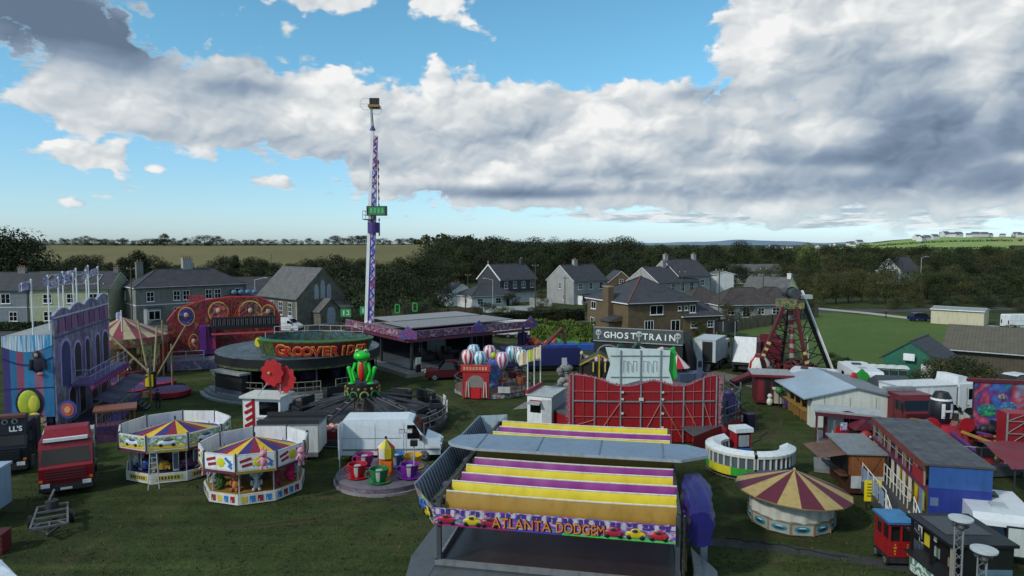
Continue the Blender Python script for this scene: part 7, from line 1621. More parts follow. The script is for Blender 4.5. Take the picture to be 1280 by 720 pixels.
# rides and props behind the stage
t = thing('rock_pillar', 'pale grey artificial rock pillar left of the red stage', 'prop', gp(705,500)); q = MB(); rnd = random.Random(8)
for k in range(26): q.ball((rnd.uniform(-.4,.4),rnd.uniform(-.3,.3),.3+k*.12),(rnd.uniform(.25,.5),rnd.uniform(.25,.4),rnd.uniform(.2,.35)),P('#8a8a86' if k%2 else '#6d6e6c',.9),7,5)
q.build('rock', t); q = MB(); q.box(-.25,.2,-.5,-.4,3.2,3.9,P('#9aa0a6')); q.build('light_box', t)
t = thing('dark_figure_prop', 'tall black figure prop with pale head beside the rock pillar', 'prop', gp(727,468)); q = MB(); q.lathe([(.45,0),(.3,1.0),(.35,1.7),(.12,2.1)],10,BLACK); q.build('robe', t); q = MB(); q.ball((0,0,2.3),(.2,.2,.26),P('#a9a48c'),9,6); q.build('head', t)
t = thing('yellow_hut', 'small dark hut with yellow framed gable behind the red stage', 'hut', gp(749,474), R(-8)); q = MB(); q.box(-1.6,1.6,-1,1,0,1.7,P('#231d18')); q.build('wall', t); q = MB(); 
for s in (-1,1): q.extr([(s*2.0,1.6),(s*2.0,1.75),(s*.003,2.85),(s*.003,2.68)],'y',-1.2,1.1,P('#3a3320'))
q.build('roof', t); q = MB(); q.beam((-2,-1.22,1.65),(0,-1.22,2.75),.05,.14,P('#a39320')); q.beam((2,-1.22,1.65),(0,-1.22,2.75),.05,.14,P('#a39320')); q.beam((0,-1.22,.2),(0,-1.22,2.7),.16,.16,P('#a39320'))
for s in (-1,1): q.beam((s*.6,-1.22,1.0),(s*.6,-1.22,2.0),.14,.14,P('#b8a860'))
q.build('yellow_frame', t)
t = thing('inflatable_arch', 'purple and white striped low inflatable behind the yellow hut', 'inflatable', gp(752,463)); q = MB()
for k in range(7): q.ball((-1.6+k*.5,0,1.1+.15*math.sin(k)),(.36,.6,.55),P('#4a1240' if k%2 else '#b8a8b4'),9,6)
q.build('tube', t); q = MB(); q.box(-1.9,1.7,-.6,.6,.1,.7,P('#3a1034')); q.build('base', t)
t = thing('red_cone_roof_stall', 'small stall with red and white cone roof right of the white crown sign', 'stall', gp(846,482)); q = MB(); q.lathe([(1.3,1.9),(0,3.1)],10,RED,seg=lambda i,k: P('#a01826') if k%2 else OFFW,smooth=False); q.build('canopy', t); q = MB(); q.lathe([(1.0,0),(1.0,1.0),(0,1.02)],10,P('#7a1a22'),smooth=False); q.build('counter', t)
for a in (0,2,4): q = MB(); q.bar((math.cos(a),math.sin(a),1),(math.cos(a),math.sin(a),2.0),.05,LGREY); q.build('post', t)
t = thing('blue_trailer', 'small blue grey equipment trailer with upright frame right of the red cone roof', 'trailer', gp(862,484), R(12)); q = MB(); q.box(-1.4,1.4,-.8,.8,.6,1.5,P('#3f4a62')); q.build('body', t); q = MB(); q.box(.3,.9,-.85,-.805,.6,2.9,P('#53607a')); q.box(.42,.78,-.87,-.852,2.1,2.7,BLACK); q.build('upright_frame', t)
for x in (-.8,.8): q = MB(); q.wheel((x,-.7,.35),.35,.2,'y'); q.build('wheel', t)
# ghost train
G0 = gp(742,462); t = thing('ghost_train', 'dark ghost train front with white GHOST TRAIN letters and black canvas side', 'ghost train', G0, R(-22)); GW = 9.7; zt_ = at(742,408,G0.y).z
GM = ART('ghost_front',['#22282a','#4a5254','#2c3a34','#5a605e'],.8)
q = MB(); q.box(0,GW,0,4.5,0,zt_-1.5,P('#141617')); q.build('wall', t); q = MB(); q.box(-.05,GW+.05,-.15,.0,zt_-1.6,zt_,P('#3d4446')); hb_ = q.build('header_board', t)
q = MB(); q.box(0,GW,-.19,-.152,zt_-.08,zt_,P('#8a9092')); q.box(0,GW,-.19,-.152,zt_-1.6,zt_-1.5,P('#8a9092')); q.build('edge_strip', hb_)
for k,ch in enumerate('GHOST'): q = MB(); q.text(ch,.95,P('#d9dcda',.4),(1.5+k*.74,-.2,zt_-1.15),bold=.02); q.build('letter', hb_)
for k,ch in enumerate('TRAIN'): q = MB(); q.text(ch,.95,P('#d9dcda',.4),(5.75+k*.72,-.2,zt_-1.15),bold=.02); q.build('letter', hb_)
for x in (.6,5.1,9.2): q = MB(); q.ball((x,-.2,zt_-.65),(.36,.12,.38),P('#9aa09e',.8),10,7); q.ball((x-.12,-.3,zt_-.6),.08,BLACK,6,4); q.ball((x+.12,-.3,zt_-.6),.08,BLACK,6,4); q.bar((x,-.2,zt_-1.0),(x,-.2,zt_-1.35),.1,P('#9aa09e',.8),6); q.build('skull', hb_)
for x in (1.7,8.0):
    q = MB(); q.extr([(x-1.2,.3),(x+1.2,.3)]+[(x+1.2*math.cos(a),1.9+.9*math.sin(a)) for a in [PI*k/10 for k in range(11)]],'y',-.06,-.003,BLACK); q.path([(x+1.25*math.cos(a),-.09,1.9+.95*math.sin(a)) for a in [PI*k/10 for k in range(11)]],.11,P('#6d7372',.8),6); q.build('tunnel_arch', t)
q = MB(); q.box(2.9,7.5,-.05,-.003,.3,2.6,GM); q.build('painted_scene', t)
q = MB(); q.raw([(GW,0,zt_-.3),(GW,4.5,zt_-.6),(GW+1.4,4.8,0),(GW+.9,-.2,0)],[[0,1,2,3],[3,2,1,0]],P('#0d0e0f',.7)); q.build('side_canvas', t)
for x in (2.9,4.0,9.3): q = MB(); q.bar((x,-.6,.2),(x,-.6,2.0),.04,DSTEEL); q.ball((x,-.6,2.1),.18,OFFW,8,5); q.build('globe_lamp', t)
for (u_,v_,s_,lb) in ((775,452,1.0,'dark green dragon prop left of centre before the ghost train'),(797,454,1.1,'dark green dragon prop right of centre before the ghost train')):
    p_ = gp(u_,468); t = thing('dragon_prop', lb, 'prop', p_); q = MB(); DG = P('#17402c',.6,.2); z0_ = at(u_,440,p_.y).z
    q.path([(s_*(-.9+.16*k),0,z0_-.8+1.5*math.sin(k*.28)*s_) for k in range(12)],.24,DG,8); q.build('neck', t); q = MB(); q.ball((s_*.95,-.1,z0_-.75),(.5,.25,.25),DG,9,6); q.ball((s_*1.3,-.2,z0_-.82),(.3,.2,.14),DG,8,5); q.build('head', t); q = MB(); q.lathe([(.6,0),(.35,z0_-.4)],8,P('#1c2c24'),(-.9*s_,0,0)); q.build('stump', t)
t = thing('red_white_cone', 'red and white witch hat cone before the ghost train', 'prop', gp(771,470)); q = MB(); z0_ = at(771,443,gp(771,470).y).z; q.lathe([(.75,z0_-1.1),(0,z0_+.7)],10,RED,seg=lambda i,k: P('#a03a2a') if k in (3,4,5) else OFFW,smooth=False); q.build('cone', t); q = MB(); q.lathe([(.5,0),(.5,z0_-1.1)],10,P('#3a2a2a')); q.build('stand', t)
t = thing('white_boat_ride_car', 'white curved boat shaped ride car before the right ghost train arch', 'ride car', gp(814,470)); z0_ = at(814,438,gp(814,470).y).z; q = MB(); q.extr([(-1.2,z0_+.4),(-.9,z0_-.5),(.9,z0_-.5),(1.2,z0_+.35),(.6,z0_+.1),(-.5,z0_+.15)],'y',-.4,.4,OFFW); q.build('hull', t); q = MB(); q.box(-.7,.7,-.3,.3,0,z0_-.5,DARK); q.build('stand', t); q = MB(); q.box(-.3,.3,-.42,-.402,z0_-.3,z0_-.1,RED); q.build('badge', t)
# balloon ride
BR = gp(617,488); t = thing('balloon_ride', "children's balloon ride with striped balloons and red fronted gateway", 'fairground ride', BR, R(-6)); 
q = MB(); q.lathe([(3.75,.05),(3.75,.5),(0,.52)],16,P('#6a5344'),smooth=False); q.lathe([(3.8,.05),(3.8,.4)],16,ART('balloonskirt',['#5a8aa0','#8a4a3a','#7aa0b0','#a06a4a'],1.2),smooth=False); q.build('platform', t)
q = MB(); q.lathe([(.95,.5),(.8,1.6),(.55,2.9),(.25,3.1)],12,ART('ballooncore',['#2a3a8a','#2a8ab0','#5a2a8a','#2a6ab0'],1.6)); q.build('centre', t); q = MB(); q.ball((0,0,3.35),(.32,.32,.35),P('#a8b02a'),9,6); q.build('finial', t)
for k,(u_,v_,cl) in enumerate(((585,447,'#b02a3a'),(592,440,'#3a8aa8'),(600,449,'#3a8aa8'),(612,441,'#a03a6a'),(628,450,'#b04a7a'),(640,442,'#3a8aa8'),(652,447,'#2a7a7a'),(647,443,'#a03a4a'))):
    p_ = at(u_,v_,BR.y+(-2.2 if v_ > 445 else 1.6)); l = t.matrix_world.inverted() @ p_ if False else (Matrix.Rotation(R(6),3,'Z') @ (p_-BR))
    m = P(cl,.35,.06); prof = [(0,.78),(.42,.68),(.62,.38),(.65,.05),(.5,-.38),(.24,-.75),(.12,-.85)]
    q = MB(); q.lathe(prof,16,m,l,seg=lambda i,kk: m if kk%2 else P('#cfd4d6',.35,.05)); bo = q.build('balloon', t)
    q = MB(); q.lathe([(.36,-2.35),(.45,-1.75),(.38,-1.75)],10,P(['#8a4a2a','#6a2a3a'][k%2]),l); 
    for a in (0,1.57,3.14,4.71): q.bar((l[0]+.4*math.cos(a),l[1]+.4*math.sin(a),l[2]-1.75),(l[0]+.15*math.cos(a),l[1]+.15*math.sin(a),l[2]-.8),.02,DSTEEL,4)
    q.bar((l[0],l[1],.5),(l[0],l[1],l[2]-2.35),.06,DSTEEL); q.build('basket', bo)
q = MB(); q.box(-2.3,.1,-3.95,-3.6,.1,2.55,P('#9a1a20')); q.box(-2.45,.25,-4.05,-3.55,2.55,3.1,P('#a3262a')); go = q.build('gateway', t)
for k in range(8): q = MB(); q.box(-2.2+k*.28,-2.2+k*.28+.18,-4.08,-4.052,2.68,2.98,P('#c98a6a')); q.build('sign_mark', go)
q = MB(); q.extr([(-1.95,1.1)]+[(-1.1+.85*math.cos(a),1.35+.85*math.sin(a)) for a in [PI-PI*k/10 for k in range(11)]]+[(-.25,1.1)],'y',-3.99,-3.952,P('#7a7570')); q.box(-1.5,-.7,-4.0,-3.953,.1,1.05,P('#b81520')); q.build('arch_art', go)
for s in (-1.9,-.3):
    q = MB()
    for k in range(4): q.bar((s-.25+k*.15,-4.02,.2),(s-.1+k*.08,-4.02,1.6),.05,OFFW if k%2 else P('#b03a3a'),5)
    q.build('striped_curtain', go)
q = MB(); pp = [(3.7*math.cos(R(a)),3.7*math.sin(R(a)),.5) for a in range(-70,250,20)]; rail(q,pp,1.0,P('#5f6266'),.03,1); q.build('railing', t)
q = MB(); q.box(.9,2.0,-3.75,-3.65,.6,1.15,P('#a9adb0')); q.build('notice', t)
for k in range(5): a = R(-60+k*70); q = MB(); q.M = Matrix.Translation((2.5*math.cos(a),2.5*math.sin(a),.52)); q.box(-.35,.35,-.35,.35,0,.7,ART('tub',['#8a2a2a','#4a4a5a','#8a6a3a'],2)); q.build('ride_tub', t)
# inflatables and blue lorry backs behind it
t = thing('inflatable_slide', 'orange and purple inflatable slide beside the right end of the pink dodgems', 'inflatable', gp(672,448), R(-10)); q = MB(); rnd = random.Random(12); z0_=0
for k in range(10): q.ball((-1.8+k*.42,rnd.uniform(-.3,.3),.9+1.3*abs(math.sin(k*.55))),(.5,.7,.55),P(['#b04a1c','#c05a20','#5a1f6a'][k%3],.5),9,6)
q.build('air_tube', t); q = MB(); q.box(-2.2,2.3,-.8,.8,0,.9,P('#b0521c')); q.build('bed', t); q = MB(); q.box(-2.4,-1.3,-.5,.5,.9,3.2,P('#4a1a6a')); q.build('tower', t)
t = thing('inflatable_mat', 'green and blue inflatable mat in front of the bright hedge', 'inflatable', gp(722,436), R(-6)); q = MB(); q.box(-4,.2,-1,1,0,.9,P('#1f8a4a',.5)); q.ball((-3,0,.9),(1.0,1,.5),P('#1f9a4a',.5),10,6); q.build('green_part', t); q = MB(); q.box(.21,5,-1.1,1.0,0,.7,P('#1f4a9a',.5)); q.build('blue_part', t)
t = thing('blue_tarp_trailer', 'long low trailer under a dark blue cover behind the balloon ride', 'trailer', gp(645,466), R(8)); q = MB(); q.box(-1.5,7.2,0,2.4,.7,2.6,P('#151c52',.6)); q.box(3.4,7.0,0.2,2.2,2.602,2.9,P('#1d3a8a',.6)); q.build('cover', t); q = MB(); q.box(-1.4,7.1,.2,2.2,.4,.69,BLACK); q.build('chassis', t); q = MB(); q.box(.2,2.6,-.03,-.003,1.3,2.3,ART('tarpart',['#151c52','#8a9aa0','#5a4a7a'],1.2)); q.build('side_print', t)
for x in (0,1,5,6): q = MB(); q.wheel((x,.15,.42),.42,.25,'y'); q.build('wheel', t)
q = MB(); q.bar((3.2,1,2.6),(5.4,1.5,4.6),.22,P('#5a2a22'),7); q.bar((5.4,1.5,4.6),(5.9,1.5,2.4),.18,P('#3a2422'),7); q.build('folded_arm', t)
for (u_,v_,lb,h_) in ((566,408,'white low trailer with red box behind the pink dodgem roof','#c9ccce'),(612,407,'white container trailer behind the right of the pink dodgem roof','#d0d3d4'),(640,409,'white trailer end behind the far right of the pink dodgem roof','#c3c6c8')):
    t = thing('white_trailer', lb, 'trailer', gp(u_,v_+14), R(-4)); q = MB(); q.box(-2.6,2.6,0,2.2,.6,2.5,P(h_,.5,.05)); q.build('body', t); q = MB(); q.box(-2.65,2.65,-.05,2.25,2.5,2.58,OFFW); q.build('roof', t)
    for x in (-.6,.6): q = MB(); q.wheel((x,.1,.35),.35,.2,'y'); q.build('wheel', t)
    if 'red box' in lb: q = MB(); q.box(-1.9,-.9,.4,1.4,2.6,3.1,RED); q.build('red_box', t)
# ------------------------------------------------------------------ lorries behind the stage
def away(u, v, L_, az):     # a lorry parked nose away, its rear at the given ground pixel
    r = gp(u, v); a = R(az); return Vector((r.x+L_*math.sin(a), r.y+L_*math.cos(a), 0)), R(180-az)
p_, a_ = away(880,463,7.2,30); bt = lorry('white box lorry with an open dark doorway in its rear beside the ghost train', p_, a_, P('#b9bfc2',.4,.06), ('box',5.0,2.45,P('#a9b2b4',.5,.06)), H=2.9, fairing=False)
q = MB(); q.box(-.9,.15,7.386,7.42,1.05,3.25,BLACK); q.build('open_doorway', bt); q = MB(); q.box(.2,1.2,7.386,7.43,1.05,3.35,P('#b7bcbd')); q.build('rear_door', bt)
q = MB(); [q.box(-.8,.1,7.45+k*.25,7.7+k*.25,.1,.85-k*.25,DSTEEL) for k in range(3)]; q.build('steps', bt)
p_, a_ = away(929,468,7.2,25); tl = lorry('lorry with a tilted white panel on its bed left of the pendulum ride', p_, a_, P('#3a1c20'), ('flat',4.8,.3,DARK), H=2.9, fairing=False)
q = MB(); q.raw([(-1.2,7.2,1.3),(1.2,7.2,1.3),(1.15,5.8,3.9),(-1.15,5.8,3.9),(-1.2,7.0,1.2),(1.2,7.0,1.2),(1.15,5.6,3.8),(-1.15,5.6,3.8)],[[0,1,2,3],[7,6,5,4],[1,0,4,5],[2,1,5,6],[3,2,6,7],[0,3,7,4]],P('#c3c7c8',.5,.06)); q.build('tilted_panel', tl)
q = MB(); q.box(1.16,1.3,5.6,7.2,1.25,3.7,DARK); q.build('panel_edge', tl)
p_, a_ = away(962,462,6,20); lorry('dark red cab lorry behind the left legs of the pendulum ride', p_, a_, P('#5a1220',.4), ('tank',4.0,2.0,P('#5a1220',.4)), H=2.9)
# ------------------------------------------------------------------ pendulum ride
PZ = gp(996,476); t = thing('pendulum_ride', 'tall pendulum ride with red and black A frame legs and one bright white leg edge', 'fairground ride', PZ)
def pl_(u, v, dy=0.0):
    p = at(u, v, PZ.y+dy); return p-PZ
RL, BL = P('#521216',.5,.2), P('#0e0e10',.6,.2)
ap = pl_(990,362)
def leg(a, b, w, m): 
    q = MB(); q.beam(a,b,w,w,m); return q.build('leg', t)
def rungs(a0,a1,b0,b1,n,m=BL):
    q = MB()
    for k in range(1,n): f_=k/n; q.bar(Vector(a0).lerp(a1,f_),Vector(b0).lerp(b1,f_),.05,m,5)
    q.build('rung_set', t)
l1a,l1b = pl_(979,384,-1.2),pl_(952,447,-1.8); l2a,l2b = pl_(986,384,1.2),pl_(976,455,1.8); l3a,l3b = pl_(995,384,-1.2),pl_(1010,470,-1.8); l4a,l4b = pl_(999,366,1.0),pl_(1037,462,1.6)
l1b.z = max(l1b.z,1.6)
leg(l1a,l1b,.32,RL); leg(l2a,l2b,.26,BL); leg(l3a,l3b,.3,RL); l4 = leg(l4a,l4b,.30,BL); rungs(l1a,l1b,l2a,l2b,7); rungs(l3a,l3b,l4a,l4b,9); rungs(l1a,l1b,l3a,l3b,3,RL)
q = MB(); q.beam(l4a+Vector((.10,-.42,.25)),l4b+Vector((.14,-.42,.05)),.26,.14,P('#e6e8e8',.3,.03,1,0,.05)); q.bar(pl_(1009,420,1),pl_(1011,455,1),.06,OFFW); q.build('white_edge', l4 if False else t)
leg(l1b,pl_(957,468,-1.8),.35,BL)
for a0_,a1_,b0_,b1_ in ((l1a,l1b,l2a,l2b),(l3a,l3b,l4a,l4b),(l2a,l2b,l3a,l3b)):
    q = MB()
    for k in range(5): f_,g_ = .1+k*.18,.1+(k+1)*.18; q.bar(Vector(a0_).lerp(a1_,f_),Vector(b0_).lerp(b1_,g_),.05,BL,5); q.bar(Vector(b0_).lerp(b1_,f_),Vector(a0_).lerp(a1_,g_),.05,BL,5)
    q.build('cross_bracing', t)
q = MB()
for k in range(7): f_=k/6; p = Vector(l1b).lerp(l1a,f_*.35); q = MB(); q.obox(p+Vector((0,-.2,0)),(.36,.1,.28),P('#b8a86a') if k%2 else RL,ry=.4); q.build('warning_stripe', t); p = Vector(l3b).lerp(l3a,f_*.4); q = MB(); q.obox(p+Vector((0,-.2,0)),(.34,.1,.28),P('#b8a86a') if k%2 else RL,ry=-.3); q.build('warning_stripe', t)
q = MB(); c_ = pl_(988,366); q.path([(c_.x+.55*math.cos(a),c_.y-.3,c_.z+.55*math.sin(a)) for a in [R(-60+k*22) for k in range(15)]],.10,BL,6); q.M = Matrix.Translation(c_) @ Matrix.Rotation(PI/2,4,'X'); q.cyl((0,0,-1.3),.5,2.6,P('#3a3d42'),14); q.M = Matrix(); q.box(c_.x-1.0,c_.x+.9,c_.y-1.3,c_.y+1.3,c_.z-1.5,c_.z-.7,ART('pendhead',['#5a1a1a','#3a5a3a','#8a7a4a','#2a2a2a'],1.6)); q.build('axle_head', t)
q = MB(); q.box(c_.x+.9,c_.x+2.1,c_.y-.4,c_.y+.4,c_.z-.6,c_.z-.2,P('#9aa0a2')); q.build('motor', t)
arm = MB(); b_ = pl_(990,447); n_=12
for k in range(n_): a0_ = Vector(c_).lerp(b_,.12+k*.88/n_); a1_ = Vector(c_).lerp(b_,.12+(k+1)*.88/n_); arm.bar(a0_,a1_,.27,P('#8a867c') if k%2 else P('#7a2a2c'),10)
ao = arm.build('pendulum_arm', t)
q = MB()
for k in range(16): q.beam((b_.x+1.9*math.cos(2*PI*k/16),b_.y+1.9*math.sin(2*PI*k/16),b_.z-1.2),(b_.x+1.9*math.cos(2*PI*(k+1)/16),b_.y+1.9*math.sin(2*PI*(k+1)/16),b_.z-1.2),.4,.3,BL)
for k in range(6): q.bar((b_.x,b_.y,b_.z-.3),(b_.x+1.8*math.cos(k*1.047),b_.y+1.8*math.sin(k*1.047),b_.z-1.1),.1,RL)
q.build('gondola_ring', ao)
for k in range(14): a = 2*PI*k/14; q = MB(); q.M = Matrix.Translation((b_.x+1.95*math.cos(a),b_.y+1.95*math.sin(a),b_.z-1.2)) @ Matrix.Rotation(a-PI/2,4,'Z'); q.box(-.25,.25,0,.3,-.5,.0,DRED); q.box(-.25,.25,-.1,.0,-.5,.75,DRED); q.bar((-.2,.3,.6),(.2,.3,.1),.06,P('#3a0a0e')); q.build('seat', ao)
q = MB(); q.box(-3.9,4.0,-3,3,.1,.75,BL); q.box(-3.9,4.0,-3.05,-3.003,.1,.7,P('#4a1a1c')); q.build('base', t)
q = MB(); 
for k in range(9): q = MB(); q.obox((-3.2+k*.55,-1+(k%3)*.5,1.2),(.35,.3,.9),ART('pendgear',['#5a1a1a','#a8a49a','#2a2a2a','#6a1a1c'],2)); q.build('drive_gear', t)
q = MB(); q.beam(pl_(950,462,-1.5),pl_(915,477,-2.5),.9,.25,RL); q.beam(pl_(952,470,-1.5),pl_(914,480,-2.5),.5,.5,BL); q.build('folded_ramp', t)
t = thing('striped_tank', 'white and red striped drum shaped tank under the left pendulum legs', 'tank', gp(949,475)); q = MB(); q.lathe([(1.1,.2),(1.15,.9),(1.0,1.9),(.6,2.4)],16,OFFW,seg=lambda i,k: OFFW if k%4 else RED); q.build('drum', t); q = MB(); q.cyl((0,0,2.4),.5,.3,P('#7a1a1c'),12); q.build('lid', t)
# dark red kiosk
kk = gp(944,506); t = thing('red_kiosk', 'dark red kiosk with flat pale roof and white counter before the pendulum ride', 'kiosk', kk, R(-12)); q = MB(); q.box(0,2.9,0,2.4,.2,2.55,P('#4a0f18')); q.build('body', t); q = MB(); q.box(-.4,3.1,-.4,2.7,2.551,2.75,P('#6a1018'),top=P('#8f9090')); q.build('roof', t)
q = MB(); q.box(.15,.65,-.03,-.003,.4,2.4,P('#6a1a22')); q.box(.8,1.2,-.03,-.003,.4,2.4,BLACK); q.build('door', t); q = MB(); q.box(1.35,2.7,-.5,-.003,1.5,1.65,OFFW); q.box(1.5,2.3,-.45,-.01,.3,1.49,P('#a39a8c')); q.build('counter', t); q = MB(); q.box(1.4,2.7,-.02,-.004,1.66,2.4,BLACK); q.build('hatch', t)
t = thing('apple_prop', 'green apple shaped prop on the corner of the pale roof by the red kiosk', 'prop', at(974,488,kk.y-1.2)); q = MB(); q.ball((0,0,0),(.35,.3,.33),P('#2a6a34'),10,7); q.build('apple', t); q = MB(); q.bar((0,0,.3),(.05,0,.5),.03,DARK); q.ball((.14,0,.45),(.14,.06,.06),P('#2a8a3a'),6,4); q.build('stalk', t); q = MB(); q.bar((0,0,-.3),(0,0,-2.35),.05,DSTEEL); q.build('pole', t)
t = thing('white_mascot_figure', 'small white rounded figure standing at the corner of the red kiosk', 'prop', gp(962,507)); q = MB(); q.ball((0,0,.35),(.28,.24,.36),OFFW,10,7); q.build('body', t); q = MB(); q.ball((0,-.02,.85),(.22,.2,.22),OFFW,9,6); q.build('head', t)
# ------------------------------------------------------------------ arcade stall building
AB = gp(1014,534); t = thing('amusement_stall', 'long pale stall building with silver roof and open wooden stalls along its left side', 'amusement stall', AB, R(-4)); W2,D2 = 6.3,7.8; WL = P('#bfc4bd',.6,.06)
q = MB(); q.box(.0,.12,0.01,D2,1.9,2.4,WL); q.face([(0,0,0),(W2,0,0),(W2,0,2.4),(W2/2,0,3.1),(0,0,2.4)],WL); q.box(W2-.1,W2,0.01,D2,0,2.4,WL); q.face([(W2,D2,0),(0,D2,0),(0,D2,2.4),(W2/2,D2,3.1),(W2,D2,2.4)],WL); q.box(0,1.2,.02,.9,0,1.89,WL); q.box(0,.8,D2-1.3,D2-.02,0,1.99,WL); q.build('wall', t)
q = MB(); SIL = P('#9fb0bd',.35,.08,.6,.2,.12); GRR = P('#6e757a',.5,.12,.6,0,.2)
def sl(x0,z0,x1,z1,m,y0=-.25,y1=D2+.25): q.raw([(x0,y0,z0),(x1,y0,z1),(x1,y1,z1),(x0,y1,z0),(x0,y0,z0-.1),(x1,y0,z1-.1),(x1,y1,z1-.1),(x0,y1,z0-.1)],[[0,1,2,3],[7,6,5,4],[4,5,1,0],[5,6,2,1],[6,7,3,2],[7,4,0,3]],m)
sl(-.7,2.28,W2/2-.003,3.2,SIL); sl(W2/2+.003,3.2,W2+.35,2.4,GRR); q.build('roof', t)
q = MB(); q.box(.5,.55,1.0,D2-1.4,.9,2.0,BLACK); q.build('stall_opening', t)
for k in range(5): q = MB(); y=1.0+k*1.45; q.box(.0,.1,y-.06,y+.06,0,1.99,P('#8a6f3c')); q.build('post', t)
for k in range(4): q = MB(); y=1.1+k*1.45; q.box(-.06,.0,y,y+1.25,.15,.95,P('#7a5a2a' if k<3 else '#3a2a5a')); q.box(-.2,.3,y,y+1.25,.96,1.03,P('#94793f')); q.build('counter', t)
for k in range(3): q = MB(); q.M = Matrix(); x = .9+k*1.9; q.box(x,x+.03,-.04,-.004,.2,2.35,P('#8f948e')); q.build('panel_joint', t)
# maroon fronted pavilion with deck
PV = gp(1021,577); t = thing('maroon_pavilion', 'small white pavilion with maroon fascia, posts and grey deck in front of the pale stall', 'pavilion', PV, R(-23)); MR = P('#4a0f26',.5)
q = MB(); q.box(0,3.9,0,6.6,.1,.42,P('#4f5559'),top=P('#5b6165')); q.box(-.2,2.6,-2.4,-.01,.05,.3,P('#6d7071')); q.build('deck', t)
q = MB(); q.box(.7,3.8,5.0,5.12,.42,2.6,WL); q.build('wall', t); q = MB(); q.box(1.7,2.9,4.94,4.996,1.1,2.2,OFFW); q.build('window_frame', t); q = MB(); [q.box(1.76+k*.38,2.09+k*.38,4.92,4.938,1.16,2.14,WIN) for k in range(3)]; q.build('pane', t)
q = MB(); q.box(-.1,3.9,3.4,3.5,2.2,2.55,MR); q.extr([(1.2,2.551),(2.6,2.551),(1.9,2.72)],'y',3.4,3.5,MR); q.box(-.1,.0,3.51,5.2,2.2,2.55,MR); q.build('fascia', t); q = MB(); q.box(-.2,4.0,3.3,5.3,2.552,2.62,P('#9aa0a0')); q.build('roof', t); q = MB(); q.box(-.1,3.9,3.37,3.398,2.47,2.55,OFFW); q.build('fascia_trim', t)
for x,y in ((.0,3.6),(3.8,3.6),(1.0,1.2)): q = MB(); q.box(x-.07,x+.07,y-.07,y+.07,.42,2.5,MR if x<1 else P('#585c60')); q.build('post', t)
q = MB(); q.box(.45,.7,4.4,4.6,.42,2.3,MR); q.build('dark_panel', t)
q = MB(); rail(q,[(.05,.2,.42),(.05,6.4,.42)],.95,P('#6d7276'),.03); q.build('deck_rail', t)
for (u_,v_,dy,r_,h_,lb) in ((1050,541,2.6,.5,'#a3161c','red oval board with a small union flag on the pavilion deck'),(1069,541,3.6,.58,'#9a1620','plain round red board beside the dark lantern on the pavilion deck')):
    p_ = at(u_,v_,PV.y+dy); t = thing('round_board', lb, 'sign', (p_.x,p_.y,.42)); z_ = p_.z-.42; q = MB(); q.M = Matrix.Translation((0,0,z_)) @ Matrix.Rotation(PI/2,4,'X'); q.cyl((0,0,0),r_,.08,P(h_,.4),18); q.build('board', t); q = MB(); q.bar((0,.02,0),(0,.02,z_),.05,DSTEEL); q.build('post', t)
    if 'flag' in lb: q = MB(); q.box(-.05,.4,-.14,-.1,z_+.2,z_+.75,UJ); q.build('flag', t)
t = thing('toy_train_prop', 'dark and red toy train figure at the right of the pavilion deck', 'prop', gp(1090,573)+Vector((0,1.5,0))); q = MB(); q.box(-.5,.5,-.6,.6,.4,1.5,BLACK); q.ball((0,-.6,1.2),(.45,.3,.42),P('#8a2a2a'),10,7); q.build('body', t); q = MB(); q.extr([(-.7,1.6),(.7,1.6),(0,2.3)],'y',-.6,.6,P('#5a2030')); q.build('roof', t); q = MB(); [q.ball((x,-.88,1.25),.08,OFFW,6,4) for x in (-.18,.18)]; q.build('eye_pair', t)
[MB().wheel((x,-.3,.25),.25,.15,'x').build('wheel', t) for x in (-.55,.55)]
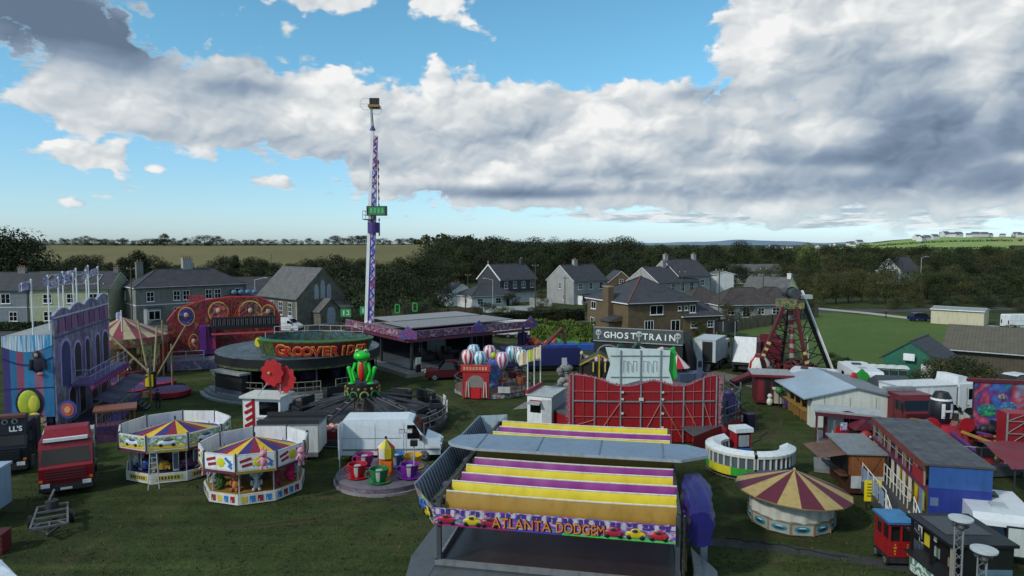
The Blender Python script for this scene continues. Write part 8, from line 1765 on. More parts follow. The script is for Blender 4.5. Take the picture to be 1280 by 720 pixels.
# ------------------------------------------------------------------ vehicles at the right
p_ = gp(1180,517); wl = lorry('white box lorry with white cab facing right before the big dark bush', gp(1210,521), R(100), P('#c9cfd2',.35,.05), ('box',4.9,1.95,P('#c6cccd',.45,.05)), H=3.0)
lorry('dark red lorry cab with grey corrugated shutters between the white vehicles', gp(1150,545), R(4), P('#5a101c',.4), ('tank',1.4,2.2,P('#7a7f83')), H=2.9, fairing=False, W=2.4)
van('white louvred service van right of the striped barrel ride', gp(1162,545)+Vector((0,2.0,0)), R(-8), P('#b6bcbb',.5,.06), 3.9, 2.3, 2.0)
def coach(label, u, v, L_, rz, H=2.7, W=2.3, name='caravan', cat='caravan', m=None, awn=False):
    t = thing(name, label, cat, gp(u,v), rz); m = m or P('#c4cacd',.35,.05,.8,0,.12); q = MB()
    pr = [(0,.45),(-.05,1.2),(.15,H-.25),(.45,H),(L_-.35,H),(L_-.1,H-.2),(L_,1.2),(L_,.45)]
    q.extr(pr,'x',-W/2,W/2,m) if False else q.raw([(-W/2,a,b) for a,b in pr]+[(W/2,a,b) for a,b in pr],[[k,(k+1)%8,8+(k+1)%8,8+k] for k in range(8)]+[list(range(8))[::-1],list(range(8,16))],m); bo = q.build('body', t)
    q = MB(); q.raw([(-W/2+.25,-.02,1.35),(W/2-.25,-.02,1.35),(W/2-.3,.13,H-.45),(-W/2+.3,.13,H-.45)],[[0,1,2,3]],WIN); q.M = Matrix(); q.v = [Vector((a.x,a.y-.05,a.z)) for a in q.v]; q.build('front_window', bo)
    for y in (L_*.3,L_*.65):
        for s in (-1,1): q = MB(); q.box(s*(W/2+.004)-.01,s*(W/2+.004)+.01,y-.45,y+.45,1.3,H-.6,WIN); q.build('side_window', bo)
    q = MB(); q.box(-.3,.3,L_*.35-.3,L_*.35+.3,H+.002,H+.1,P('#9fa8ae')); q.build('roof_hatch', bo); q = MB(); q.box(-.35,.35,L_*.7-.3,L_*.7+.3,H+.002,H+.12,P('#2b3036')); q.build('skylight', bo)
    q = MB()
    for s in (-1,1): q.box(s*(W/2+.012)-.008,s*(W/2+.012)+.008,.1,L_-.1,.95,1.1,P('#5d6a76'))
    q.build('stripe', bo)
    for s in (-1,1): q = MB(); q.wheel((s*(W/2-.1),L_*.55,.33),.33,.2,'x'); q.build('wheel', t)
    return t
coach('white coachbuilt van with wide dark windscreen behind the pale stall', 1086, 507, 6.0, R(-12), 2.9, 2.4, 'motorhome', 'motorhome')
coach('long white caravan partly hidden behind the pendulum ride base', 1050, 497, 4.4, R(60), 2.4, 2.2)
car('small white car on the right edge behind the painted board', gp(1268,490), R(20), P('#c3c9cb',.35,.05), 4.2, 1.5)
car('dark blue car parked on the path left of the cream shed', gp(1141,402), R(2), P('#141c48',.3,.1), 4.3, 1.5)
van('white van at the far right edge beyond the paddock', gp(1262,413), R(5), P('#cfd4d6',.4,.05), 5.8, 2.5)
t = thing('grey_marquee', 'small dark grey tent between the white coachbuilt van and the white box lorry', 'tent', gp(1112,513), R(-10)); q = MB(); q.raw([(-1.5,-1.5,0),(1.5,-1.5,0),(1.5,1.5,0),(-1.5,1.5,0),(-1.5,-1.5,2.2),(1.5,-1.5,2.2),(1.5,1.5,2.2),(-1.5,1.5,2.2),(-1.2,0,3.0),(1.2,0,3.0)],[[0,1,5,4],[1,2,6,5],[2,3,7,6],[3,0,4,7],[4,5,9,8],[6,7,8,9],[7,4,8],[5,6,9]],P('#3a3f45',.7)); q.build('canvas', t); q = MB(); [q.bar((x,-1.52,0),(x,-1.52,2.2),.05,LGREY) for x in (-1.5,1.5)]; q.build('pole_pair', t)
# portable toilets
PT = None
for k in range(5):
    p_ = gp(1080+k*11.8, 484+k*.6); lb = 'dark green portable toilet with white curved roof in the row before the green shed'
    if PT is None:
        PT = thing('portable_toilet', lb, 'portable toilet', p_, R(-18), 'row of portable toilets'); q = MB(); GT = P('#123f38',.5,.12); q.box(-.52,.52,-.55,.55,.08,2.05,GT); q.build('cabin', PT)
        q = MB(); q.extr([(.58*math.cos(a),2.05+.2*math.sin(a)) for a in [PI*j/10 for j in range(11)]],'y',-.6,.6,P('#c6ccca',.45,.05)); q.build('roof', PT); q = MB(); q.box(-.38,.38,-.585,-.553,.15,1.85,P('#0e332d')); do_ = q.build('door', PT); q = MB(); q.box(.24,.32,-.62,-.588,.95,1.1,OFFW); q.build('handle', do_)
        q = MB(); q.box(-.43,-.4,-.6,-.553,.1,1.95,P('#7d8a86')); q.box(.4,.43,-.6,-.553,.1,1.95,P('#7d8a86')); q.box(-.4,.4,-.6,-.553,1.9,1.95,P('#7d8a86')); q.build('door_frame', PT)
    else: dup(PT, p_, R(-18-k*2))
t = thing('white_shelter', 'small white open shelter left of the portable toilets', 'shelter', gp(1068,483), R(-15)); q = MB(); q.raw([(-.9,-.7,2.1),(.9,-.7,2.1),(.9,.7,2.3),(-.9,.7,2.3),(-.9,-.7,2.2),(.9,-.7,2.2),(.9,.7,2.4),(-.9,.7,2.4)],[[3,2,1,0],[4,5,6,7],[0,1,5,4],[1,2,6,5],[2,3,7,6],[3,0,4,7]],OFFW); q.build('roof', t); q = MB(); q.box(-.8,.8,.5,.6,0,2.2,P('#20443d')); q.build('back_panel', t)
# strawberry and leaf sign
p_ = at(1071,472,58); t = thing('fruit_sign', 'red strawberry and green leaf shaped sign on a pole behind the pale stall roof', 'sign', (p_.x,p_.y,0)); q = MB(); q.ball((-.28,0,p_.z),(.36,.12,.48),P('#a0242c'),10,7); q.build('strawberry', t); q = MB(); q.extr([(.42+.55*math.sin(a)*(1+.2*math.cos(4*a)),p_.z+.08+.6*math.cos(a)*(1+.15*math.cos(6*a))) for a in [2*PI*k/24 for k in range(24)]],'y',-.06,.06,P('#2a8a34')); q.build('leaf', t); q = MB(); q.bar((0,.1,0),(0,.1,p_.z),.05,DSTEEL); q.build('pole', t)
q = None
t = thing('red_handrail_ramp', 'red boom slanting down behind the pale stall roof to the white van', 'boom', gp(1040,500)); a_,b_ = at(1042,474,61)-t.location, at(1088,491,56)-t.location; q = MB(); q.beam(a_,b_,.35,.4,P('#5a101c')); q.build('beam', t); q = MB(); [q.obox(a_.lerp(b_,.1+k*.2)+Vector((0,-.2,0)),(.4,.06,.2),OFFW,ry=.2) for k in range(5)]; q.build('white_marks', t)
q = MB(); q.bar(a_,(a_.x,a_.y,0),.08,DSTEEL); q.bar(b_,(b_.x,b_.y,0),.08,DSTEEL); q.build('support', t)
# ------------------------------------------------------------------ tram ride
TR = Vector((14.75,41.6,0)); t = thing('tram_ride', 'toy tram ride on an oval track with white roofed green and blue carriages', 'fairground ride', TR, 0); TRN = t.name
q = MB(); 
for rr in (2.35,3.15): q.path([(rr*1.12*math.cos(2*PI*k/40),rr*.95*math.sin(2*PI*k/40),.10) for k in range(41)],.05,P('#5d5a55'),5)
for k in range(40): a = 2*PI*k/40; q.beam((2.2*1.12*math.cos(a),2.2*.95*math.sin(a),.05),(3.3*1.12*math.cos(a),3.3*.95*math.sin(a),.05),.14,.05,P('#4f4740'))
q.build('track', t)
WT = P('#c3cdcf',.5,.05)
def tramcar(a0, a1, cols, n=14):
    r0_,r1_ = 2.25,3.25
    def ring(r, z): return [(r*1.12*math.cos(a0+(a1-a0)*k/n), r*.95*math.sin(a0+(a1-a0)*k/n), z) for k in range(n+1)]
    q = MB(); fs = [[k,k+1,n+2+k,n+1+k] for k in range(n)]
    for (ra,za,rb,zb,m) in ((r1_,.3,r1_,.85,None),(r0_,.3,r0_,.85,None)):
        for k in range(n):
            A_,B_ = ring(ra,za),ring(rb,zb); q.face([A_[k],A_[k+1],B_[k+1],B_[k]] if ra > 3 else [A_[k+1],A_[k],B_[k],B_[k+1]],P(cols[int(k*len(cols)/n)],.4))
    A_,B_ = ring(r0_,.85),ring(r1_,.85); 
    for k in range(n): q.face([A_[k],A_[k+1],B_[k+1],B_[k]],P('#2a4a7a'))
    for k in (0,n): q.face([ring(r0_,.3)[k],ring(r1_,.3)[k],ring(r1_,.85)[k],ring(r0_,.85)[k]],P(cols[0]))
    b = q.build('carriage', t)
    q = MB(); P0,P1,P2 = ring(r0_-.08,1.72),ring((r0_+r1_)/2,1.95),ring(r1_+.08,1.72); L0,L2 = ring(r0_-.08,1.55),ring(r1_+.08,1.55)
    for k in range(n): q.face([P0[k+1],P0[k],P1[k],P1[k+1]],WT); q.face([P1[k+1],P1[k],P2[k],P2[k+1]],WT); q.face([P2[k+1],P2[k],L2[k],L2[k+1]],OFFW); q.face([P0[k],P0[k+1],L0[k+1],L0[k]],OFFW)
    q.build('roof', b)
    for r_ in (r0_,r1_):
        q = MB()
        for k in range(n+1): a_ = ring(r_,.85)[k]; q.beam(a_,(a_[0],a_[1],1.56),.13,.07,OFFW)
        q.build('window_post_row', b)
    for r_ in (r0_,r1_):
        q = MB(); A_,B_ = ring(r_-.07*(1 if r_>3 else -1),.85),ring(r_-.07*(1 if r_>3 else -1),1.56)
        for k in range(n): q.face([A_[k],A_[k+1],B_[k+1],B_[k]],P('#4c585d',.25))
        q.build('window_band', b)
tramcar(R(118),R(258),['#2f8a2f','#2f8a2f','#b8b02a','#2f8a2f']); tramcar(R(262),R(352),['#2a62a8','#2a62a8','#9aa0a2'],11)
q = MB(); q.M = Matrix.Translation((.1,2.5,0)) @ Matrix.Rotation(R(10),4,'Z'); q.box(-.75,.75,-.55,.55,.2,.95,P('#2a62a8')); q.box(-.75,.75,.1,.55,.951,2.1,P('#8a1a22')); q.box(-.7,-.6,-.55,.1,.951,2.1,P('#8a1a22')); q.box(.6,.7,-.55,.1,.951,2.1,P('#8a1a22')); lo_ = q.build('engine', t)
q = MB(); q.M = Matrix.Translation((.1,2.5,0)) @ Matrix.Rotation(R(10),4,'Z'); q.box(-.85,.85,-.7,.65,2.102,2.4,WT); q.build('engine_roof', lo_); q = MB(); q.M = Matrix.Translation((.1,2.5,0)) @ Matrix.Rotation(R(10),4,'Z'); q.box(-.5,.5,-.58,-.552,1.1,1.9,P('#8d9499')); q.build('engine_window', lo_)
t = bpy.data.objects[TRN]; t.scale = (.72,.78,.92)
# ------------------------------------------------------------------ round stall with striped roof
ST = gp(988,650); t = thing('round_stall', 'round stall with maroon and cream striped roof and white curtained counter', 'stall', ST, R(8)); ma, cr_ = P('#561528',.6,.12), P('#a08b55',.6,.1)
q = MB(); q.M = Matrix.Rotation(R(3.0),4,'Y'); q.lathe([(2.8,1.60),(2.0,1.90),(0,2.62)],16,ma,seg=lambda i,k: ma if k%2 else cr_,smooth=False); q.lathe([(2.8,1.54),(2.8,1.6)],16,P('#7a6a4a')); q.ball((0,0,2.63),.08,P('#a08b55'),7,5); q.build('canopy', t)
q = MB(); nn_=90; pts=[]
for k in range(nn_): a=2*PI*k/nn_; r=2.0+.05*math.sin(k*1.3)+.03*math.sin(k*.6); pts += [(r*math.cos(a),r*math.sin(a),.62),(1.0*r*math.cos(a),r*math.sin(a),1.62)]
q.raw(pts,[[2*k,(2*k+2)%(2*nn_),(2*k+3)%(2*nn_),2*k+1] for k in range(nn_)],P('#a9aaa2',.85,.08,1.2,0,.25),True); q.build('curtain', t)
n8=12
for k in range(n8):
    a0,a1=2*PI*k/n8,2*PI*(k+1)/n8; am=(a0+a1)/2; r=2.02; w_=2*r*math.sin(PI/n8); q=MB(); q.M=Matrix.Translation((r*math.cos(PI/n8)*math.cos(am),r*math.cos(PI/n8)*math.sin(am),0))@Matrix.Rotation(am+PI/2,4,'Z'); q.box(-w_/2+.03,w_/2-.03,-.05,.03,.05,.60,P('#8a8f86')); bo=q.build('counter_panel',t)
    e=MB(); e.M=q.M; e.ball((0,-.05,.33),(w_*.36,.025,.17),P('#2a6a80'),14,6); e.ball((0,-.065,.31),(w_*.24,.025,.06),P('#10242c'),10,5); e.ball((0,-.062,.40),(w_*.2,.025,.04),P('#8fb6bf'),10,5); e.build('painted_oval',bo)
    e=MB(); e.M=q.M; e.box(-w_/2-.04,-w_/2+.03,-.07,.02,.03,.66,P('#8a6a4a')); e.build('corner_post',bo)
q = MB(); q.lathe([(2.12,.60),(2.12,.66),(1.7,.67)],12,P('#6f6a5c'),smooth=False); q.build('counter_top', t)
# ------------------------------------------------------------------ wooden kiosk
WK = gp(1062,620); t = thing('wooden_kiosk', 'wooden planked kiosk with white lower panel and raised pinkish flap', 'kiosk', WK, R(-5)); WB_ = COURSE('kioskwood','#5a3216','#8a5226','X',.18,.7,.3)
q = MB(); q.box(0,1.8,0,3.0,1.15,2.35,WB_); q.box(0,1.8,.03,3.0,.15,1.14,P('#3a2114')); q.build('body', t); q = MB(); q.box(.05,1.75,-.02,.028,.45,1.14,P('#aeb6b8')); q.build('white_panel', t); q = MB(); q.raw([(-.25,-.15,2.37),(1.95,-.15,2.37),(1.95,3.2,2.6),(-.25,3.2,2.6),(-.25,-.15,2.45),(1.95,-.15,2.45),(1.95,3.2,2.68),(-.25,3.2,2.68)],[[3,2,1,0],[4,5,6,7],[0,1,5,4],[1,2,6,5],[2,3,7,6],[3,0,4,7]],P('#6f7578',.6)); q.build('roof', t)
q = MB(); q.raw([(-.06,.2,2.3),(-.06,3.0,2.3),(-1.6,3.0,2.05),(-1.6,.2,2.05)],[[0,1,2,3],[3,2,1,0]],P('#94766a',.7)); q.build('raised_flap', t); q = MB(); q.box(-.04,-.004,.3,2.9,1.2,2.2,BLACK); q.build('hatch', t); q = MB(); q.box(-.5,-.05,.2,3.0,1.05,1.13,P('#5a3a2a')); q.build('counter', t); q = MB(); q.bar((-1.5,.3,2.05),(-.05,.3,1.2),.03,DSTEEL); q.bar((-1.5,2.9,2.05),(-.05,2.9,1.2),.03,DSTEEL); q.build('stay', t)
q = MB(); q.bar((.3,-.03,2.2),(1.0,-.03,1.25),.015,DARK,4); q.bar((1.6,-.03,2.2),(1.05,-.03,1.25),.015,DARK,4); q.build('plank_seam', t)
# ------------------------------------------------------------------ fun house trailer at the right
FN = at(1160,640,31.5); FN.z = 0; fdir = Vector((1.9,7.9,0)); t = thing('fun_house', 'dark roofed two storey fun house trailer with blue end wall and open balcony', 'fun house', FN, math.atan2(fdir.y,fdir.x)-PI/2); LF2 = fdir.length+.6; ZR = 3.62
q = MB(); q.box(.3,2.55,.05,LF2,.9,ZR-.02,P('#2a2440')); q.build('core', t)
q = MB(); q.box(-.02,2.6,-.03,.045,2.55,ZR-.03,P('#2a4f8a',.45,.12)); q.box(-.02,2.6,-.03,.045,1.2,2.54,P('#20307c',.45,.15)); q.box(.05,.4,-.04,-.032,1.7,2.1,P('#56688a')); q.build('end_wall', t)
q = MB(); q.box(-.25,2.7,-.1,LF2+.1,ZR,ZR+.1,P('#45413f'),top=COURSE('feltroof','#2e3135','#555a5e','X',.9,.85,.15)); q.build('roof', t)
q = MB(); q.box(-.28,-.253,-.1,LF2+.1,ZR-.25,ZR+.1,P('#6a2f2a')); q.build('roof_fascia', t)
AR3 = ART('fh2',['#6a1a22','#4a5a3a','#8a6a2a','#3a3a6a','#7a3a5a'],1.1)
q = MB(); q.box(.25,.297,.1,LF2,2.75,ZR-.05,AR3); q.build('upper_mural', t); q = MB(); q.box(.22,.29,.3,LF2,.95,2.4,ART('fh2low',['#b8a51c','#8a1a1c','#c9b01c','#2a2a3a','#8a1a1c'],.7,stretch=(1,1,.2))); q.build('lower_mural', t)
q = MB(); q.box(-.25,.29,-.0,LF2,2.42,2.6,P('#5a2440')); q.build('balcony', t)
for k in range(7): q = MB(); y = .1+k*(LF2-.3)/6; q.box(-.22,-.12,y,y+.1,2.6,ZR-.25,P('#7a6a55')); q.build('balcony_post', t)
q = MB(); rail(q,[(-.18,.1,2.6),(-.18,LF2-.1,2.6)],.85,P('#8d8a86'),.025,8); q.build('balcony_rail', t)
q = MB(); q.box(-.26,-.22,.15,1.6,2.62,3.2,P('#8a1a26')); q.box(-.26,-.22,.1,.5,1.0,2.4,P('#5d7a94')); q.build('corner_panel', t)
for k in range(6): q = MB(); y = 2.4+k*.95; q.box(-.12,0,y,y+.11,.95,2.42,OFFW); q.build('white_post', t)
q = MB(); q.box(-1.6,.29,1.0,LF2,.35,.9,P('#3d3f42')); q.build('deck', t)
q = MB(); rail(q,[(-1.55,1.0,.9),(-1.55,LF2-.2,.9)],1.0,OFFW,.03,7); rail(q,[(-.4,1.6,.9),(-.4,LF2-2,.9)],1.0,OFFW,.03,9); q.build('deck_rail', t)
q = MB(); [q.box(-1.6,-1.58,1.2+k*1.0,2.0+k*1.0,1.0,1.75,P('#7f8fa8')) for k in range(6)]; q.build('mirror_panels', t)
q = MB(); [q.box(-1.5,-.2,.7-k*.28,1.0-k*.28,.05,.75-k*.2,DSTEEL) for k in range(4)]; q.build('steps', t); q = MB(); rail(q,[(-1.5,-.2,.1),(-1.5,1.0,.75)],.95,OFFW,.03,3); q.build('stair_rail', t); q = MB(); rail(q,[(-.3,-.2,.1),(-.3,1.0,.75)],.95,OFFW,.03,3); q.build('stair_rail', t)
q = MB(); [q.bar((-.9,LF2+.12,1.2),(-.9+.9*math.cos(a),LF2+.12,1.2+.9*math.sin(a)),.03,OFFW) for a in [PI*k/8 for k in range(9)]]; q.build('fan_rail', t)
for y in (2,6.5): q = MB(); q.wheel((.5,y,.42),.42,.25,'x'); q.build('wheel', t)
q = MB(); q.box(.3,2.5,.1,LF2-.2,.3,.89,BLACK); q.build('chassis', t)
t = thing('yellow_notice_board', 'yellow notice board beside the white panel of the wooden kiosk', 'notice board', gp(1090,638), R(-5)); q = MB(); q.box(-.42,.42,-.03,.03,.5,1.6,YEL); q.build('board', t); q = MB(); [q.box(-.3,.25-.08*(k%2),-.04,-.032,1.4-k*.16,1.45-k*.16,P('#3a3410')) for k in range(5)]; q.build('print', t); q = MB(); [q.box(x-.03,x+.03,-.02,.02,0,.5,DARK) for x in (-.3,.3)]; q.build('leg_pair', t)
# red train shaped booth with blue roof
BO = gp(1110,709); t = thing('red_booth', 'red train shaped booth with blue roof and yellow lettering down its front', 'booth', BO, R(-4)); BON = t.name; BR_ = P('#8a141a',.45,.1)
q = MB(); q.box(0,1.2,0,1.7,.55,1.35,BR_); [q.box(x,x+.09,y,y+.09,1.351,2.3,BR_) for x,y in ((0,0),(1.11,0),(.555,0),(0,1.61),(1.11,1.61),(0,.8))]; q.box(0,1.2,0.02,1.7,2.15,2.3,BR_); q.build('body', t); q = MB(); q.box(-.1,1.3,-.12,1.85,2.301,2.42,P('#1f5a8a'),top=P('#2a6f9c',.4)); q.build('roof', t); q = MB(); q.box(.1,1.1,.1,1.6,1.352,1.9,BLACK); q.build('interior', t)
for x,w_ in ((.3,'3WA3'),(.9,'30N3')): q = MB(); [q.text(c,.15,P('#c9a51c'),(x,-.02,1.15-k*.16),ext=.01) for k,c in enumerate(w_)]; q.build('lettering', t)
[MB().wheel((x,y,.28),.28,.12,'x').build('wheel', t) for x in (.0,1.2) for y in (.3,1.4)]; q = MB(); q.box(.1,1.1,.05,1.65,.2,.54,DSTEEL); q.build('undercarriage', t)
q = MB(); rail(q,[(1.0,-.5,.0),(1.9,-.5,.0),(1.9,.9,.0)],1.1,OFFW,.03,2); rail(q,[(1.9,.9,.9),(2.3,3.0,.9)],1.0,OFFW,.03,2); q.build('safety_rail', t); q = MB(); q.box(1.4,2.4,-.3,2.6,.3,.6,P('#5d6266')); q.box(1.4,2.4,-.32,-.302,.05,.6,P('#5a1018')); q.build('landing', t)
bpy.data.objects[BON].scale = (.86,.8,.84)
# black food kiosk
BK = Vector((16.75,25.3,0)); t = thing('food_kiosk', 'black food kiosk with pale green lettered counter front at the lower right', 'food kiosk', BK, R(-2)); q = MB(); q.box(.05,2.35,.05,2.9,.2,1.05,BLACK); q.box(.6,2.35,.05,2.9,1.051,2.5,BLACK); [q.box(.03,.13,y,y+.1,1.051,2.5,BLACK) for y in (.03,2.8,1.4)]; q.build('body', t)
q = MB(); q.box(-.12,2.45,-.1,3.0,2.501,2.62,BLACK,top=P('#17181a',.6)); q.box(.25,2.0,.8,2.6,2.622,2.65,P('#3d4043')); q.build('roof', t)
q = MB(); q.box(-.0,.049,.1,2.85,.25,1.0,P('#5a7a72',.5)); cf = q.build('counter_front', t)
q = MB(); q.text('TACOS',.46,P('#b9cfc4'),(-.02,1.5,.62),rz=-PI/2,width=2.5,ext=.012,bold=.03); q.text('EATING',.36,P('#c3d2c6'),(-.02,1.45,.28),rz=-PI/2,width=2.5,ext=.012,bold=.03); q.build('lettering', cf)
q = MB(); q.box(-.25,.6,.05,2.9,1.05,1.1,P('#1c1d20')); q.build('counter', t)
for y,z,h_,s_ in ((2.6,1.35,'#b8a82a',.42),(2.1,1.8,'#c3c6c6',.3),(1.9,1.2,'#8d9a92',.34),(1.0,1.2,'#7a6a5a',.3)): q = MB(); q.box(.56,.595,y-s_/2,y+s_/2,z,z+s_*1.2,P(h_)); q.build('menu_card', t)
q = MB(); q.box(.02,.16,.0,.13,1.0,2.5,P('#8a8074')); q.build('corner_post', t); q = MB(); q.box(1.0,2.3,.0,.045,.25,1.6,P('#4d6878')); q.build('end_panel', t)
# round topped lattice light masts
def mast(label, u, v, Y, r):
    p_ = at(u,v,Y); t = thing('lattice_light_mast', label, 'light mast', (p_.x,p_.y,0)); z_ = p_.z; q = MB(); pts = [(.17*math.cos(a),.17*math.sin(a)) for a in (.5,.5+2*PI/3,.5+4*PI/3)]
    for x,y in pts: q.bar((x,y,0),(x,y,z_-.25),.028,P('#9aa0a6',.35,.1,3,.5),6)
    n_ = int(z_/.35)
    for k in range(n_):
        for i in range(3): a_=pts[i]; b_=pts[(i+1)%3]; z0_,z1_=k*.35,(k+1)*.35; q.bar((a_[0],a_[1],min(z0_,z_-.3)),(b_[0],b_[1],min(z1_,z_-.3)),.014,P('#9aa0a6',.35,.1,3,.5),4)
    q.build('lattice', t); q = MB(); q.lathe([(0,-.22),(r*.55,-.2),(r,-.06),(r,.0),(0,.03)],24,P('#a9b0b2',.45,.08),(0,0,z_)); q.build('disc_top', t)
    q = MB(); 
    for k in range(3): a=k*2.1; q.ball((r*.45*math.cos(a),r*.45*math.sin(a),z_-.3),(.13,.13,.11),P('#3a3d42'),8,5)
    q.build('spot_lamp', t); q = MB(); q.box(-.4,.4,-.4,.4,0,.08,DSTEEL); q.build('base_plate', t)
mast('taller lattice light mast with white disc top in front of the black kiosk', 1201, 647, 24.2, .40); mast('shorter lattice light mast with white disc top at the lower right', 1230, 686, 23.0, .42)
# caravans and coaster rail
c2 = coach('white rounded caravan with black edged door nearest the lower right corner', 1258, 708, 4.2, R(-20), 2.15, 2.5)
q = MB(); q.box(-.1,1.1,-.16,-.1,.5,1.85,P('#10141a')); q.box(-.04,1.04,-.18,-.162,.57,1.78,P('#aeb8b4',.4,.05)); q.build('front_door', c2)
t = thing('coaster_track', 'curving black twin tube toy coaster track at the lower right corner', 'coaster track', (17.6,22.6,0)); q = MB()
for off in (0,.5): q.path([(-1.0+off*.5+2.8*math.sin(k*.12), -.6+off+1.6*math.cos(k*.12)*.6-1.0, 1.0+.5*math.sin(k*.2)) for k in range(18)],.06,P('#23262c',.35,.1,3,.4),7)
q.build('twin_rail', t); q = MB()
for k in range(0,18,2): a_=Vector((-1.0+2.8*math.sin(k*.12),-.6+1.6*math.cos(k*.12)*.6-1.0,1.0+.5*math.sin(k*.2))); q.bar(a_,a_+Vector((.25,.5,0)),.04,STEEL); q.bar(a_,(a_.x,a_.y,0),.04,DSTEEL)
q.build('cross_tie', t)
# ------------------------------------------------------------------ barrel ride with painted back board
HR = gp(1190,580); HR = Vector((28.8,45.2,0)); t = thing('barrel_ride', 'twisting ride with black and white striped barrel on a red hub and purple arms', 'fairground ride', HR)
q = MB(); q.lathe([(5.2,.1),(5.2,.7),(0,.72)],24,P('#3f4246'),smooth=False); q.build('platform', t)
q = MB(); q.lathe([(1.9,.7),(1.6,1.4),(.95,2.05),(.0,2.1)],20,P('#8a1420',.4)); q.build('hub', t)
q = MB(); zb=2.1; bk, wh = P('#14141f',.5), P('#c3c6c9',.5)
q.lathe([(.55,zb),(.72,zb+.45),(.74,zb+1.1),(.6,zb+1.65),(.35,zb+1.95),(0,zb+2.0)],20,bk); bo=q.build('barrel', t)
q = MB(); q.lathe([(.575,zb+.08),(.61,zb+.16)],20,wh); q.lathe([(.66,zb+1.5),(.61,zb+1.63)],20,wh); 
for a in (-1.95,-1.2): q.lathe([(.70,zb+.35),(.755,zb+.75),(.745,zb+1.35)],3,wh,a0=a-.14,a1=a+.14)
q.M = Matrix.Rotation(R(-90),4,'Z'); q.box(.68,.79,-.26,.26,zb+.8,zb+.93,wh); q.build('white_marks', bo)
q = MB(); q.lathe([(.62,zb+1.62),(.4,zb+2.02),(.0,zb+2.1)],14,P('#0d0d14')); q.build('barrel_cap', bo)
for s in (-1,1): q = MB(); q.M = Matrix.Translation((s*1.15,-.9,2.1)) @ Matrix.Rotation(PI/2,4,'X'); q.cyl((0,0,0),.5,.1,P('#9a1c26',.4),16); q.build('red_disc', t)
for k in range(10):
    a = 2*PI*k/10+.25; ca,sa=math.cos(a),math.sin(a); q = MB(); q.bar((1.3*ca,1.3*sa,1.7),(4.2*ca,4.2*sa,1.2),.12,P('#4a2a6a' if k%2 else '#8a6a2a',.4),7); ao=q.build('arm', t); q = MB(); q.M=Matrix.Translation((4.5*ca,4.5*sa,.72))@Matrix.Rotation(a,4,'Z'); q.box(-.4,.4,-.5,.5,.1,.5,P(['#1c2a5a','#a06a1c','#14141c','#8a1a1c'][k%4])); q.box(.25,.45,-.5,.5,.5,1.05,P('#14141c')); q.build('car', ao)
for (x,y) in ((-2.4,-3.3),(-1.2,-3.7),(-.0,-4.0)): q = MB(); q.box(x-.5,x+.5,y-.05,y+.05,.75,1.3,P('#14182a')); [q.box(x-.38+i*.28,x-.2+i*.28,y-.07,y-.052,.85,1.2,wh) for i in range(3)]; q.build('number_panel', t)
q = MB(); rail(q,[(-3.2,-3.4,.72),(1.0,-4.7,.72)],.9,LGREY,.025); q.build('handrail', t)
p_ = at(1240,578,42); t = thing('green_helmet_car', 'bright green helmet shaped ride car at the front of the barrel ride', 'ride car', (p_.x,p_.y,.75)); z_=p_.z-.75; q = MB(); q.ball((0,0,z_),(.62,.6,.55),P('#12a03a',.3),16,10); q.build('helmet', t); q = MB(); q.ball((.1,-.45,z_+.02),(.36,.2,.16),P('#0a3a1c'),10,6); q.box(-.45,.45,-.5,-.2,z_-.6,z_-.42,P('#8fc0a0')); q.build('visor', t); q = MB(); q.bar((-1.5,0,z_-.2),(1.6,0,z_-.1),.06,BLACK); q.box(-.3,.3,-.3,.3,0,z_-.5,DARK); q.build('stand', t)
for (u_,v_,lb,c1_,c2_) in ((1238,543,'dark ride car with yellow hoops before the painted board','#1c1214','#b8862a'),(1216,548,'black ride car right of the purple arms','#101014','#a02a3a'),(1232,528,'black capped figure seated ride car below the painted board','#14101a','#8a1a1c')):
    p_ = at(u_,v_,44.5); t = thing('ride_car', lb, 'ride car', (p_.x,p_.y,.72)); z_=max(.4,p_.z-.72); q = MB(); q.lathe([(.5,0),(.6,.35),(.55,.8)],14,P(c1_)); q.lathe([(.62,.36),(.62,.5)],14,P(c2_)); q.lathe([(.58,.66),(.57,.78)],14,P(c2_)); q.build('tub', t); q = MB(); q.ball((0,.1,1.0),(.35,.3,.35),P(c1_),9,6); q.build('hood', t)
PBd = gp(1222,570); t = thing('painted_board', 'tall painted back board of blue, green and red swirls with red top rail', 'painted board', Vector((32.6,47.5,0)), R(-14)); zt_ = at(1222,477,47.5).z
q = MB(); q.box(0,7,0,.12,.3,zt_,ART('frostboard',['#1f7a3a','#2a5a9a','#5a2a6a','#a03a44','#4a8aa8','#a8683a'],.33,dist=2.2)); bo=q.build('board', t); q = MB(); q.box(-.5,7.2,-.12,.2,zt_,zt_+.22,P('#5a0f1a')); q.build('top_rail', t)
for x in (.0,3.4,6.9): q = MB(); q.bar((x,.2,0),(x,.2,zt_),.07,DSTEEL); q.build('post', t)
for (x,z,r_,h_) in ((.8,zt_-2.0,.6,'#1f8a38'),(1.7,zt_-1.0,.3,'#a8825a'),(2.1,zt_-1.7,.5,'#4a80a0')): q = MB(); q.ball((x,-.01,z),(r_,.03,r_*.8),ART('swirl'+h_,[h_,'#2a4a7a',h_,'#7aa0a8'],1.2,dist=3),14,8); q.build('painted_swirl', bo)
RS = at(1262,600,40.0); t = thing('red_truss_tower', 'red panelled tower with steel truss at the right edge', 'tower', Vector((29.9,40.6,0)), R(-10)); zt_=at(1262,517,40.6).z
q = MB(); q.box(0,2.2,.05,1.2,0,zt_,P('#86101c',.5)); q.build('panel', t); q = MB(); 
for x in (0,1.0,2.2): q.bar((x,-.03,0),(x,-.03,zt_),.06,TS,6)
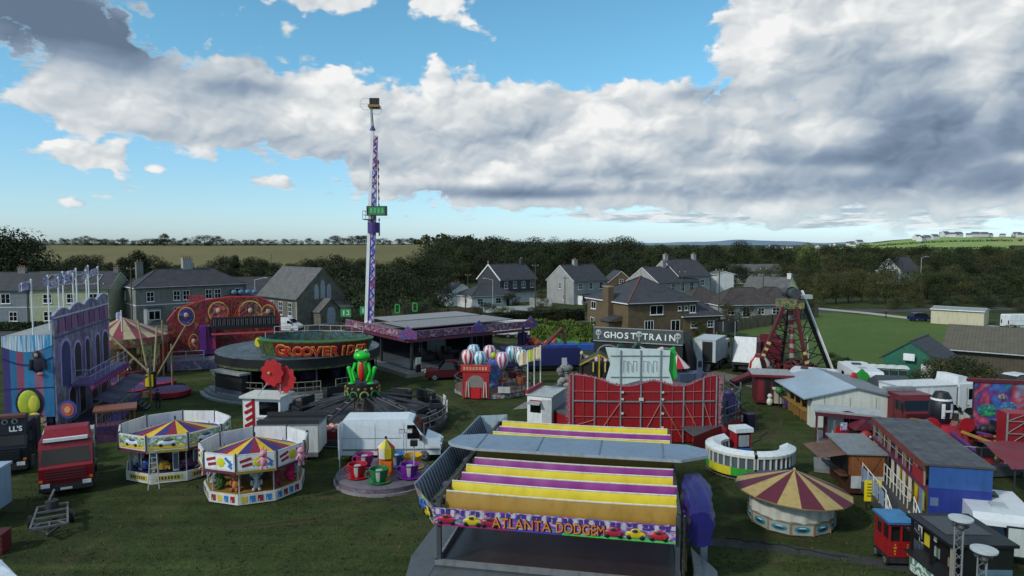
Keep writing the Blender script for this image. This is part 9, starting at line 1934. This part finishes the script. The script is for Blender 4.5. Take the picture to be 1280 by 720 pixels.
for k in range(5): z=k*zt_/5; q.bar((0,-.03,z+.3),(2.2,-.03,z+.3),.035,TS,5); q.bar((0,-.03,z+.3),(1.0,-.03,z+zt_/5+.3 if k<4 else zt_),.025,TS,5)
q.build('truss', t)
t = thing('red_canopy', 'dark red sheeted canopy between the barrel ride and the white caravan', 'canopy', Vector((26.5,35.2,0)), R(-12)); q = MB(); n_=10; pts=[]
for i in range(n_+1):
    for j in range(n_+1): pts.append((-.2+7*i/n_,4.0*j/n_,2.15+.45*math.sin(PI*j/n_*.5)+.06*math.sin(i*1.7+j)))
q.raw(pts,[[i*(n_+1)+j,(i+1)*(n_+1)+j,(i+1)*(n_+1)+j+1,i*(n_+1)+j+1] for i in range(n_) for j in range(n_)],P('#6a0f1a',.45,.12),True); q.build('sheet', t)
for x in (.0,3.3,6.6):
    for y in (.1,3.9): q = MB(); q.bar((x,y,0),(x,y,2.2),.05,DSTEEL); q.build('post', t)
# trampoline in the garden, people, small site clutter
t = thing('garden_trampoline', 'round garden trampoline with black safety net by the timber fence', 'trampoline', gp(907,420)); q = MB(); q.lathe([(1.75,.75),(1.55,.78),(0,.74)],20,BLACK); q.build('mat', t); q = MB(); q.lathe([(1.75,.8),(1.72,2.3)],20,P('#15181a',.7)); q.build('net', t); q = MB(); [q.bar((1.8*math.cos(k*1.047),1.8*math.sin(k*1.047),0),(1.8*math.cos(k*1.047),1.8*math.sin(k*1.047),2.4),.05,LGREY) for k in range(6)]; q.build('frame', t)
person('person in black standing on the grass right of the red stage', gp(915,508), R(-20), P('#131418',.8), P('#16171b',.8))
person('distant person in dark clothes on the path beyond the paddock', gp(1107,398), R(40), P('#1c1e24',.8), P('#15171c',.8))
def box_prop(name, label, cat, u, v, d, m, rz=0, lid=None):
    t = thing(name, label, cat, gp(u,v), rz); q = MB(); q.box(-d[0]/2,d[0]/2,-d[1]/2,d[1]/2,.06,d[2],m); q.build('body', t); q = MB(); q.box(-d[0]/2-.03,d[0]/2+.03,-d[1]/2-.03,d[1]/2+.03,d[2]+.002,d[2]+.08,lid or m); q.build('lid', t); return t
box_prop('wheelie_bin', 'dark purple wheelie bin by the right corner of the red stage', 'bin', 936, 536, (.6,.6,1.1), P('#241c3a'), .3)
box_prop('generator', 'dark grey generator box behind the blue platform roundabout', 'generator', 268, 555, (1.5,.9,1.1), P('#2b2f33'), .2, GREY)
box_prop('white_box', 'small white box on the grass right of the red stage rail', 'box', 924, 527, (.4,.4,.4), OFFW, .1)
def cable(label, pts, m=DARK, r=.035):
    q = MB(); v = []
    for a, b in zip(pts, pts[1:]):
        for k in range(6): p = Vector(a).lerp(b, k/6); v.append(p+Vector((.12*math.sin(k*1.3+p.y),.1*math.sin(k*2+p.x),.03)))
    v.append(Vector(pts[-1])+Vector((0,0,.03))); q.path(v, r, m, 5); tag(q.build('cable'), label, 'cable')
cable('black cable crossing the grass from the tea cups to the dodgem side', [gp(470,618),gp(500,630),gp(520,650)])
cable('black cable lying on the grass in front of the round stall', [gp(905,672),gp(960,680),gp(1060,697)])
cable('black cable between the two toy roundabouts', [gp(240,607),gp(262,618),gp(275,622)])
cable('dark cable running past the red stage toward the tram track', [gp(900,575),gp(935,560),gp(960,540)])
# ------------------------------------------------------------------ close
for o in list(scene.objects):
    if o.get('_new') is not None: del o['_new']
